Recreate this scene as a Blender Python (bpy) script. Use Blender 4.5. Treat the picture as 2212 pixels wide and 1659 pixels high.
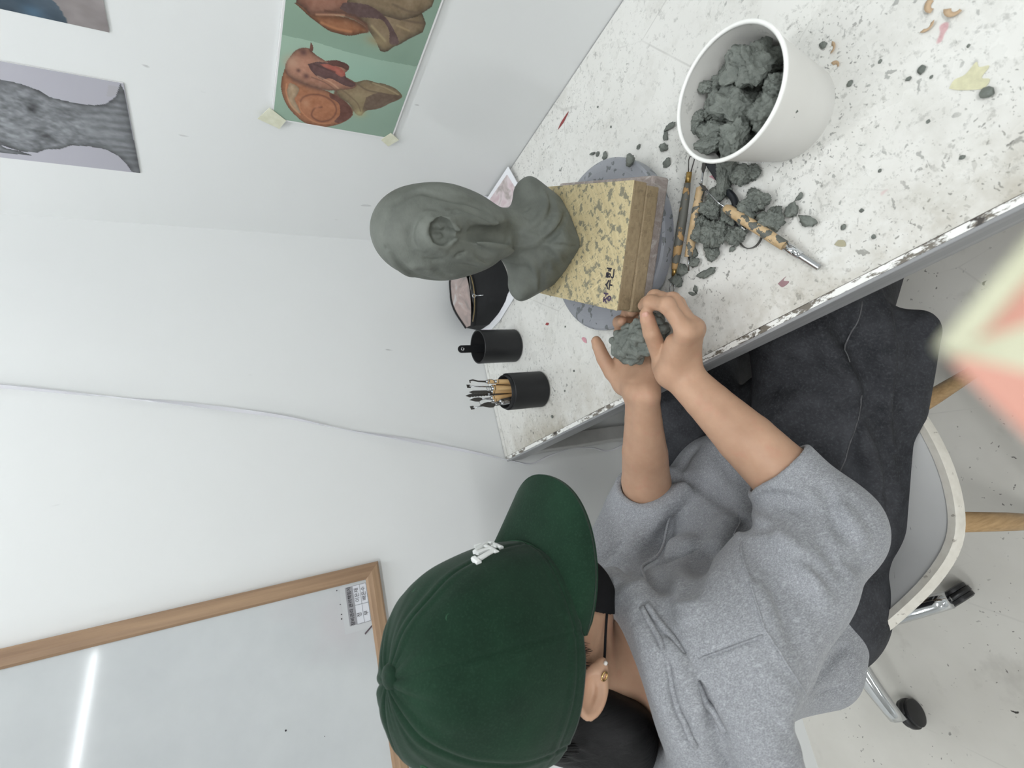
import bpy, bmesh, math, random
import numpy as np
from mathutils import Vector, Matrix, noise as mnoise

scene = bpy.context.scene
for o in list(bpy.data.objects):
    bpy.data.objects.remove(o, do_unlink=True)
COL = scene.collection

# ------------------------------------------------------------------ camera
F_PX, IMG_W = 1143.37, 2212.0
YAW, PITCH, ROLL = 0.31102, 0.52444, 0.072347
CAM = Vector((-0.76966, -1.13543, 1.34200))
fwd = Vector((math.sin(YAW) * math.cos(PITCH), math.cos(YAW) * math.cos(PITCH), -math.sin(PITCH)))
rgt = Vector((math.cos(YAW), -math.sin(YAW), 0.0))
dwn = fwd.cross(rgt)
r2 = rgt * math.cos(ROLL) + dwn * math.sin(ROLL)
d2 = -rgt * math.sin(ROLL) + dwn * math.cos(ROLL)
cam_data = bpy.data.cameras.new('camera')
cam = bpy.data.objects.new('camera', cam_data)
COL.objects.link(cam)
cam_data.sensor_fit = 'HORIZONTAL'
cam_data.sensor_width = 36.0
cam_data.lens = F_PX / IMG_W * 36.0
cam_data.clip_start = 0.01
m = Matrix.Identity(4)              # the phone was held upright: the frame lies on its side
for i in range(3):
    m[i][0] = d2[i]; m[i][1] = r2[i]; m[i][2] = -fwd[i]; m[i][3] = CAM[i]
cam.matrix_world = m
cam_data.dof.use_dof = True
cam_data.dof.focus_distance = 0.78
cam_data.dof.aperture_fstop = 6.5
scene.camera = cam

# ------------------------------------------------------------------ world, view
world = bpy.data.worlds.new('world'); scene.world = world; world.use_nodes = True
world.node_tree.nodes['Background'].inputs[0].default_value = (0.85, 0.92, 1.0, 1)
world.node_tree.nodes['Background'].inputs[1].default_value = 0.05
vs = scene.view_settings
vs.view_transform = 'Standard'; vs.look = 'None'; vs.gamma = 1.0; vs.use_curve_mapping = False
vs.exposure = 0.20

LAMPS = [  # centre x, y, length, angle of the tube about z, watts
    (-0.50, -0.40, 1.20, math.pi / 2, 5.5),
    (-1.35, -2.2, 1.20, 0.0, 25.0),
    (-3.0, -1.1, 1.20, 0.0, 9.0),
    (-1.42, -5.30, 1.40, math.radians(-48), 15.0),
    (-4.2, -4.2, 1.20, 0.0, 15.0),
]
CEIL = 2.50

# ------------------------------------------------------------------ helpers: objects
def tag(o, label=None, cat=None, group=None, kind=None):
    if label: o['label'] = label
    if cat: o['category'] = cat
    if group: o['group'] = group
    if kind: o['kind'] = kind
    return o

def empty(name, loc, label=None, cat=None, group=None):
    o = bpy.data.objects.new(name, None)
    o.location = loc; o.empty_display_size = 0.02
    COL.objects.link(o)
    return tag(o, label, cat, group)

def mesh_obj(name, verts, faces, mat, parent=None, smooth=True, world=True):
    """verts in world space; a child is stored relative to its parent's origin"""
    off = Vector((0, 0, 0))
    q = parent
    while q is not None:
        off = off + Vector(q.location); q = q.parent
    me = bpy.data.meshes.new(name)
    v = np.asarray(verts, dtype=float).reshape(-1, 3)
    if world: v = v - np.array(off)
    if isinstance(faces, np.ndarray) and faces.ndim == 2 and len(faces) > 2000:
        n, k = faces.shape
        me.vertices.add(len(v)); me.vertices.foreach_set('co', v.astype(np.float32).ravel())
        me.loops.add(n * k); me.loops.foreach_set('vertex_index', faces.astype(np.int32).ravel())
        me.polygons.add(n); me.polygons.foreach_set('loop_start', np.arange(0, n * k, k, dtype=np.int32))
        me.update(calc_edges=True)
    else:
        me.from_pydata(v.tolist(), [], [list(map(int, f)) for f in faces])
        me.update()
    if smooth: me.shade_smooth()
    if mat:
        for mm in (mat if isinstance(mat, (list, tuple)) else [mat]): me.materials.append(mm)
    o = bpy.data.objects.new(name, me)
    COL.objects.link(o)
    if parent is not None: o.parent = parent
    return o

def set_origin(o, loc):
    """move a top-level mesh's origin without moving its surface"""
    d = Vector(loc) - Vector(o.location)
    o.data.transform(Matrix.Translation(-d)); o.location = loc
    return o

class MB:
    """collects shapes in world space"""
    def __init__(s): s.v = []; s.f = []
    def add(s, verts, faces):
        b = len(s.v); s.v += [tuple(x) for x in verts]; s.f += [[i + b for i in f] for f in faces]; return s
    def box(s, lo, hi, M=None):
        x0, y0, z0 = lo; x1, y1, z1 = hi
        vs_ = [Vector(c) for c in ((x0,y0,z0),(x1,y0,z0),(x1,y1,z0),(x0,y1,z0),(x0,y0,z1),(x1,y0,z1),(x1,y1,z1),(x0,y1,z1))]
        if M: vs_ = [M @ c for c in vs_]
        return s.add(vs_, [(3,2,1,0),(4,5,6,7),(0,1,5,4),(1,2,6,5),(2,3,7,6),(3,0,4,7)])
    def rbox(s, lo, hi, r=0.002, M=None, seg=2):
        bm = bmesh.new(); bmesh.ops.create_cube(bm, size=1)
        c = [(a + b) / 2 for a, b in zip(lo, hi)]; d = [b - a for a, b in zip(lo, hi)]
        for v in bm.verts: v.co = Vector((c[0] + v.co.x * d[0], c[1] + v.co.y * d[1], c[2] + v.co.z * d[2]))
        bmesh.ops.bevel(bm, geom=bm.edges[:], offset=r, segments=seg, affect='EDGES', profile=0.5)
        if M: bmesh.ops.transform(bm, matrix=M, verts=bm.verts)
        bm.verts.index_update()
        s.add([v.co.copy() for v in bm.verts], [[v.index for v in f.verts] for f in bm.faces]); bm.free(); return s
    def tube(s, pts, rad, n=8, caps=True, closed=False):
        pts = [Vector(q) for q in pts]; N = len(pts)
        rads = rad if isinstance(rad, (list, tuple)) else [rad] * N
        rings = []; up = None
        for i in range(N):
            if closed: t = pts[(i + 1) % N] - pts[i - 1]
            else: t = pts[min(i + 1, N - 1)] - pts[max(i - 1, 0)]
            t.normalize()
            if up is None:
                up = Vector((0, 0, 1)) if abs(t.z) < 0.9 else Vector((1, 0, 0))
            a = (up - t * up.dot(t))
            if a.length < 1e-6: a = t.orthogonal()
            a.normalize(); up = a; b = t.cross(a)
            rings.append([pts[i] + (a * math.cos(2*math.pi*k/n) + b * math.sin(2*math.pi*k/n)) * rads[i] for k in range(n)])
        vs_ = [v for r in rings for v in r]; fs = []
        for i in range(N if closed else N - 1):
            j = (i + 1) % N
            for k in range(n): fs.append((i*n+k, i*n+(k+1)%n, j*n+(k+1)%n, j*n+k))
        if caps and not closed:
            fs.append(list(range(n))[::-1]); fs.append([(N-1)*n+k for k in range(n)])
        return s.add(vs_, fs)
    def lathe(s, prof, centre, n=40, M=None, cap0=False, cap1=False):
        c = Vector(centre); vs_ = []; fs = []
        for (r, z) in prof:
            for k in range(n):
                a = 2 * math.pi * k / n
                q = Vector((r * math.cos(a), r * math.sin(a), z))
                vs_.append((M @ q if M else q) + c)
        for i in range(len(prof) - 1):
            for k in range(n): fs.append((i*n+k, i*n+(k+1)%n, (i+1)*n+(k+1)%n, (i+1)*n+k))
        if cap0: fs.append(list(range(n))[::-1])
        if cap1: fs.append([(len(prof)-1)*n+k for k in range(n)])
        return s.add(vs_, fs)
    def prism(s, poly, origin, ax, ay, an, depth):
        """2-D polygon (x,y) on axes ax, ay extruded along an"""
        o, ax, ay, an = Vector(origin), Vector(ax), Vector(ay), Vector(an); n = len(poly)
        vs_ = [o + ax*x + ay*y for x, y in poly] + [o + ax*x + ay*y + an*depth for x, y in poly]
        fs = [list(range(n))[::-1], list(range(n, 2*n))] + [(i, (i+1)%n, n+(i+1)%n, n+i) for i in range(n)]
        return s.add(vs_, fs)
    def build(s, name, mat, parent=None, smooth=True):
        o = mesh_obj(name, s.v, s.f, mat, parent, smooth)
        return o

def autosmooth(o, ang=35):
    me = o.data
    bm = bmesh.new(); bm.from_mesh(me)
    bmesh.ops.recalc_face_normals(bm, faces=bm.faces[:])
    for e in bm.edges:
        e.smooth = not (len(e.link_faces) == 2 and e.calc_face_angle(0) > math.radians(ang))
    bm.to_mesh(me); bm.free(); return o

def subsurf(o, lv=1):
    md = o.modifiers.new('subdivision', 'SUBSURF'); md.levels = lv; md.render_levels = lv; return o

def spline(pts, n=8):
    """Catmull-Rom through pts"""
    P = [np.array(q, float) for q in pts]; P = [2*P[0]-P[1]] + P + [2*P[-1]-P[-2]]; out = []
    for i in range(1, len(P) - 2):
        for k in range(n):
            t = k / n; a, b, c, d = P[i-1:i+3]
            out.append(0.5*((2*b)+(-a+c)*t+(2*a-5*b+4*c-d)*t*t+(-a+3*b-3*c+d)*t**3))
    out.append(P[-2]); return [tuple(x) for x in out]

# ------------------------------------------------------------------ helpers: materials
def srgb(r, g, b):
    f = lambda c: (c/255)/12.92 if c/255 <= 0.04045 else (((c/255)+0.055)/1.055)**2.4
    return (f(r), f(g), f(b), 1.0)

class NT:
    def __init__(s, name, rough=0.6, metal=0.0, spec=0.5):
        s.m = bpy.data.materials.new(name); s.m.use_nodes = True
        s.t = s.m.node_tree; s.b = s.t.nodes['Principled BSDF']
        s.b.inputs['Roughness'].default_value = rough; s.b.inputs['Metallic'].default_value = metal
        s.b.inputs['Specular IOR Level'].default_value = spec
        s.co = None
    def n(s, t, **kw):
        x = s.t.nodes.new(t)
        for k, v in kw.items():
            if k in x.inputs.keys(): x.inputs[k].default_value = v
            else: setattr(x, k, v)
        return x
    def l(s, a, b): s.t.links.new(a, b)
    def coord(s):
        if s.co is None: s.co = s.n('ShaderNodeTexCoord').outputs['Object']
        return s.co
    def mapped(s, scale=(1,1,1), rot=(0,0,0), loc=(0,0,0)):
        mp = s.n('ShaderNodeMapping'); s.l(s.coord(), mp.inputs['Vector'])
        mp.inputs['Scale'].default_value = scale; mp.inputs['Rotation'].default_value = rot; mp.inputs['Location'].default_value = loc
        return mp.outputs[0]
    def noise(s, scale, detail=3, rough=0.55, vec=None, dist=0.0):
        x = s.n('ShaderNodeTexNoise'); x.inputs['Scale'].default_value = scale; x.inputs['Detail'].default_value = detail
        x.inputs['Roughness'].default_value = rough; x.inputs['Distortion'].default_value = dist
        s.l(vec if vec is not None else s.coord(), x.inputs['Vector']); return x.outputs['Fac']
    def voro(s, scale, vec=None, feature='F1', rnd=1.0):
        x = s.n('ShaderNodeTexVoronoi'); x.feature = feature; x.inputs['Scale'].default_value = scale
        x.inputs['Randomness'].default_value = rnd
        s.l(vec if vec is not None else s.coord(), x.inputs['Vector']); return x
    def ramp(s, fac, stops):
        x = s.n('ShaderNodeValToRGB'); el = x.color_ramp.elements
        while len(el) < len(stops): el.new(0.5)
        for e, (p, c) in zip(el, stops):
            e.position = p; e.color = c if len(c) == 4 else (*c, 1)
        s.l(fac, x.inputs[0]); return x.outputs[0]
    def step(s, fac, lo, hi):
        x = s.n('ShaderNodeMapRange'); x.clamp = True
        x.inputs[1].default_value = lo; x.inputs[2].default_value = hi
        s.l(fac, x.inputs[0]); return x.outputs[0]
    def math(s, op, a, b=None):
        x = s.n('ShaderNodeMath'); x.operation = op
        for i, q in enumerate((a, b)):
            if q is None: continue
            if isinstance(q, (int, float)): x.inputs[i].default_value = q
            else: s.l(q, x.inputs[i])
        return x.outputs[0]
    def mix(s, fac, a, b, mode='MIX'):
        x = s.n('ShaderNodeMix'); x.data_type = 'RGBA'; x.blend_type = mode
        for sock, q in ((x.inputs[0], fac), (x.inputs[6], a), (x.inputs[7], b)):
            if isinstance(q, (int, float)): sock.default_value = q
            elif isinstance(q, tuple): sock.default_value = q if len(q) == 4 else (*q, 1)
            else: s.l(q, sock)
        return x.outputs[2]
    def color(s, q):
        if isinstance(q, tuple): s.b.inputs['Base Color'].default_value = q if len(q) == 4 else (*q, 1)
        else: s.l(q, s.b.inputs['Base Color'])
        return s
    def bump(s, h, strength=0.3, dist=0.002):
        x = s.n('ShaderNodeBump'); x.inputs['Strength'].default_value = strength; x.inputs['Distance'].default_value = dist
        s.l(h, x.inputs['Height'])
        prev = s.b.inputs['Normal'].links
        if prev: s.l(prev[0].from_socket, x.inputs['Normal'])
        s.l(x.outputs[0], s.b.inputs['Normal']); return s
    def sep(s):
        x = s.n('ShaderNodeSeparateXYZ'); s.l(s.coord(), x.inputs[0]); return x.outputs

def plain(name, col, rough=0.6, metal=0.0, spec=0.5, var=0.0, vscale=60, bump=0.0, bscale=300):
    t = NT(name, rough, metal, spec)
    if var > 0:
        a = tuple(max(0, c*(1-var)) for c in col[:3]); b = tuple(min(1, c*(1+var)) for c in col[:3])
        t.color(t.ramp(t.noise(vscale), [(0.3, a), (0.7, b)]))
    else: t.color(col)
    if bump: t.bump(t.noise(bscale, 2), bump, 0.001)
    return t.m

# ------------------------------------------------------------------ signed distance fields
def smin(a, b, k):
    h = np.clip(0.5 + 0.5*(b - a)/k, 0, 1)
    return b + (a - b)*h - k*h*(1 - h)

class Field:
    def __init__(s, lo, hi, h):
        s.lo = np.array(lo, float); s.h = h
        s.n = np.ceil((np.array(hi, float) - s.lo)/h).astype(int) + 1
        s.v = np.full(s.n, 0.5, np.float32)
    def win(s, lo, hi):
        a = np.clip(np.floor((np.array(lo) - s.lo)/s.h).astype(int), 0, s.n)
        b = np.clip(np.ceil((np.array(hi) - s.lo)/s.h).astype(int) + 1, 0, s.n)
        if np.any(b <= a): return None, None
        ax = [s.lo[i] + s.h*np.arange(a[i], b[i]) for i in range(3)]
        P = [ax[0][:, None, None].astype(np.float32), ax[1][None, :, None].astype(np.float32), ax[2][None, None, :].astype(np.float32)]
        return (slice(a[0], b[0]), slice(a[1], b[1]), slice(a[2], b[2])), P
    def put(s, fn, lo, hi, k=0.0, pad=None, cut=False):
        pad = (2.2*k + 4*s.h) if pad is None else pad
        sl, P = s.win(np.array(lo) - pad, np.array(hi) + pad)
        if sl is None: return s
        b = fn(*P); a = s.v[sl]
        if cut:
            s.v[sl] = -smin(-a, b, k) if k > 0 else np.maximum(a, -b)
        else:
            s.v[sl] = smin(a, b, k) if k > 0 else np.minimum(a, b)
        return s
    def cap(s, a, b, ra, rb, k=0.0, cut=False):
        a = np.array(a, float); b = np.array(b, float); r = max(ra, rb); d = b - a; L = float(d @ d) + 1e-12
        def fn(x, y, z):
            t = np.clip(((x-a[0])*d[0] + (y-a[1])*d[1] + (z-a[2])*d[2])/L, 0, 1)
            return np.sqrt((x-a[0]-t*d[0])**2 + (y-a[1]-t*d[1])**2 + (z-a[2]-t*d[2])**2) - (ra + (rb-ra)*t)
        return s.put(fn, np.minimum(a, b) - r, np.maximum(a, b) + r, k, cut=cut)
    def chain(s, pts, rads, k=0.0, kk=None):
        for i in range(len(pts) - 1): s.cap(pts[i], pts[i+1], rads[i], rads[i+1], k if kk is None or i == 0 else kk)
        return s
    def ell(s, c, r, R=None, k=0.0, cut=False):
        c = np.array(c, float); r = np.array(r, float); R = np.eye(3) if R is None else np.array(R, float)
        def fn(x, y, z):
            q = [((x-c[0])*R[i][0] + (y-c[1])*R[i][1] + (z-c[2])*R[i][2]) for i in range(3)]
            k0 = np.sqrt(sum((q[i]/r[i])**2 for i in range(3))); k1 = np.sqrt(sum((q[i]/r[i]**2)**2 for i in range(3))) + 1e-9
            return k0*(k0 - 1)/k1
        ext = np.sqrt(sum((R[i]*r[i])**2 for i in range(3)))
        return s.put(fn, c - ext, c + ext, k, cut=cut)
    def half(s, p, n, k=0.0, lo=None, hi=None):
        """cut away the side n points to"""
        p = np.array(p, float); n = np.array(n, float); n /= np.linalg.norm(n)
        lo = s.lo if lo is None else lo; hi = s.lo + s.h*s.n if hi is None else hi
        return s.put(lambda x, y, z: -((x-p[0])*n[0] + (y-p[1])*n[1] + (z-p[2])*n[2]) + 0*(x+y+z), lo, hi, k, pad=0, cut=True)
    def crease(s, pts, w, amt, n=6, taper=True):
        """amt>0 presses a groove of width w along the curve, amt<0 raises a ridge"""
        q = np.array(spline(pts, n)) if len(pts) > 2 and n > 1 else np.array(pts, float)
        N = len(q); pad = 2.6*w
        sl, P = s.win(q.min(0) - pad, q.max(0) + pad)
        if sl is None: return s
        x, y, z = P
        best = np.full(s.v[sl].shape, 1e3, np.float32); par = np.zeros(best.shape, np.float32)
        for i in range(N - 1):
            a, b = q[i], q[i+1]; d = b - a; L = float(d @ d) + 1e-12
            ws, Q = s.win(np.minimum(a, b) - pad, np.maximum(a, b) + pad)
            if ws is None: continue
            loc = tuple(slice(c_.start - o_.start, c_.stop - o_.start) for c_, o_ in zip(ws, sl))
            u, v, t_ = Q
            t = np.clip(((u-a[0])*d[0] + (v-a[1])*d[1] + (t_-a[2])*d[2])/L, 0, 1)
            e = (u-a[0]-t*d[0])**2 + (v-a[1]-t*d[1])**2 + (t_-a[2]-t*d[2])**2
            bb = best[loc]; m_ = e < bb
            bb[m_] = e[m_]; pp_ = par[loc]; pp_[m_] = ((i + t)/(N - 1))[m_]
        tp = np.sin(np.pi*np.clip(par, 0.03, 0.97))**0.6 if taper else 1.0
        s.v[sl] += (amt*np.exp(-best/(w*w))*tp).astype(np.float32)
        return s
    def snap(s, p, it=4):
        """walk a point onto the zero level"""
        p = np.array(p, float)
        def val(q):
            g = np.clip((q - s.lo)/s.h, 0, s.n - 2.001); i = g.astype(int); w = g - i
            c = s.v[i[0]:i[0]+2, i[1]:i[1]+2, i[2]:i[2]+2].astype(float)
            c = c[0]*(1-w[0]) + c[1]*w[0]; c = c[0]*(1-w[1]) + c[1]*w[1]; return float(c[0]*(1-w[2]) + c[1]*w[2])
        for _ in range(it):
            v0 = val(p); e = s.h
            gr = np.array([(val(p + e*a) - val(p - e*a))/(2*e) for a in np.eye(3)]); L = gr @ gr
            if L < 1e-6 or abs(v0) > 0.05: break
            p = p - np.clip(v0/L, -0.02, 0.02)*gr
        return p
    def mesh(s):
        v = s.v; h = s.h
        inside = v < 0
        nx, ny, nz = v.shape
        c = np.zeros((nx-1, ny-1, nz-1), np.uint8)
        for i in (0, 1):
            for j in (0, 1):
                for k in (0, 1): c += inside[i:nx-1+i, j:ny-1+j, k:nz-1+k]
        act = (c > 0) & (c < 8)
        idx = np.argwhere(act)
        I = np.full(act.shape, -1, np.int32); I[act] = np.arange(len(idx))
        acc = np.zeros((len(idx), 3)); cnt = np.zeros(len(idx))
        corner = {}
        for i in (0, 1):
            for j in (0, 1):
                for k in (0, 1): corner[(i,j,k)] = v[idx[:,0]+i, idx[:,1]+j, idx[:,2]+k].astype(float)
        for (a, ca) in list(corner.items()):
            for ax in range(3):
                if a[ax] == 1: continue
                b = list(a); b[ax] = 1; cb = corner[tuple(b)]
                x = (ca < 0) != (cb < 0)
                t = np.where(x, ca/np.where(np.abs(ca - cb) < 1e-12, 1, ca - cb), 0)
                p = np.array(a, float)[None, :].repeat(len(idx), 0); p[:, ax] += t
                acc[x] += p[x]; cnt[x] += 1
        V = s.lo + h*(idx + acc/np.maximum(cnt, 1)[:, None])
        faces = []
        for ax in range(3):
            a = [slice(None)]*3; b = [slice(None)]*3; a[ax] = slice(0, -1); b[ax] = slice(1, None)
            ia, ib = inside[tuple(a)], inside[tuple(b)]
            e = np.argwhere(ia != ib)
            o1, o2 = (ax+1) % 3, (ax+2) % 3
            ok = (e[:,o1] > 0) & (e[:,o2] > 0) & (e[:,o1] < v.shape[o1]-1) & (e[:,o2] < v.shape[o2]-1)
            e = e[ok]
            def cell(d1, d2):
                q = e.copy(); q[:,o1] -= d1; q[:,o2] -= d2; return I[q[:,0], q[:,1], q[:,2]]
            quad = np.stack([cell(1,1), cell(0,1), cell(0,0), cell(1,0)], 1)
            flip = ~ia[tuple(e.T)]
            quad[flip] = quad[flip][:, ::-1]
            faces.append(quad)
        Fc = np.concatenate(faces); Fc = Fc[(Fc >= 0).all(1)]
        return V, Fc

def relax(V, Fc, it=2, lam=0.5):
    """a little Laplacian smoothing"""
    for _ in range(it):
        s = np.zeros_like(V); c = np.zeros(len(V))
        for a, b in ((0,1),(1,2),(2,3),(3,0)):
            np.add.at(s, Fc[:,a], V[Fc[:,b]]); np.add.at(c, Fc[:,a], 1)
            np.add.at(s, Fc[:,b], V[Fc[:,a]]); np.add.at(c, Fc[:,b], 1)
        V = V + lam*(s/np.maximum(c, 1)[:, None] - V)
    return V

def color_grid(name, origin, ax, ay, nx, ny, fn, mat, parent, w, h):
    """flat printed picture: a fine grid whose colour attribute is fn(u, v) with u, v in 0..1"""
    o, ax, ay = np.array(origin), np.array(ax, float), np.array(ay, float)
    u, v = np.meshgrid(np.linspace(0, 1, nx), np.linspace(0, 1, ny), indexing='ij')
    V = o + u[..., None]*ax*w + v[..., None]*ay*h
    i = np.arange(nx*ny).reshape(nx, ny)
    Fc = np.stack([i[:-1,:-1], i[1:,:-1], i[1:,1:], i[:-1,1:]], -1).reshape(-1, 4)
    ob = mesh_obj(name, V.reshape(-1, 3), Fc, mat, parent, smooth=False)
    rgb = fn(u, v); rgb = np.clip(rgb, 0, 255)/255.0
    lin = np.where(rgb <= 0.04045, rgb/12.92, ((rgb + 0.055)/1.055)**2.4)
    at = ob.data.color_attributes.new('print', 'FLOAT_COLOR', 'POINT')
    at.data.foreach_set('color', np.concatenate([lin, np.ones(lin.shape[:2] + (1,))], -1).astype(np.float32).ravel())
    return ob

def print_mat(name, rough=0.55):
    t = NT(name, rough); a = t.n('ShaderNodeVertexColor'); a.layer_name = 'print'
    t.l(a.outputs[0], t.b.inputs['Base Color']); return t.m
# ================================================================== setting
TZ = 0.72                                   # table top height
def wall_mat(name, base, specks=True):
    t = NT(name, 0.75, spec=0.25)
    c = t.ramp(t.noise(1.7, 4), [(0.3, tuple(x*0.965 for x in base)), (0.7, base)])
    if specks:
        f = t.step(t.noise(34, 2, 0.5, t.mapped((1, 1, 0.35))), 0.735, 0.75)
        g = t.step(t.noise(5, 2), 0.5, 0.62)
        c = t.mix(t.math('MULTIPLY', t.math('MULTIPLY', f, g), 0.55), c, srgb(120, 118, 118))
    t.color(c); t.bump(t.noise(220, 3), 0.06, 0.001)
    return t.m
M_WALL = wall_mat('white_wall_paint', (0.80, 0.815, 0.81))
M_CEIL = plain('ceiling_paint', (0.83, 0.84, 0.84), 0.9)

t = NT('floor_paint', 0.5, spec=0.35)
c = t.ramp(t.noise(3.0, 5), [(0.3, srgb(200, 197, 189)), (0.7, srgb(220, 218, 211))])
sm = t.step(t.noise(7, 5, 0.65), 0.56, 0.72)
c = t.mix(t.math('MULTIPLY', sm, 0.35), c, srgb(150, 146, 138))
ln = t.step(t.voro(3.3, t.mapped((1, 0.6, 1), (0, 0, 0.6)), 'DISTANCE_TO_EDGE').outputs['Distance'], 0.004, 0.0015)
c = t.mix(t.math('MULTIPLY', t.math('MULTIPLY', ln, t.step(t.noise(6), 0.5, 0.6)), 0.15), c, srgb(110, 106, 104))
fw_ = t.n('ShaderNodeVectorMath'); fw_.operation = 'ADD'; fn_ = t.n('ShaderNodeTexNoise'); fn_.inputs['Scale'].default_value = 45; fn_.inputs['Detail'].default_value = 4; t.l(t.coord(), fn_.inputs['Vector'])
fs2 = t.n('ShaderNodeVectorMath'); fs2.operation = 'SCALE'; fs2.inputs['Scale'].default_value = 0.04; t.l(fn_.outputs['Color'], fs2.inputs[0]); t.l(t.coord(), fw_.inputs[0]); t.l(fs2.outputs[0], fw_.inputs[1])
sp = t.step(t.voro(24, fw_.outputs[0]).outputs['Distance'], 0.115, 0.09)
c = t.mix(t.math('MULTIPLY', sp, t.step(t.noise(9, 3), 0.53, 0.58)), c, srgb(52, 48, 44))
sp2 = t.step(t.voro(60, fw_.outputs[0]).outputs['Distance'], 0.13, 0.10)
c = t.mix(t.math('MULTIPLY', t.math('MULTIPLY', sp2, t.step(t.noise(5), 0.45, 0.55)), 0.75), c, srgb(70, 64, 60))
t.color(c); t.bump(t.noise(60, 3), 0.05, 0.001)
M_FLOOR = t.m

RX0, RY0 = -5.4, -6.6
def struct(name, lo, hi, mat):
    b = MB().box(lo, hi); o = b.build(name, mat, smooth=False)
    o['kind'] = 'structure'; set_origin(o, ((lo[0]+hi[0])/2, (lo[1]+hi[1])/2, lo[2])); return o
struct('floor', (RX0, RY0, -0.05), (0.0, 0.0, 0.0), M_FLOOR)
struct('ceiling', (RX0, RY0, CEIL), (0.0, 0.0, CEIL + 0.05), M_CEIL)
struct('wall_back', (RX0 - 0.1, 0.0, -0.05), (0.1, 0.1, CEIL + 0.05), M_WALL)
struct('wall_right', (0.0, RY0 - 0.1, -0.05), (0.1, 0.0, CEIL + 0.05), M_WALL)
struct('wall_left', (RX0 - 0.1, RY0 - 0.1, -0.05), (RX0, 0.0, CEIL + 0.05), M_WALL)
struct('wall_front', (RX0, RY0 - 0.1, -0.05), (0.0, RY0, CEIL + 0.05), M_WALL)

# ------------------------------------------------------------------ ceiling tube lamps
M_LAMPBODY = plain('lamp_housing_white', (0.8, 0.8, 0.8), 0.5)
t = NT('lamp_tube_glow', 0.4); t.color((0.9, 0.95, 1.0)); t.b.inputs['Emission Color'].default_value = (0.93, 0.97, 1.0, 1)
t.b.inputs['Emission Strength'].default_value = 9.0
M_TUBE = t.m
lamp_lab = ['above the clay bust', 'over the middle of the room', 'by the left wall', 'far behind, mirrored in the whiteboard', 'in the far corner']
for (lx, ly, ll, la, lw), where in zip(LAMPS, lamp_lab):
    e = empty('ceiling_lamp', (lx, ly, CEIL), 'white fluorescent ceiling lamp ' + where, 'lamp', 'ceiling tube lamps')
    R = Matrix.Translation((lx, ly, CEIL)) @ Matrix.Rotation(la, 4, 'Z')
    MB().rbox((-ll/2, -0.06, -0.045), (ll/2, 0.06, 0.0), 0.006, R).build('housing', M_LAMPBODY, e, False)
    for sgn in (-1, 1):
        tb = MB(); tb.tube([R @ Vector((-ll/2 + 0.02, sgn*0.03, -0.062)), R @ Vector((ll/2 - 0.02, sgn*0.03, -0.062))], 0.013, 12)
        tb.build('tube', M_TUBE, e)
    L = bpy.data.lights.new('lamp_light', 'AREA'); L.shape = 'RECTANGLE'; L.size = ll; L.size_y = 0.06; L.energy = lw
    L.color = (0.96, 0.98, 1.0)
    lo = bpy.data.objects.new('lamp_light', L); COL.objects.link(lo); lo.parent = e
    lo.matrix_local = Matrix.Translation((0, 0, -0.085)) @ Matrix.Rotation(la, 4, 'Z')

# ------------------------------------------------------------------ table
t = NT('table_sheet', 0.28, spec=0.5)
t.co = t.n('ShaderNodeNewGeometry').outputs['Position']
base = t.ramp(t.noise(2.2, 5, 0.6), [(0.25, srgb(214, 213, 207)), (0.75, srgb(234, 234, 230))])
c = base
haze = t.step(t.noise(16, 6, 0.7), 0.50, 0.76); c = t.mix(t.math('MULTIPLY', haze, 0.38), c, srgb(178, 176, 166))
tiny = t.step(t.noise(230, 3, 0.6), 0.645, 0.685); c = t.mix(t.math('MULTIPLY', t.math('MULTIPLY', tiny, t.step(t.noise(6, 3), 0.40, 0.58)), 0.62), c, srgb(112, 112, 106))
fine = t.step(t.noise(95, 5, 0.7), 0.56, 0.68); c = t.mix(t.math('MULTIPLY', fine, 0.50), c, srgb(150, 150, 144))
xs = t.sep()
edge = t.step(xs[0], -0.43, -0.598)          # grime gathers towards the front edge
dirt = t.math('MULTIPLY', t.math('MULTIPLY', t.math('POWER', edge, 2.0), t.step(t.noise(9, 5, 0.7), 0.36, 0.64)), 0.75)
c = t.mix(dirt, c, srgb(150, 140, 118))
wob = t.n('ShaderNodeVectorMath'); wob.operation = 'ADD'; wn = t.n('ShaderNodeTexNoise'); wn.inputs['Scale'].default_value = 70; wn.inputs['Detail'].default_value = 4; t.l(t.coord(), wn.inputs['Vector'])
wsc = t.n('ShaderNodeVectorMath'); wsc.operation = 'SCALE'; wsc.inputs['Scale'].default_value = 0.030; t.l(wn.outputs['Color'], wsc.inputs[0]); t.l(t.coord(), wob.inputs[0]); t.l(wsc.outputs[0], wob.inputs[1])
for sc_, th, dk, cl, ms in ((46, 0.17, 0.55, (108, 110, 106), 4.0), (90, 0.20, 0.60, (104, 104, 100), 6.0), (24, 0.105, 0.70, (84, 86, 84), 3.0)):
    mp_ = t.n('ShaderNodeMapping'); t.l(wob.outputs[0], mp_.inputs['Vector']); mp_.inputs['Scale'].default_value = (1, 1.5, 1); mp_.inputs['Rotation'].default_value = (0, 0, 0.45 + sc_)
    v = t.voro(sc_, mp_.outputs[0])
    f = t.step(v.outputs['Distance'], th, th*0.72)
    g = t.step(t.noise(ms, 3), 0.47, 0.56)
    c = t.mix(t.math('MULTIPLY', t.math('MULTIPLY', f, g), dk), c, srgb(*cl))
    # more of them near the front edge
    c = t.mix(t.math('MULTIPLY', t.math('MULTIPLY', f, t.math('POWER', edge, 1.5)), 0.35), c, srgb(118, 112, 98))
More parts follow.
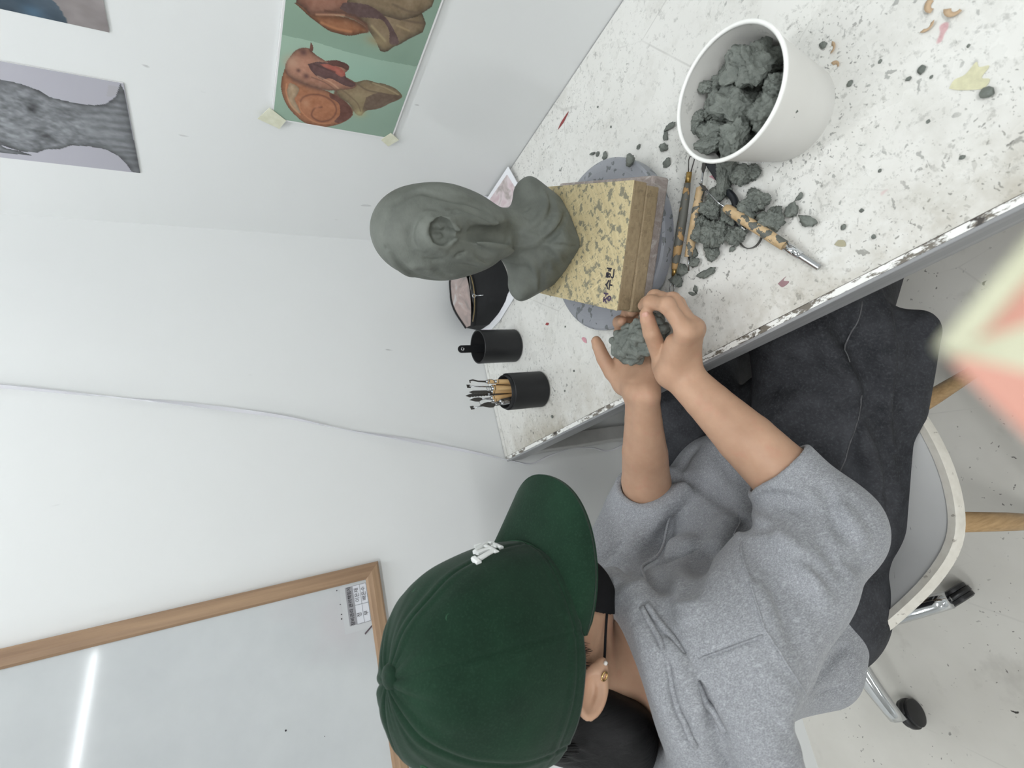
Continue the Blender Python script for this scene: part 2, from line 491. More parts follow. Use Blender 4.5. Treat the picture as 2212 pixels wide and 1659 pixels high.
ln = t.step(t.voro(4.2, t.mapped((1, 1, 1), (0, 0, 0.3)), 'DISTANCE_TO_EDGE').outputs['Distance'], 0.006, 0.002)
c = t.mix(t.math('MULTIPLY', t.math('MULTIPLY', ln, t.step(t.noise(5), 0.52, 0.6)), 0.35), c, srgb(160, 158, 152))
pk = t.step(t.noise(23, 2, 0.5, t.mapped((1, 1, 1), (0, 0, 0), (3.1, 1.7, 0))), 0.765, 0.79)
c = t.mix(t.math('MULTIPLY', pk, 0.6), c, srgb(196, 120, 130))
t.color(c)
t.bump(t.noise(7, 4, 0.6), 0.22, 0.004); t.bump(t.noise(150, 3), 0.12, 0.0008)
t.l(t.ramp(t.noise(14, 4), [(0.3, (0.20,)*3), (0.7, (0.42,)*3)]), t.b.inputs['Roughness'])
M_TABLE = t.m
t = NT('table_edge_grey', 0.42, spec=0.5)
t.color(t.ramp(t.noise(30, 5, 0.6, t.mapped((1, 0.12, 3))), [(0.3, srgb(134, 135, 136)), (0.7, srgb(160, 161, 162))])); M_EDGE = t.m
t = NT('chipped_white_edging', 0.5)
f = t.step(t.noise(70, 5, 0.7, t.mapped((1.6, 0.55, 1))), 0.50, 0.56)
c = t.mix(f, srgb(238, 238, 234), srgb(112, 106, 96)); c = t.mix(t.step(t.noise(40, 3), 0.63, 0.66), c, srgb(60, 55, 50)); t.color(c); M_CHIP = t.m
M_LEG = plain('table_leg_grey', srgb(168, 168, 166), 0.45, var=0.05)
M_UNDER = plain('table_underside', srgb(120, 112, 104), 0.8)

TX0, TY0 = -0.6, -1.75
table = empty('work_table', (-0.3, -0.87, 0.0), 'long white work table stained with clay specks against the walls', 'table')
autosmooth(MB().rbox((TX0 + 0.002, TY0, TZ - 0.040), (-0.002, -0.002, TZ - 0.002), 0.001).build('tabletop', M_UNDER, table, False))
# laminate sheet: fine grid with a faint wave along the front
nx, ny = 30, 90
gx = np.linspace(TX0 + 0.009, -0.002, nx); gy = np.linspace(TY0, -0.016, ny)
X, Y = np.meshgrid(gx, gy, indexing='ij')
edge_w = np.clip((TX0 + 0.11 - X)/0.1, 0, 1)
Zs = TZ + 0.0004*np.sin(Y*31)*edge_w
i = np.arange(nx*ny).reshape(nx, ny)
fc = np.stack([i[:-1,:-1], i[1:,:-1], i[1:,1:], i[:-1,1:]], -1).reshape(-1, 4)
mesh_obj('top_sheet', np.stack([X, Y, Zs], -1).reshape(-1, 3), fc, M_TABLE, table)
MB().box((TX0 + 0.001, TY0, TZ - 0.003), (TX0 + 0.0085, -0.002, TZ - 0.0006)).build('edge_strip', M_CHIP, table, False)
MB().box((TX0 + 0.009, -0.0155, TZ - 0.002), (-0.002, -0.002, TZ + 0.0006)).build('end_strip', M_TABLE, table, False)
MB().rbox((TX0 - 0.003, TY0, TZ - 0.044), (TX0 + 0.0015, -0.003, TZ - 0.001), 0.0012).build('front_edge', M_EDGE, table, False)
for (x, y) in ((-0.596, -0.045), (-0.045, -0.045), (-0.596, TY0 + 0.02), (-0.045, TY0 + 0.02)):
    MB().rbox((x, y, 0.0), (x + 0.038, y + 0.038, TZ - 0.04), 0.003).build('leg', M_LEG, table, False)
MB().rbox((-0.59, -0.040, TZ - 0.10), (-0.02, -0.02, TZ - 0.041), 0.002).build('apron', M_UNDER, table, False)
MB().rbox((-0.05, TY0 + 0.03, TZ - 0.10), (-0.03, -0.05, TZ - 0.041), 0.002).build('apron', M_UNDER, table, False)

# ------------------------------------------------------------------ whiteboard
t = NT('oak_frame', 0.5)
wv = t.noise(60, 4, 0.6, t.mapped((1, 1, 0.05)))
t.color(t.ramp(wv, [(0.3, srgb(140, 112, 88)), (0.7, srgb(176, 146, 116))])); t.bump(wv, 0.15, 0.001); M_OAKV = t.m
t = NT('oak_frame_flat', 0.5)
wv = t.noise(60, 4, 0.6, t.mapped((0.05, 1, 1)))
t.color(t.ramp(wv, [(0.3, srgb(146, 118, 92)), (0.7, srgb(180, 150, 120))])); t.bump(wv, 0.15, 0.001); M_OAKH = t.m
t = NT('whiteboard_enamel', 0.06, spec=0.5)
c = t.ramp(t.noise(4, 5, 0.65), [(0.3, srgb(196, 200, 202)), (0.7, srgb(208, 212, 213))])
pk = t.step(t.noise(3.1, 4, 0.6), 0.60, 0.75); c = t.mix(t.math('MULTIPLY', pk, 0.25), c, srgb(206, 190, 196))
t.color(c); M_BOARD = t.m
M_INK = plain('black_ink', srgb(46, 42, 48), 0.5)
WX1, WX0, WZ0, WZ1, FW = -0.762, -2.00, 1.064, 1.96, 0.029
wb = empty('whiteboard', ((WX0 + WX1)/2, -0.012, WZ0), 'glossy whiteboard in a brown oak frame on the back wall', 'whiteboard')
MB().box((WX0 + FW - 0.004, -0.014, WZ0 + FW - 0.004), (WX1 - FW + 0.004, -0.002, WZ1 - FW + 0.004)).build('writing_surface', M_BOARD, wb, False)
def rail(a, b, ci, mat):      # mitred rail between outer corners a,b; ci = inward direction
    a, b, ci = Vector(a), Vector(b), Vector(ci); d = (b - a).normalized()
    prof = [(0.0, 0.0), (0.0, 0.014), (0.004, 0.018), (FW*0.55, 0.0195), (FW - 0.004, 0.018), (FW, 0.0145), (FW, 0.0)]
    n = len(prof); vs_ = []
    for end, s in ((a, 1), (b, -1)):
        for q, dep in prof: vs_.append(end + d*s*q + ci*q + Vector((0, -0.001 - dep, 0)))
    fs = [(k, (k+1) % n, n + (k+1) % n, n + k) for k in range(n)] + [list(range(n)), list(range(n, 2*n))[::-1]]
    o = mesh_obj('frame_rail', vs_, fs, mat, wb, False); autosmooth(o, 50); return o
rail((WX0, 0, WZ0), (WX1, 0, WZ0), (0, 0, 1), M_OAKH); rail((WX0, 0, WZ1), (WX1, 0, WZ1), (0, 0, -1), M_OAKH)
rail((WX0, 0, WZ0), (WX0, 0, WZ1), (1, 0, 0), M_OAKV); rail((WX1, 0, WZ0), (WX1, 0, WZ1), (-1, 0, 0), M_OAKV)

def text_part(name, body, size, origin, ax, ay, mat, parent, align='CENTER', bold=0.0):
    cu = bpy.data.curves.new(name, 'FONT'); cu.body = body; cu.size = size; cu.align_x = align; cu.align_y = 'CENTER'; cu.offset = bold
    tmp = bpy.data.objects.new(name + '_tmp', cu); COL.objects.link(tmp)
    dg = bpy.context.evaluated_depsgraph_get(); me = bpy.data.meshes.new_from_object(tmp.evaluated_get(dg))
    vs_ = [v.co.copy() for v in me.vertices]; fs = [list(p.vertices) for p in me.polygons]
    bpy.data.objects.remove(tmp); bpy.data.curves.remove(cu); bpy.data.meshes.remove(me)
    o, ax, ay = Vector(origin), Vector(ax), Vector(ay)
    return mesh_obj(name, [o + ax*v.x + ay*v.y for v in vs_], fs, mat, parent, False)
# printed sticker on the board
M_STICK = plain('sticker_white', srgb(226, 228, 234), 0.3); M_STICKH = plain('sticker_grey', srgb(158, 158, 162), 0.35); M_LINE = plain('sticker_lines', srgb(150, 152, 158), 0.4)
LX0, LX1, LZ0, LZ1 = -0.867, -0.797, 1.094, 1.134
yb = -0.0143
st = MB().box((LX0, yb - 0.0004, LZ0), (LX1, yb, LZ1)).build('sticker', M_STICK, wb, False)
tf = MB().box((LX0 - 0.012, yb - 0.0002, LZ0 - 0.004), (LX1 + 0.003, yb, LZ1 + 0.010)).build('sticker_film', plain('clear_film', srgb(206, 208, 210), 0.2), wb, False)
MB().box((LX0, yb - 0.0006, LZ1 - 0.014), (LX1, yb - 0.0003, LZ1)).build('sticker_header', M_STICKH, wb, False)
lnb = MB(); yl = yb - 0.0006
for z in (LZ0, LZ0 + 0.0125, LZ1 - 0.014): lnb.box((LX0, yl - 0.0002, z - 0.0004), (LX1, yl, z + 0.0004))
for x in (LX0, LX0 + 0.034, LX1): lnb.box((x - 0.0004, yl - 0.0002, LZ0), (x + 0.0004, yl, LZ1 - 0.014))
lnb.build('sticker_lines', M_LINE, wb, False)
AX, AY = (1, 0, 0), (0, 0, 1)
text_part('sticker_text', '장비관리 관리책임자', 0.0082, ((LX0+LX1)/2, yl - 0.0004, LZ1 - 0.007), AX, AY, M_INK, wb, bold=0.0001)
for zz, a, b in ((LZ0 + 0.0192, '정', '이은재'), (LZ0 + 0.0062, '부', '배은수')):
    text_part('sticker_text', a, 0.0095, (LX0 + 0.016, yl - 0.0004, zz), AX, AY, M_INK, wb)
    text_part('sticker_text', b, 0.0095, (LX0 + 0.052, yl - 0.0004, zz), AX, AY, M_INK, wb)
sm = MB()
sm.prism([(0, 0), (0.036, 0.003), (0.052, 0.002), (0.036, 0.0005)], (LX0 - 0.004, yb - 0.0005, LZ0 - 0.0075), AX, AY, (0, -1, 0), 0.0002)
sm.prism([(0, 0), (0.010, -0.014), (0.016, -0.019), (0.012, -0.012), (0.003, 0.001)], (LX0 - 0.022, yb - 0.0005, LZ0 + 0.014), AX, AY, (0, -1, 0), 0.0002)
sm.build('marker_smudge', plain('marker_smudge_ink', srgb(96, 84, 90), 0.4), wb, False)
for (x, z, r) in ((-0.798, 1.149, 0.0011), (-0.824, 1.146, 0.0009), (-0.842, 1.146, 0.0012), (-0.85, 1.147, 0.0013), (-1.0, 1.26, 0.0016), (-1.03, 1.2, 0.0007)):
    d = MB(); d.prism([(r*math.cos(a), r*math.sin(a)) for a in np.linspace(0, 2*math.pi, 9)[:-1]], (x, yb - 0.0002, z), AX, AY, (0, -1, 0), 0.0003)
    d.build('ink_dot', M_INK, wb, False)

# ------------------------------------------------------------------ thin clear cable on the back wall
t = NT('clear_cable', 0.18, spec=0.6); t.color(srgb(236, 236, 242)); t.b.inputs['Transmission Weight'].default_value = 0.25; M_CABLE = t.m
wpts = [(-0.335, 1.72), (-0.346, 1.643), (-0.373, 1.512), (-0.394, 1.407), (-0.419, 1.30), (-0.445, 1.20), (-0.482, 1.093), (-0.516, 0.976), (-0.549, 0.871), (-0.581, 0.77), (-0.606, 0.70),
        (-0.618, 0.655), (-0.606, 0.60), (-0.596, 0.53), (-0.602, 0.46), (-0.617, 0.41), (-0.606, 0.35), (-0.585, 0.30)]
sp_ = spline([(x, -0.011 if i < 9 else -0.008, z) for i, (x, z) in enumerate(wpts)], 10)
cb = MB(); N = len(sp_); vs_ = []; fs = []
for k, q in enumerate(sp_):
    q = Vector(q); tg = (Vector(sp_[min(k+1, N-1)]) - Vector(sp_[max(k-1, 0)])).normalized()
    n1 = tg.cross(Vector((0, 1, 0))).normalized(); n2 = Vector((0, -1, 0))
    th = k*0.085; w = n1*math.cos(th) + n2*math.sin(th); h_ = w.cross(tg)
    half = 0.0036 if k < 95 else 0.0018
    for s1, s2 in ((-1, -1), (1, -1), (1, 1), (-1, 1)): vs_.append(q + w*half*s1 + h_*0.0009*s2)
for k in range(N - 1):
    for j in range(4): fs.append((k*4+j, k*4+(j+1) % 4, (k+1)*4+(j+1) % 4, (k+1)*4+j))
fs += [(0, 1, 2, 3), ((N-1)*4+3, (N-1)*4+2, (N-1)*4+1, (N-1)*4)]
o = mesh_obj('wall_cable', vs_, fs, M_CABLE); autosmooth(o, 60); set_origin(o, (-0.5, -0.004, 1.0))
tag(o, 'thin twisted clear cable running down the back wall behind the table corner', 'cable')

# ------------------------------------------------------------------ prints on the right wall
def poly_mask(px, py, poly):
    """1 inside a polygon (even-odd)"""
    r = np.zeros(px.shape, bool); n = len(poly)
    for i in range(n):
        x0, y0 = poly[i]; x1, y1 = poly[(i+1) % n]
        c = ((y0 > py) != (y1 > py)) & (px < (x1 - x0)*(py - y0)/((y1 - y0) + 1e-12) + x0)
        r ^= c
    return r
def seg_dist(px, py, pts):
    d = np.full(px.shape, 1e9)
    for (x0, y0), (x1, y1) in zip(pts[:-1], pts[1:]):
        dx, dy = x1 - x0, y1 - y0; t_ = np.clip(((px-x0)*dx + (py-y0)*dy)/(dx*dx + dy*dy + 1e-12), 0, 1)
        d = np.minimum(d, np.hypot(px - x0 - t_*dx, py - y0 - t_*dy))
    return d
def vnoise(x, y, seed=0):
    """cheap value noise, about -1..1"""
    xi, yi = np.floor(x).astype(int), np.floor(y).astype(int); fx, fy = x - xi, y - yi
    fx = fx*fx*(3 - 2*fx); fy = fy*fy*(3 - 2*fy)
    def h(a, b): return np.sin(a*127.1 + b*311.7 + seed*74.7)*43758.5453 % 1.0
    return 2*((h(xi, yi)*(1-fx) + h(xi+1, yi)*fx)*(1-fy) + (h(xi, yi+1)*(1-fx) + h(xi+1, yi+1)*fx)*fy) - 1
def fbm(x, y, seed=0, o=4):
    s = 0; a = 0.5
    for k in range(o): s = s + a*vnoise(x*2**k, y*2**k, seed + k); a *= 0.5
    return s
def blend(rgb, mask, col):
    if np.ndim(col) == 1: col = np.array(col, float)
    mk = np.asarray(mask, float)[..., None]
    return rgb*(1 - mk) + col*mk
def bez(poly, n=6):
    q = spline([(x, y, 0) for x, y in poly] + [(poly[0][0], poly[0][1], 0)], n)
    return [(a, b) for a, b, _ in q]
SNAIL = {
    'headS': [(0.35, 0.957), (0.387, 0.952), (0.428, 0.933), (0.471, 0.904), (0.495, 0.87), (0.508, 0.822), (0.495, 0.788), (0.478, 0.755), (0.465, 0.712), (0.458, 0.678), (0.475, 0.615), (0.475, 0.577), (0.468, 0.529), (0.451, 0.505), (0.428, 0.51), (0.411, 0.524), (0.387, 0.514), (0.36, 0.428), (0.323, 0.433), (0.29, 0.534), (0.273, 0.62), (0.273, 0.683), (0.279, 0.779), (0.296, 0.861), (0.313, 0.923)],
    'shellS': [(0.35, 0.957), (0.313, 0.923), (0.296, 0.861), (0.279, 0.779), (0.273, 0.683), (0.259, 0.596), (0.236, 0.519), (0.202, 0.442), (0.145, 0.389), (0.098, 0.404), (0.044, 0.471), (0.003, 0.567), (-0.01, 0.639), (0.003, 0.745), (0.04, 0.822), (0.101, 0.899), (0.182, 0.952), (0.263, 0.971)],
    'neckS': [(0.306, 0.577), (0.357, 0.51), (0.367, 0.428), (0.394, 0.361), (0.394, 0.279), (0.394, 0.183), (0.377, 0.096), (0.34, 0.034), (0.31, 0.053), (0.266, 0.12), (0.215, 0.192), (0.182, 0.284), (0.138, 0.322), (0.148, 0.37), (0.205, 0.433), (0.242, 0.524)],
    'stalk': [(0.492, 0.808), (0.525, 0.808), (0.542, 0.803), (0.519, 0.784), (0.488, 0.788)],
    'shellB': [(0.727, 0.947), (0.71, 0.904), (0.684, 0.851), (0.657, 0.779), (0.633, 0.697), (0.63, 0.62), (0.636, 0.548), (0.66, 0.486), (0.684, 0.433), (0.707, 0.471), (0.724, 0.553), (0.724, 0.649), (0.707, 0.764), (0.697, 0.832), (0.724, 0.885), (0.737, 0.909)],
    'headB': [(0.731, 0.933), (0.714, 0.88), (0.694, 0.832), (0.714, 0.731), (0.744, 0.654), (0.741, 0.577), (0.731, 0.49), (0.758, 0.437), (0.842, 0.433)],
    'neckB': [(0.805, 0.606), (0.744, 0.538), (0.721, 0.471), (0.687, 0.428), (0.66, 0.385), (0.626, 0.346), (0.593, 0.312), (0.593, 0.279), (0.606, 0.255), (0.636, 0.226), (0.663, 0.183), (0.7, 0.139), (0.734, 0.091), (0.764, 0.048), (0.811, 0.048), (0.838, 0.077), (0.882, 0.125), (0.902, 0.168)],
    'darkB': [(0.764, 0.659), (0.744, 0.558), (0.758, 0.452), (0.764, 0.356), (0.714, 0.288), (0.65, 0.26), (0.667, 0.197), (0.734, 0.264), (0.788, 0.351), (0.818, 0.457), (0.815, 0.548), (0.798, 0.635)],
    'darkS': [(0.411, 0.803), (0.441, 0.731), (0.444, 0.639), (0.428, 0.572), (0.407, 0.524), (0.377, 0.505), (0.354, 0.428), (0.327, 0.452), (0.33, 0.519), (0.354, 0.62), (0.337, 0.683), (0.364, 0.755)],
    'redS': [(0.428, 0.716), (0.441, 0.654), (0.434, 0.572), (0.407, 0.524), (0.38, 0.543), (0.397, 0.611), (0.411, 0.668)],
    'fringe': [(0.458, 0.678), (0.475, 0.615), (0.475, 0.577), (0.468, 0.529), (0.451, 0.505), (0.431, 0.519), (0.441, 0.567), (0.438, 0.639)],
    'lightS': [(0.242, 0.918), (0.269, 0.904), (0.246, 0.837), (0.192, 0.846), (0.162, 0.856), (0.077, 0.798), (0.077, 0.841), (0.131, 0.899), (0.199, 0.918)],
    'shadeneck': [(0.279, 0.317), (0.327, 0.236), (0.333, 0.139), (0.337, 0.038), (0.269, 0.115), (0.215, 0.192), (0.182, 0.284), (0.141, 0.317)],
    'darkshell': [(0.256, 0.611), (0.236, 0.519), (0.202, 0.442), (0.145, 0.394), (0.098, 0.409), (0.051, 0.476), (0.057, 0.519), (0.118, 0.49), (0.195, 0.519), (0.222, 0.591)],
    'whorl': [(0.165, 0.716), (0.168, 0.663), (0.162, 0.606), (0.121, 0.567), (0.067, 0.582), (0.047, 0.654), (0.067, 0.707), (0.108, 0.75)],
    'spiral': [(0.155, 0.813), (0.192, 0.793), (0.222, 0.731), (0.226, 0.644), (0.195, 0.562), (0.135, 0.524), (0.067, 0.553), (0.037, 0.635), (0.067, 0.707), (0.125, 0.697), (0.145, 0.644)],
    'spiral2': [(0.152, 0.822), (0.098, 0.803), (0.047, 0.736), (0.02, 0.644), (0.037, 0.548)],
    'bgband': [(0.545, 1.014), (0.552, 0.793), (0.539, 0.534), (0.542, 0.26), (0.556, 0.005)],
}
FACE = {
    'face': [(0.837, 0.507), (0.828, 0.434), (0.793, 0.366), (0.744, 0.331), (0.734, 0.283), (0.724, 0.217), (0.734, 0.148), (0.768, 0.097), (0.857, 0.045), (0.995, 0.014), (0.936, 0.003), (0.714, 0.003), (0.409, 0.0), (-0.01, -0.003), (0.01, 0.045), (0.103, 0.062), (0.192, 0.093), (0.256, 0.148), (0.266, 0.224), (0.251, 0.307), (0.187, 0.366), (0.167, 0.428), (0.113, 0.476), (0.103, 0.545), (0.118, 0.61), (0.153, 0.628)],
    'tape': [(0.961, 0.066), (0.956, 0.024), (0.877, 0.041), (0.847, 0.066), (0.847, 0.086)],
}
BLUE = [(0.143, 0.183), (0.079, 0.162), (0.0, 0.152), (-0.005, 0.217), (0.0, 0.31), (0.0, 0.386), (0.054, 0.376)]
M_PRINT = print_mat('photo_print', 0.45); M_PRINT_M = print_mat('matt_print', 0.75)
M_PAPER = plain('white_paper_card', (0.82, 0.82, 0.82), 0.6)
t = NT('masking_tape', 0.6); t.color(t.ramp(t.noise(90, 3), [(0.3, srgb(214, 214, 190)), (0.7, srgb(228, 228, 208))])); M_TAPE = t.m

def snail_print(u, v):
    a = 0.297/0.208; x, y = u*a*10, v*10
    g = 0.5 + 0.5*fbm(u*3, v*3, 3)
    rgb = np.zeros(u.shape + (3,)) + np.array([143, 168, 150.]) + (v[..., None] - 0.5)*np.array([8, 10, 8.]) + (g[..., None] - 0.5)*14
    band = seg_dist(u, v, SNAIL['bgband']); left = u < np.interp(v, [0, 0.26, 0.53, 0.79, 1.01], [0.556, 0.542, 0.539, 0.552, 0.545])
    rgb = rgb + np.where(left, 12, -10)[..., None]*np.exp(-band/0.25)[..., None]
    rgb = blend(rgb, 0.35*np.exp(-(((u-0.42)/0.12)**2 + ((v-0.4)/0.3)**2)), [150, 190, 172])
    fine = fbm(u*60, v*45, 5); mid = fbm(u*18, v*14, 9)
    def paint(poly, col, var=14, edge=0.02, dark=0.45, smooth=True):
        nonlocal rgb
        p = bez(poly) if smooth else poly
        mk = poly_mask(u, v, p); d = seg_dist(u, v, p + [p[0]])
        sh = 1 - dark*np.exp(-d/edge)
        rgb = blend(rgb, mk, np.array(col, float)*sh[..., None] + ((fine + mid)*var)[..., None])
    # large figure, cut by the frame of the photograph; mirrored beyond it
    flip = lambda P: [(1.72 - a_, b_) for a_, b_ in P]
    for P in (SNAIL['shellB'], flip(SNAIL['shellB'])): paint(P, [160, 108, 76])
    paint(SNAIL['headB'] + flip(SNAIL['headB'])[::-1], [150, 106, 88])
    for P in (SNAIL['neckB'] + [(0.93, 0.24), (0.93, 0.62)], flip(SNAIL['neckB'] + [(0.93, 0.24), (0.93, 0.62)])): paint(P, [134, 116, 92], smooth=False)
    rgb = blend(rgb, np.exp(-(seg_dist(u, v, [(0.70, 0.83), (0.715, 0.75), (0.738, 0.65), (0.735, 0.55), (0.712, 0.46), (0.69, 0.44)])/0.012)**2), [112, 78, 62])
    for P in (SNAIL['darkB'], flip(SNAIL['darkB'])): paint(P, [92, 72, 70], dark=0.0)
    rgb = blend(rgb, 0.75*np.exp(-(((u-0.645)/0.03)**2 + ((v-0.36)/0.08)**2)), [158, 142, 108])
    rgb = blend(rgb, 0.5*(seg_dist(u, v, [(0.73, 0.75), (0.75, 0.55), (0.72, 0.46)]) < 0.006), [88, 58, 46])
    # small figure
    rgb = blend(rgb, np.exp(-(seg_dist(u, v, [(0.35, 0.49), (0.30, 0.555), (0.255, 0.56), (0.215, 0.49), (0.165, 0.40)])/0.016)**4), [108, 80, 64])
    paint(SNAIL['neckS'], [140, 122, 94], dark=0.3); paint(SNAIL['shadeneck'], [104, 86, 72], dark=0.0)
    rgb = blend(rgb, 0.8*np.exp(-(((u-0.155)/0.03)**2 + ((v-0.335)/0.05)**2)), [176, 166, 122])
    rgb = blend(rgb, 0.7*np.exp(-(((u-0.24)/0.05)**2 + ((v-0.38)/0.05)**2)), [150, 136, 104])
    paint(SNAIL['shellS'], [168, 112, 80], dark=0.35); paint(SNAIL['darkshell'], [104, 66, 56], dark=0.0)
    for k, w_, c_ in (('spiral', 0.007, [108, 66, 50]), ('spiral2', 0.005, [190, 132, 96])):
        q = [(a_, b_) for a_, b_, _ in spline([(p[0], p[1], 0) for p in SNAIL[k]], 6)]
        rgb = blend(rgb, 0.75*np.exp(-(seg_dist(u, v, q)/w_)**2), c_)
    paint(SNAIL['lightS'], [186, 160, 130], dark=0.25)
    rgb = blend(rgb, 0.8*np.exp(-(((u-0.15)/0.035)**2 + ((v-0.77)/0.035)**2)), [190, 142, 112])
    rgb = blend(rgb, 0.7*np.exp(-(((u-0.14)/0.02)**2 + ((v-0.68)/0.02)**2)), [186, 128, 98])
    rgb = blend(rgb, np.exp(-(seg_dist(u, v, [(0.30, 0.88), (0.285, 0.78), (0.278, 0.69), (0.285, 0.62), (0.31, 0.56), (0.35, 0.49)])/0.018)**2), [112, 80, 68])
    paint(SNAIL['headS'], [172, 124, 102], dark=0.4)
    rgb = blend(rgb, 0.8*np.exp(-(((u-0.40)/0.04)**2 + ((v-0.91)/0.05)**2)), [190, 152, 128])
    paint(SNAIL['darkS'], [104, 74, 72], dark=0.2); paint(SNAIL['redS'], [172, 98, 84], dark=0.1); paint(SNAIL['fringe'], [96, 60, 52], dark=0.1)
    paint(SNAIL['stalk'], [120, 80, 68], dark=0.1)
    for (cx, cy, r_) in ((0.335, 0.80, 0.018), (0.475, 0.845, 0.02), (0.36, 0.86, 0.012)):
        rgb = blend(rgb, 0.8*np.exp(-(((u-cx)/r_)**2 + ((v-cy)/(r_*1.3))**2)), [86, 56, 52])
    for P, c_, w_ in (([(0.30, 0.53), (0.26, 0.44), (0.22, 0.37), (0.17, 0.33)], [108, 90, 70], 0.005), ([(0.36, 0.42), (0.33, 0.33), (0.33, 0.2), (0.335, 0.06)], [96, 80, 66], 0.005), ([(0.385, 0.30), (0.37, 0.18), (0.345, 0.07)], [166, 150, 118], 0.005),
                     ([(0.30, 0.55), (0.33, 0.62), (0.35, 0.72)], [198, 160, 132], 0.005), ([(0.29, 0.58), (0.32, 0.66), (0.335, 0.76)], [110, 78, 66], 0.004), ([(0.40, 0.60), (0.41, 0.68), (0.42, 0.76)], [70, 46, 46], 0.006), ([(0.255, 0.93), (0.20, 0.925), (0.12, 0.88), (0.06, 0.80)], [206, 150, 112], 0.006),
                     ([(0.70, 0.80), (0.72, 0.70), (0.735, 0.62)], [196, 150, 120], 0.006), ([(0.665, 0.76), (0.655, 0.66), (0.66, 0.55)], [190, 132, 92], 0.008), ([(0.72, 0.42), (0.69, 0.36), (0.66, 0.30)], [172, 156, 120], 0.008), ([(0.80, 0.30), (0.80, 0.18), (0.81, 0.07)], [96, 80, 66], 0.007), ([(0.76, 0.25), (0.75, 0.15)], [166, 146, 112], 0.006), ([(0.86, 0.32), (0.85, 0.2), (0.86, 0.12)], [102, 86, 70], 0.007)):
        q = [(a_, b_) for a_, b_, _ in spline([(x_, y_, 0) for x_, y_ in P], 5)]
        rgb = blend(rgb, 0.7*np.exp(-(seg_dist(u, v, q)/w_)**2), c_)
    return rgb
e = empty('wall_print', (-0.003, -0.50, 1.004), 'photo of snail headed clay sculptures on green, taped to the right wall', 'picture')
MB().box((-0.005, -0.652, 1.001), (-0.001, -0.349, 1.215)).build('mount_board', M_PAPER, e, False)
color_grid('picture', (-0.0054, -0.352, 1.004), (0, -1, 0), (0, 0, 1), 300, 210, snail_print, M_PRINT, e, 0.297, 0.208)
for poly in ([(-0.345, 1.236), (-0.374, 1.219), (-0.352, 1.191), (-0.330, 1.200)], [(-0.345, 1.022), (-0.366, 1.008), (-0.352, 0.988), (-0.331, 1.004)]):
    tp = MB(); tp.prism([(-a_, b_) for a_, b_ in poly], (-0.0066, 0, 0), (0, -1, 0), (0, 0, 1), (1, 0, 0), 0.0007); tp.build('tape', M_TAPE, e, False)

def face_print(u, v):
    rgb = np.zeros(u.shape + (3,)) + np.array([178, 177, 186.]) + (v[..., None] - 0.3)*12
    top = [(0.83, 0.6), (0.86, 0.75), (0.80, 0.9), (0.5, 0.97), (0.15, 0.9), (0.05, 0.75), (0.06, 0.6)]
    f = FACE['face']; p = f[1:] + [(0.07, 0.5)] + top[::-1] + [f[0]]
    mk = poly_mask(u, v, p); d = seg_dist(u, v, p + [p[0]])
    neck = np.clip((0.26 - v)/0.12, 0, 1)
    strands = np.sin(u*75 + 6*fbm(u*6, v*3, 2) + (v - 0.1)*8)*0.5
    lump = fbm(u*22, v*30, 11, 4)*1.4 + 0.5*np.sin(u*46 + 9*fbm(u*8, v*9, 4))*np.sin(v*60 + 7*fbm(u*7, v*8, 8))
    tone = 130 + (strands*24)*neck + lump*26*(1 - neck) + fbm(u*40, v*40, 6)*16
    tone = tone*(1 - 0.35*np.exp(-d/0.03))
    for cx, cy in ((0.33, 0.42), (0.62, 0.42)): tone = tone - 40*np.exp(-(((u-cx)/0.09)**2 + ((v-cy)/0.035)**2))
    rgb = blend(rgb, mk, np.stack([tone*0.98, tone, tone*1.03], -1))
    return blend(rgb, 0.5*poly_mask(u, v, FACE['tape']), [168, 166, 168])
e = empty('wall_print', (-0.002, -0.265, 1.42), 'grey drawing of a gnarled root textured head on the right wall', 'picture')
MB().box((-0.0016, -0.365, 1.42), (-0.0004, -0.162, 1.71)).build('sheet', M_PAPER, e, False)
color_grid('picture', (-0.0019, -0.162, 1.42), (0, -1, 0), (0, 0, 1), 160, 230, face_print, M_PRINT_M, e, 0.203, 0.29)

def blue_print(u, v):
    g = fbm(u*8, v*9, 21)
    rgb = np.zeros(u.shape + (3,)) + np.array([138, 131, 131.]) + (g*28)[..., None]
    p = BLUE[:3] + [(-0.05, 0.15), (-0.05, 1.05), (0.7, 1.05), (0.45, 0.6), (0.25, 0.32)]
    mk = poly_mask(u, v, p)
    b = np.array([70, 84, 96.]) + (fbm(u*10, v*10, 31)*26)[..., None]
    rgb = blend(rgb, mk, b)
    return blend(rgb, 0.6*np.exp(-(((u-0.03)/0.05)**2 + ((v-0.27)/0.04)**2)), [84, 118, 146])
e = empty('wall_print', (-0.002, -0.55, 1.425), 'blue and brown painted print at the top of the right wall', 'picture')
MB().box((-0.0016, -0.653, 1.425), (-0.0004, -0.45, 1.715)).build('sheet', M_PAPER, e, False)
color_grid('picture', (-0.0019, -0.45, 1.425), (0, -1, 0), (0, 0, 1), 100, 140, blue_print, M_PRINT_M, e, 0.203, 0.29)

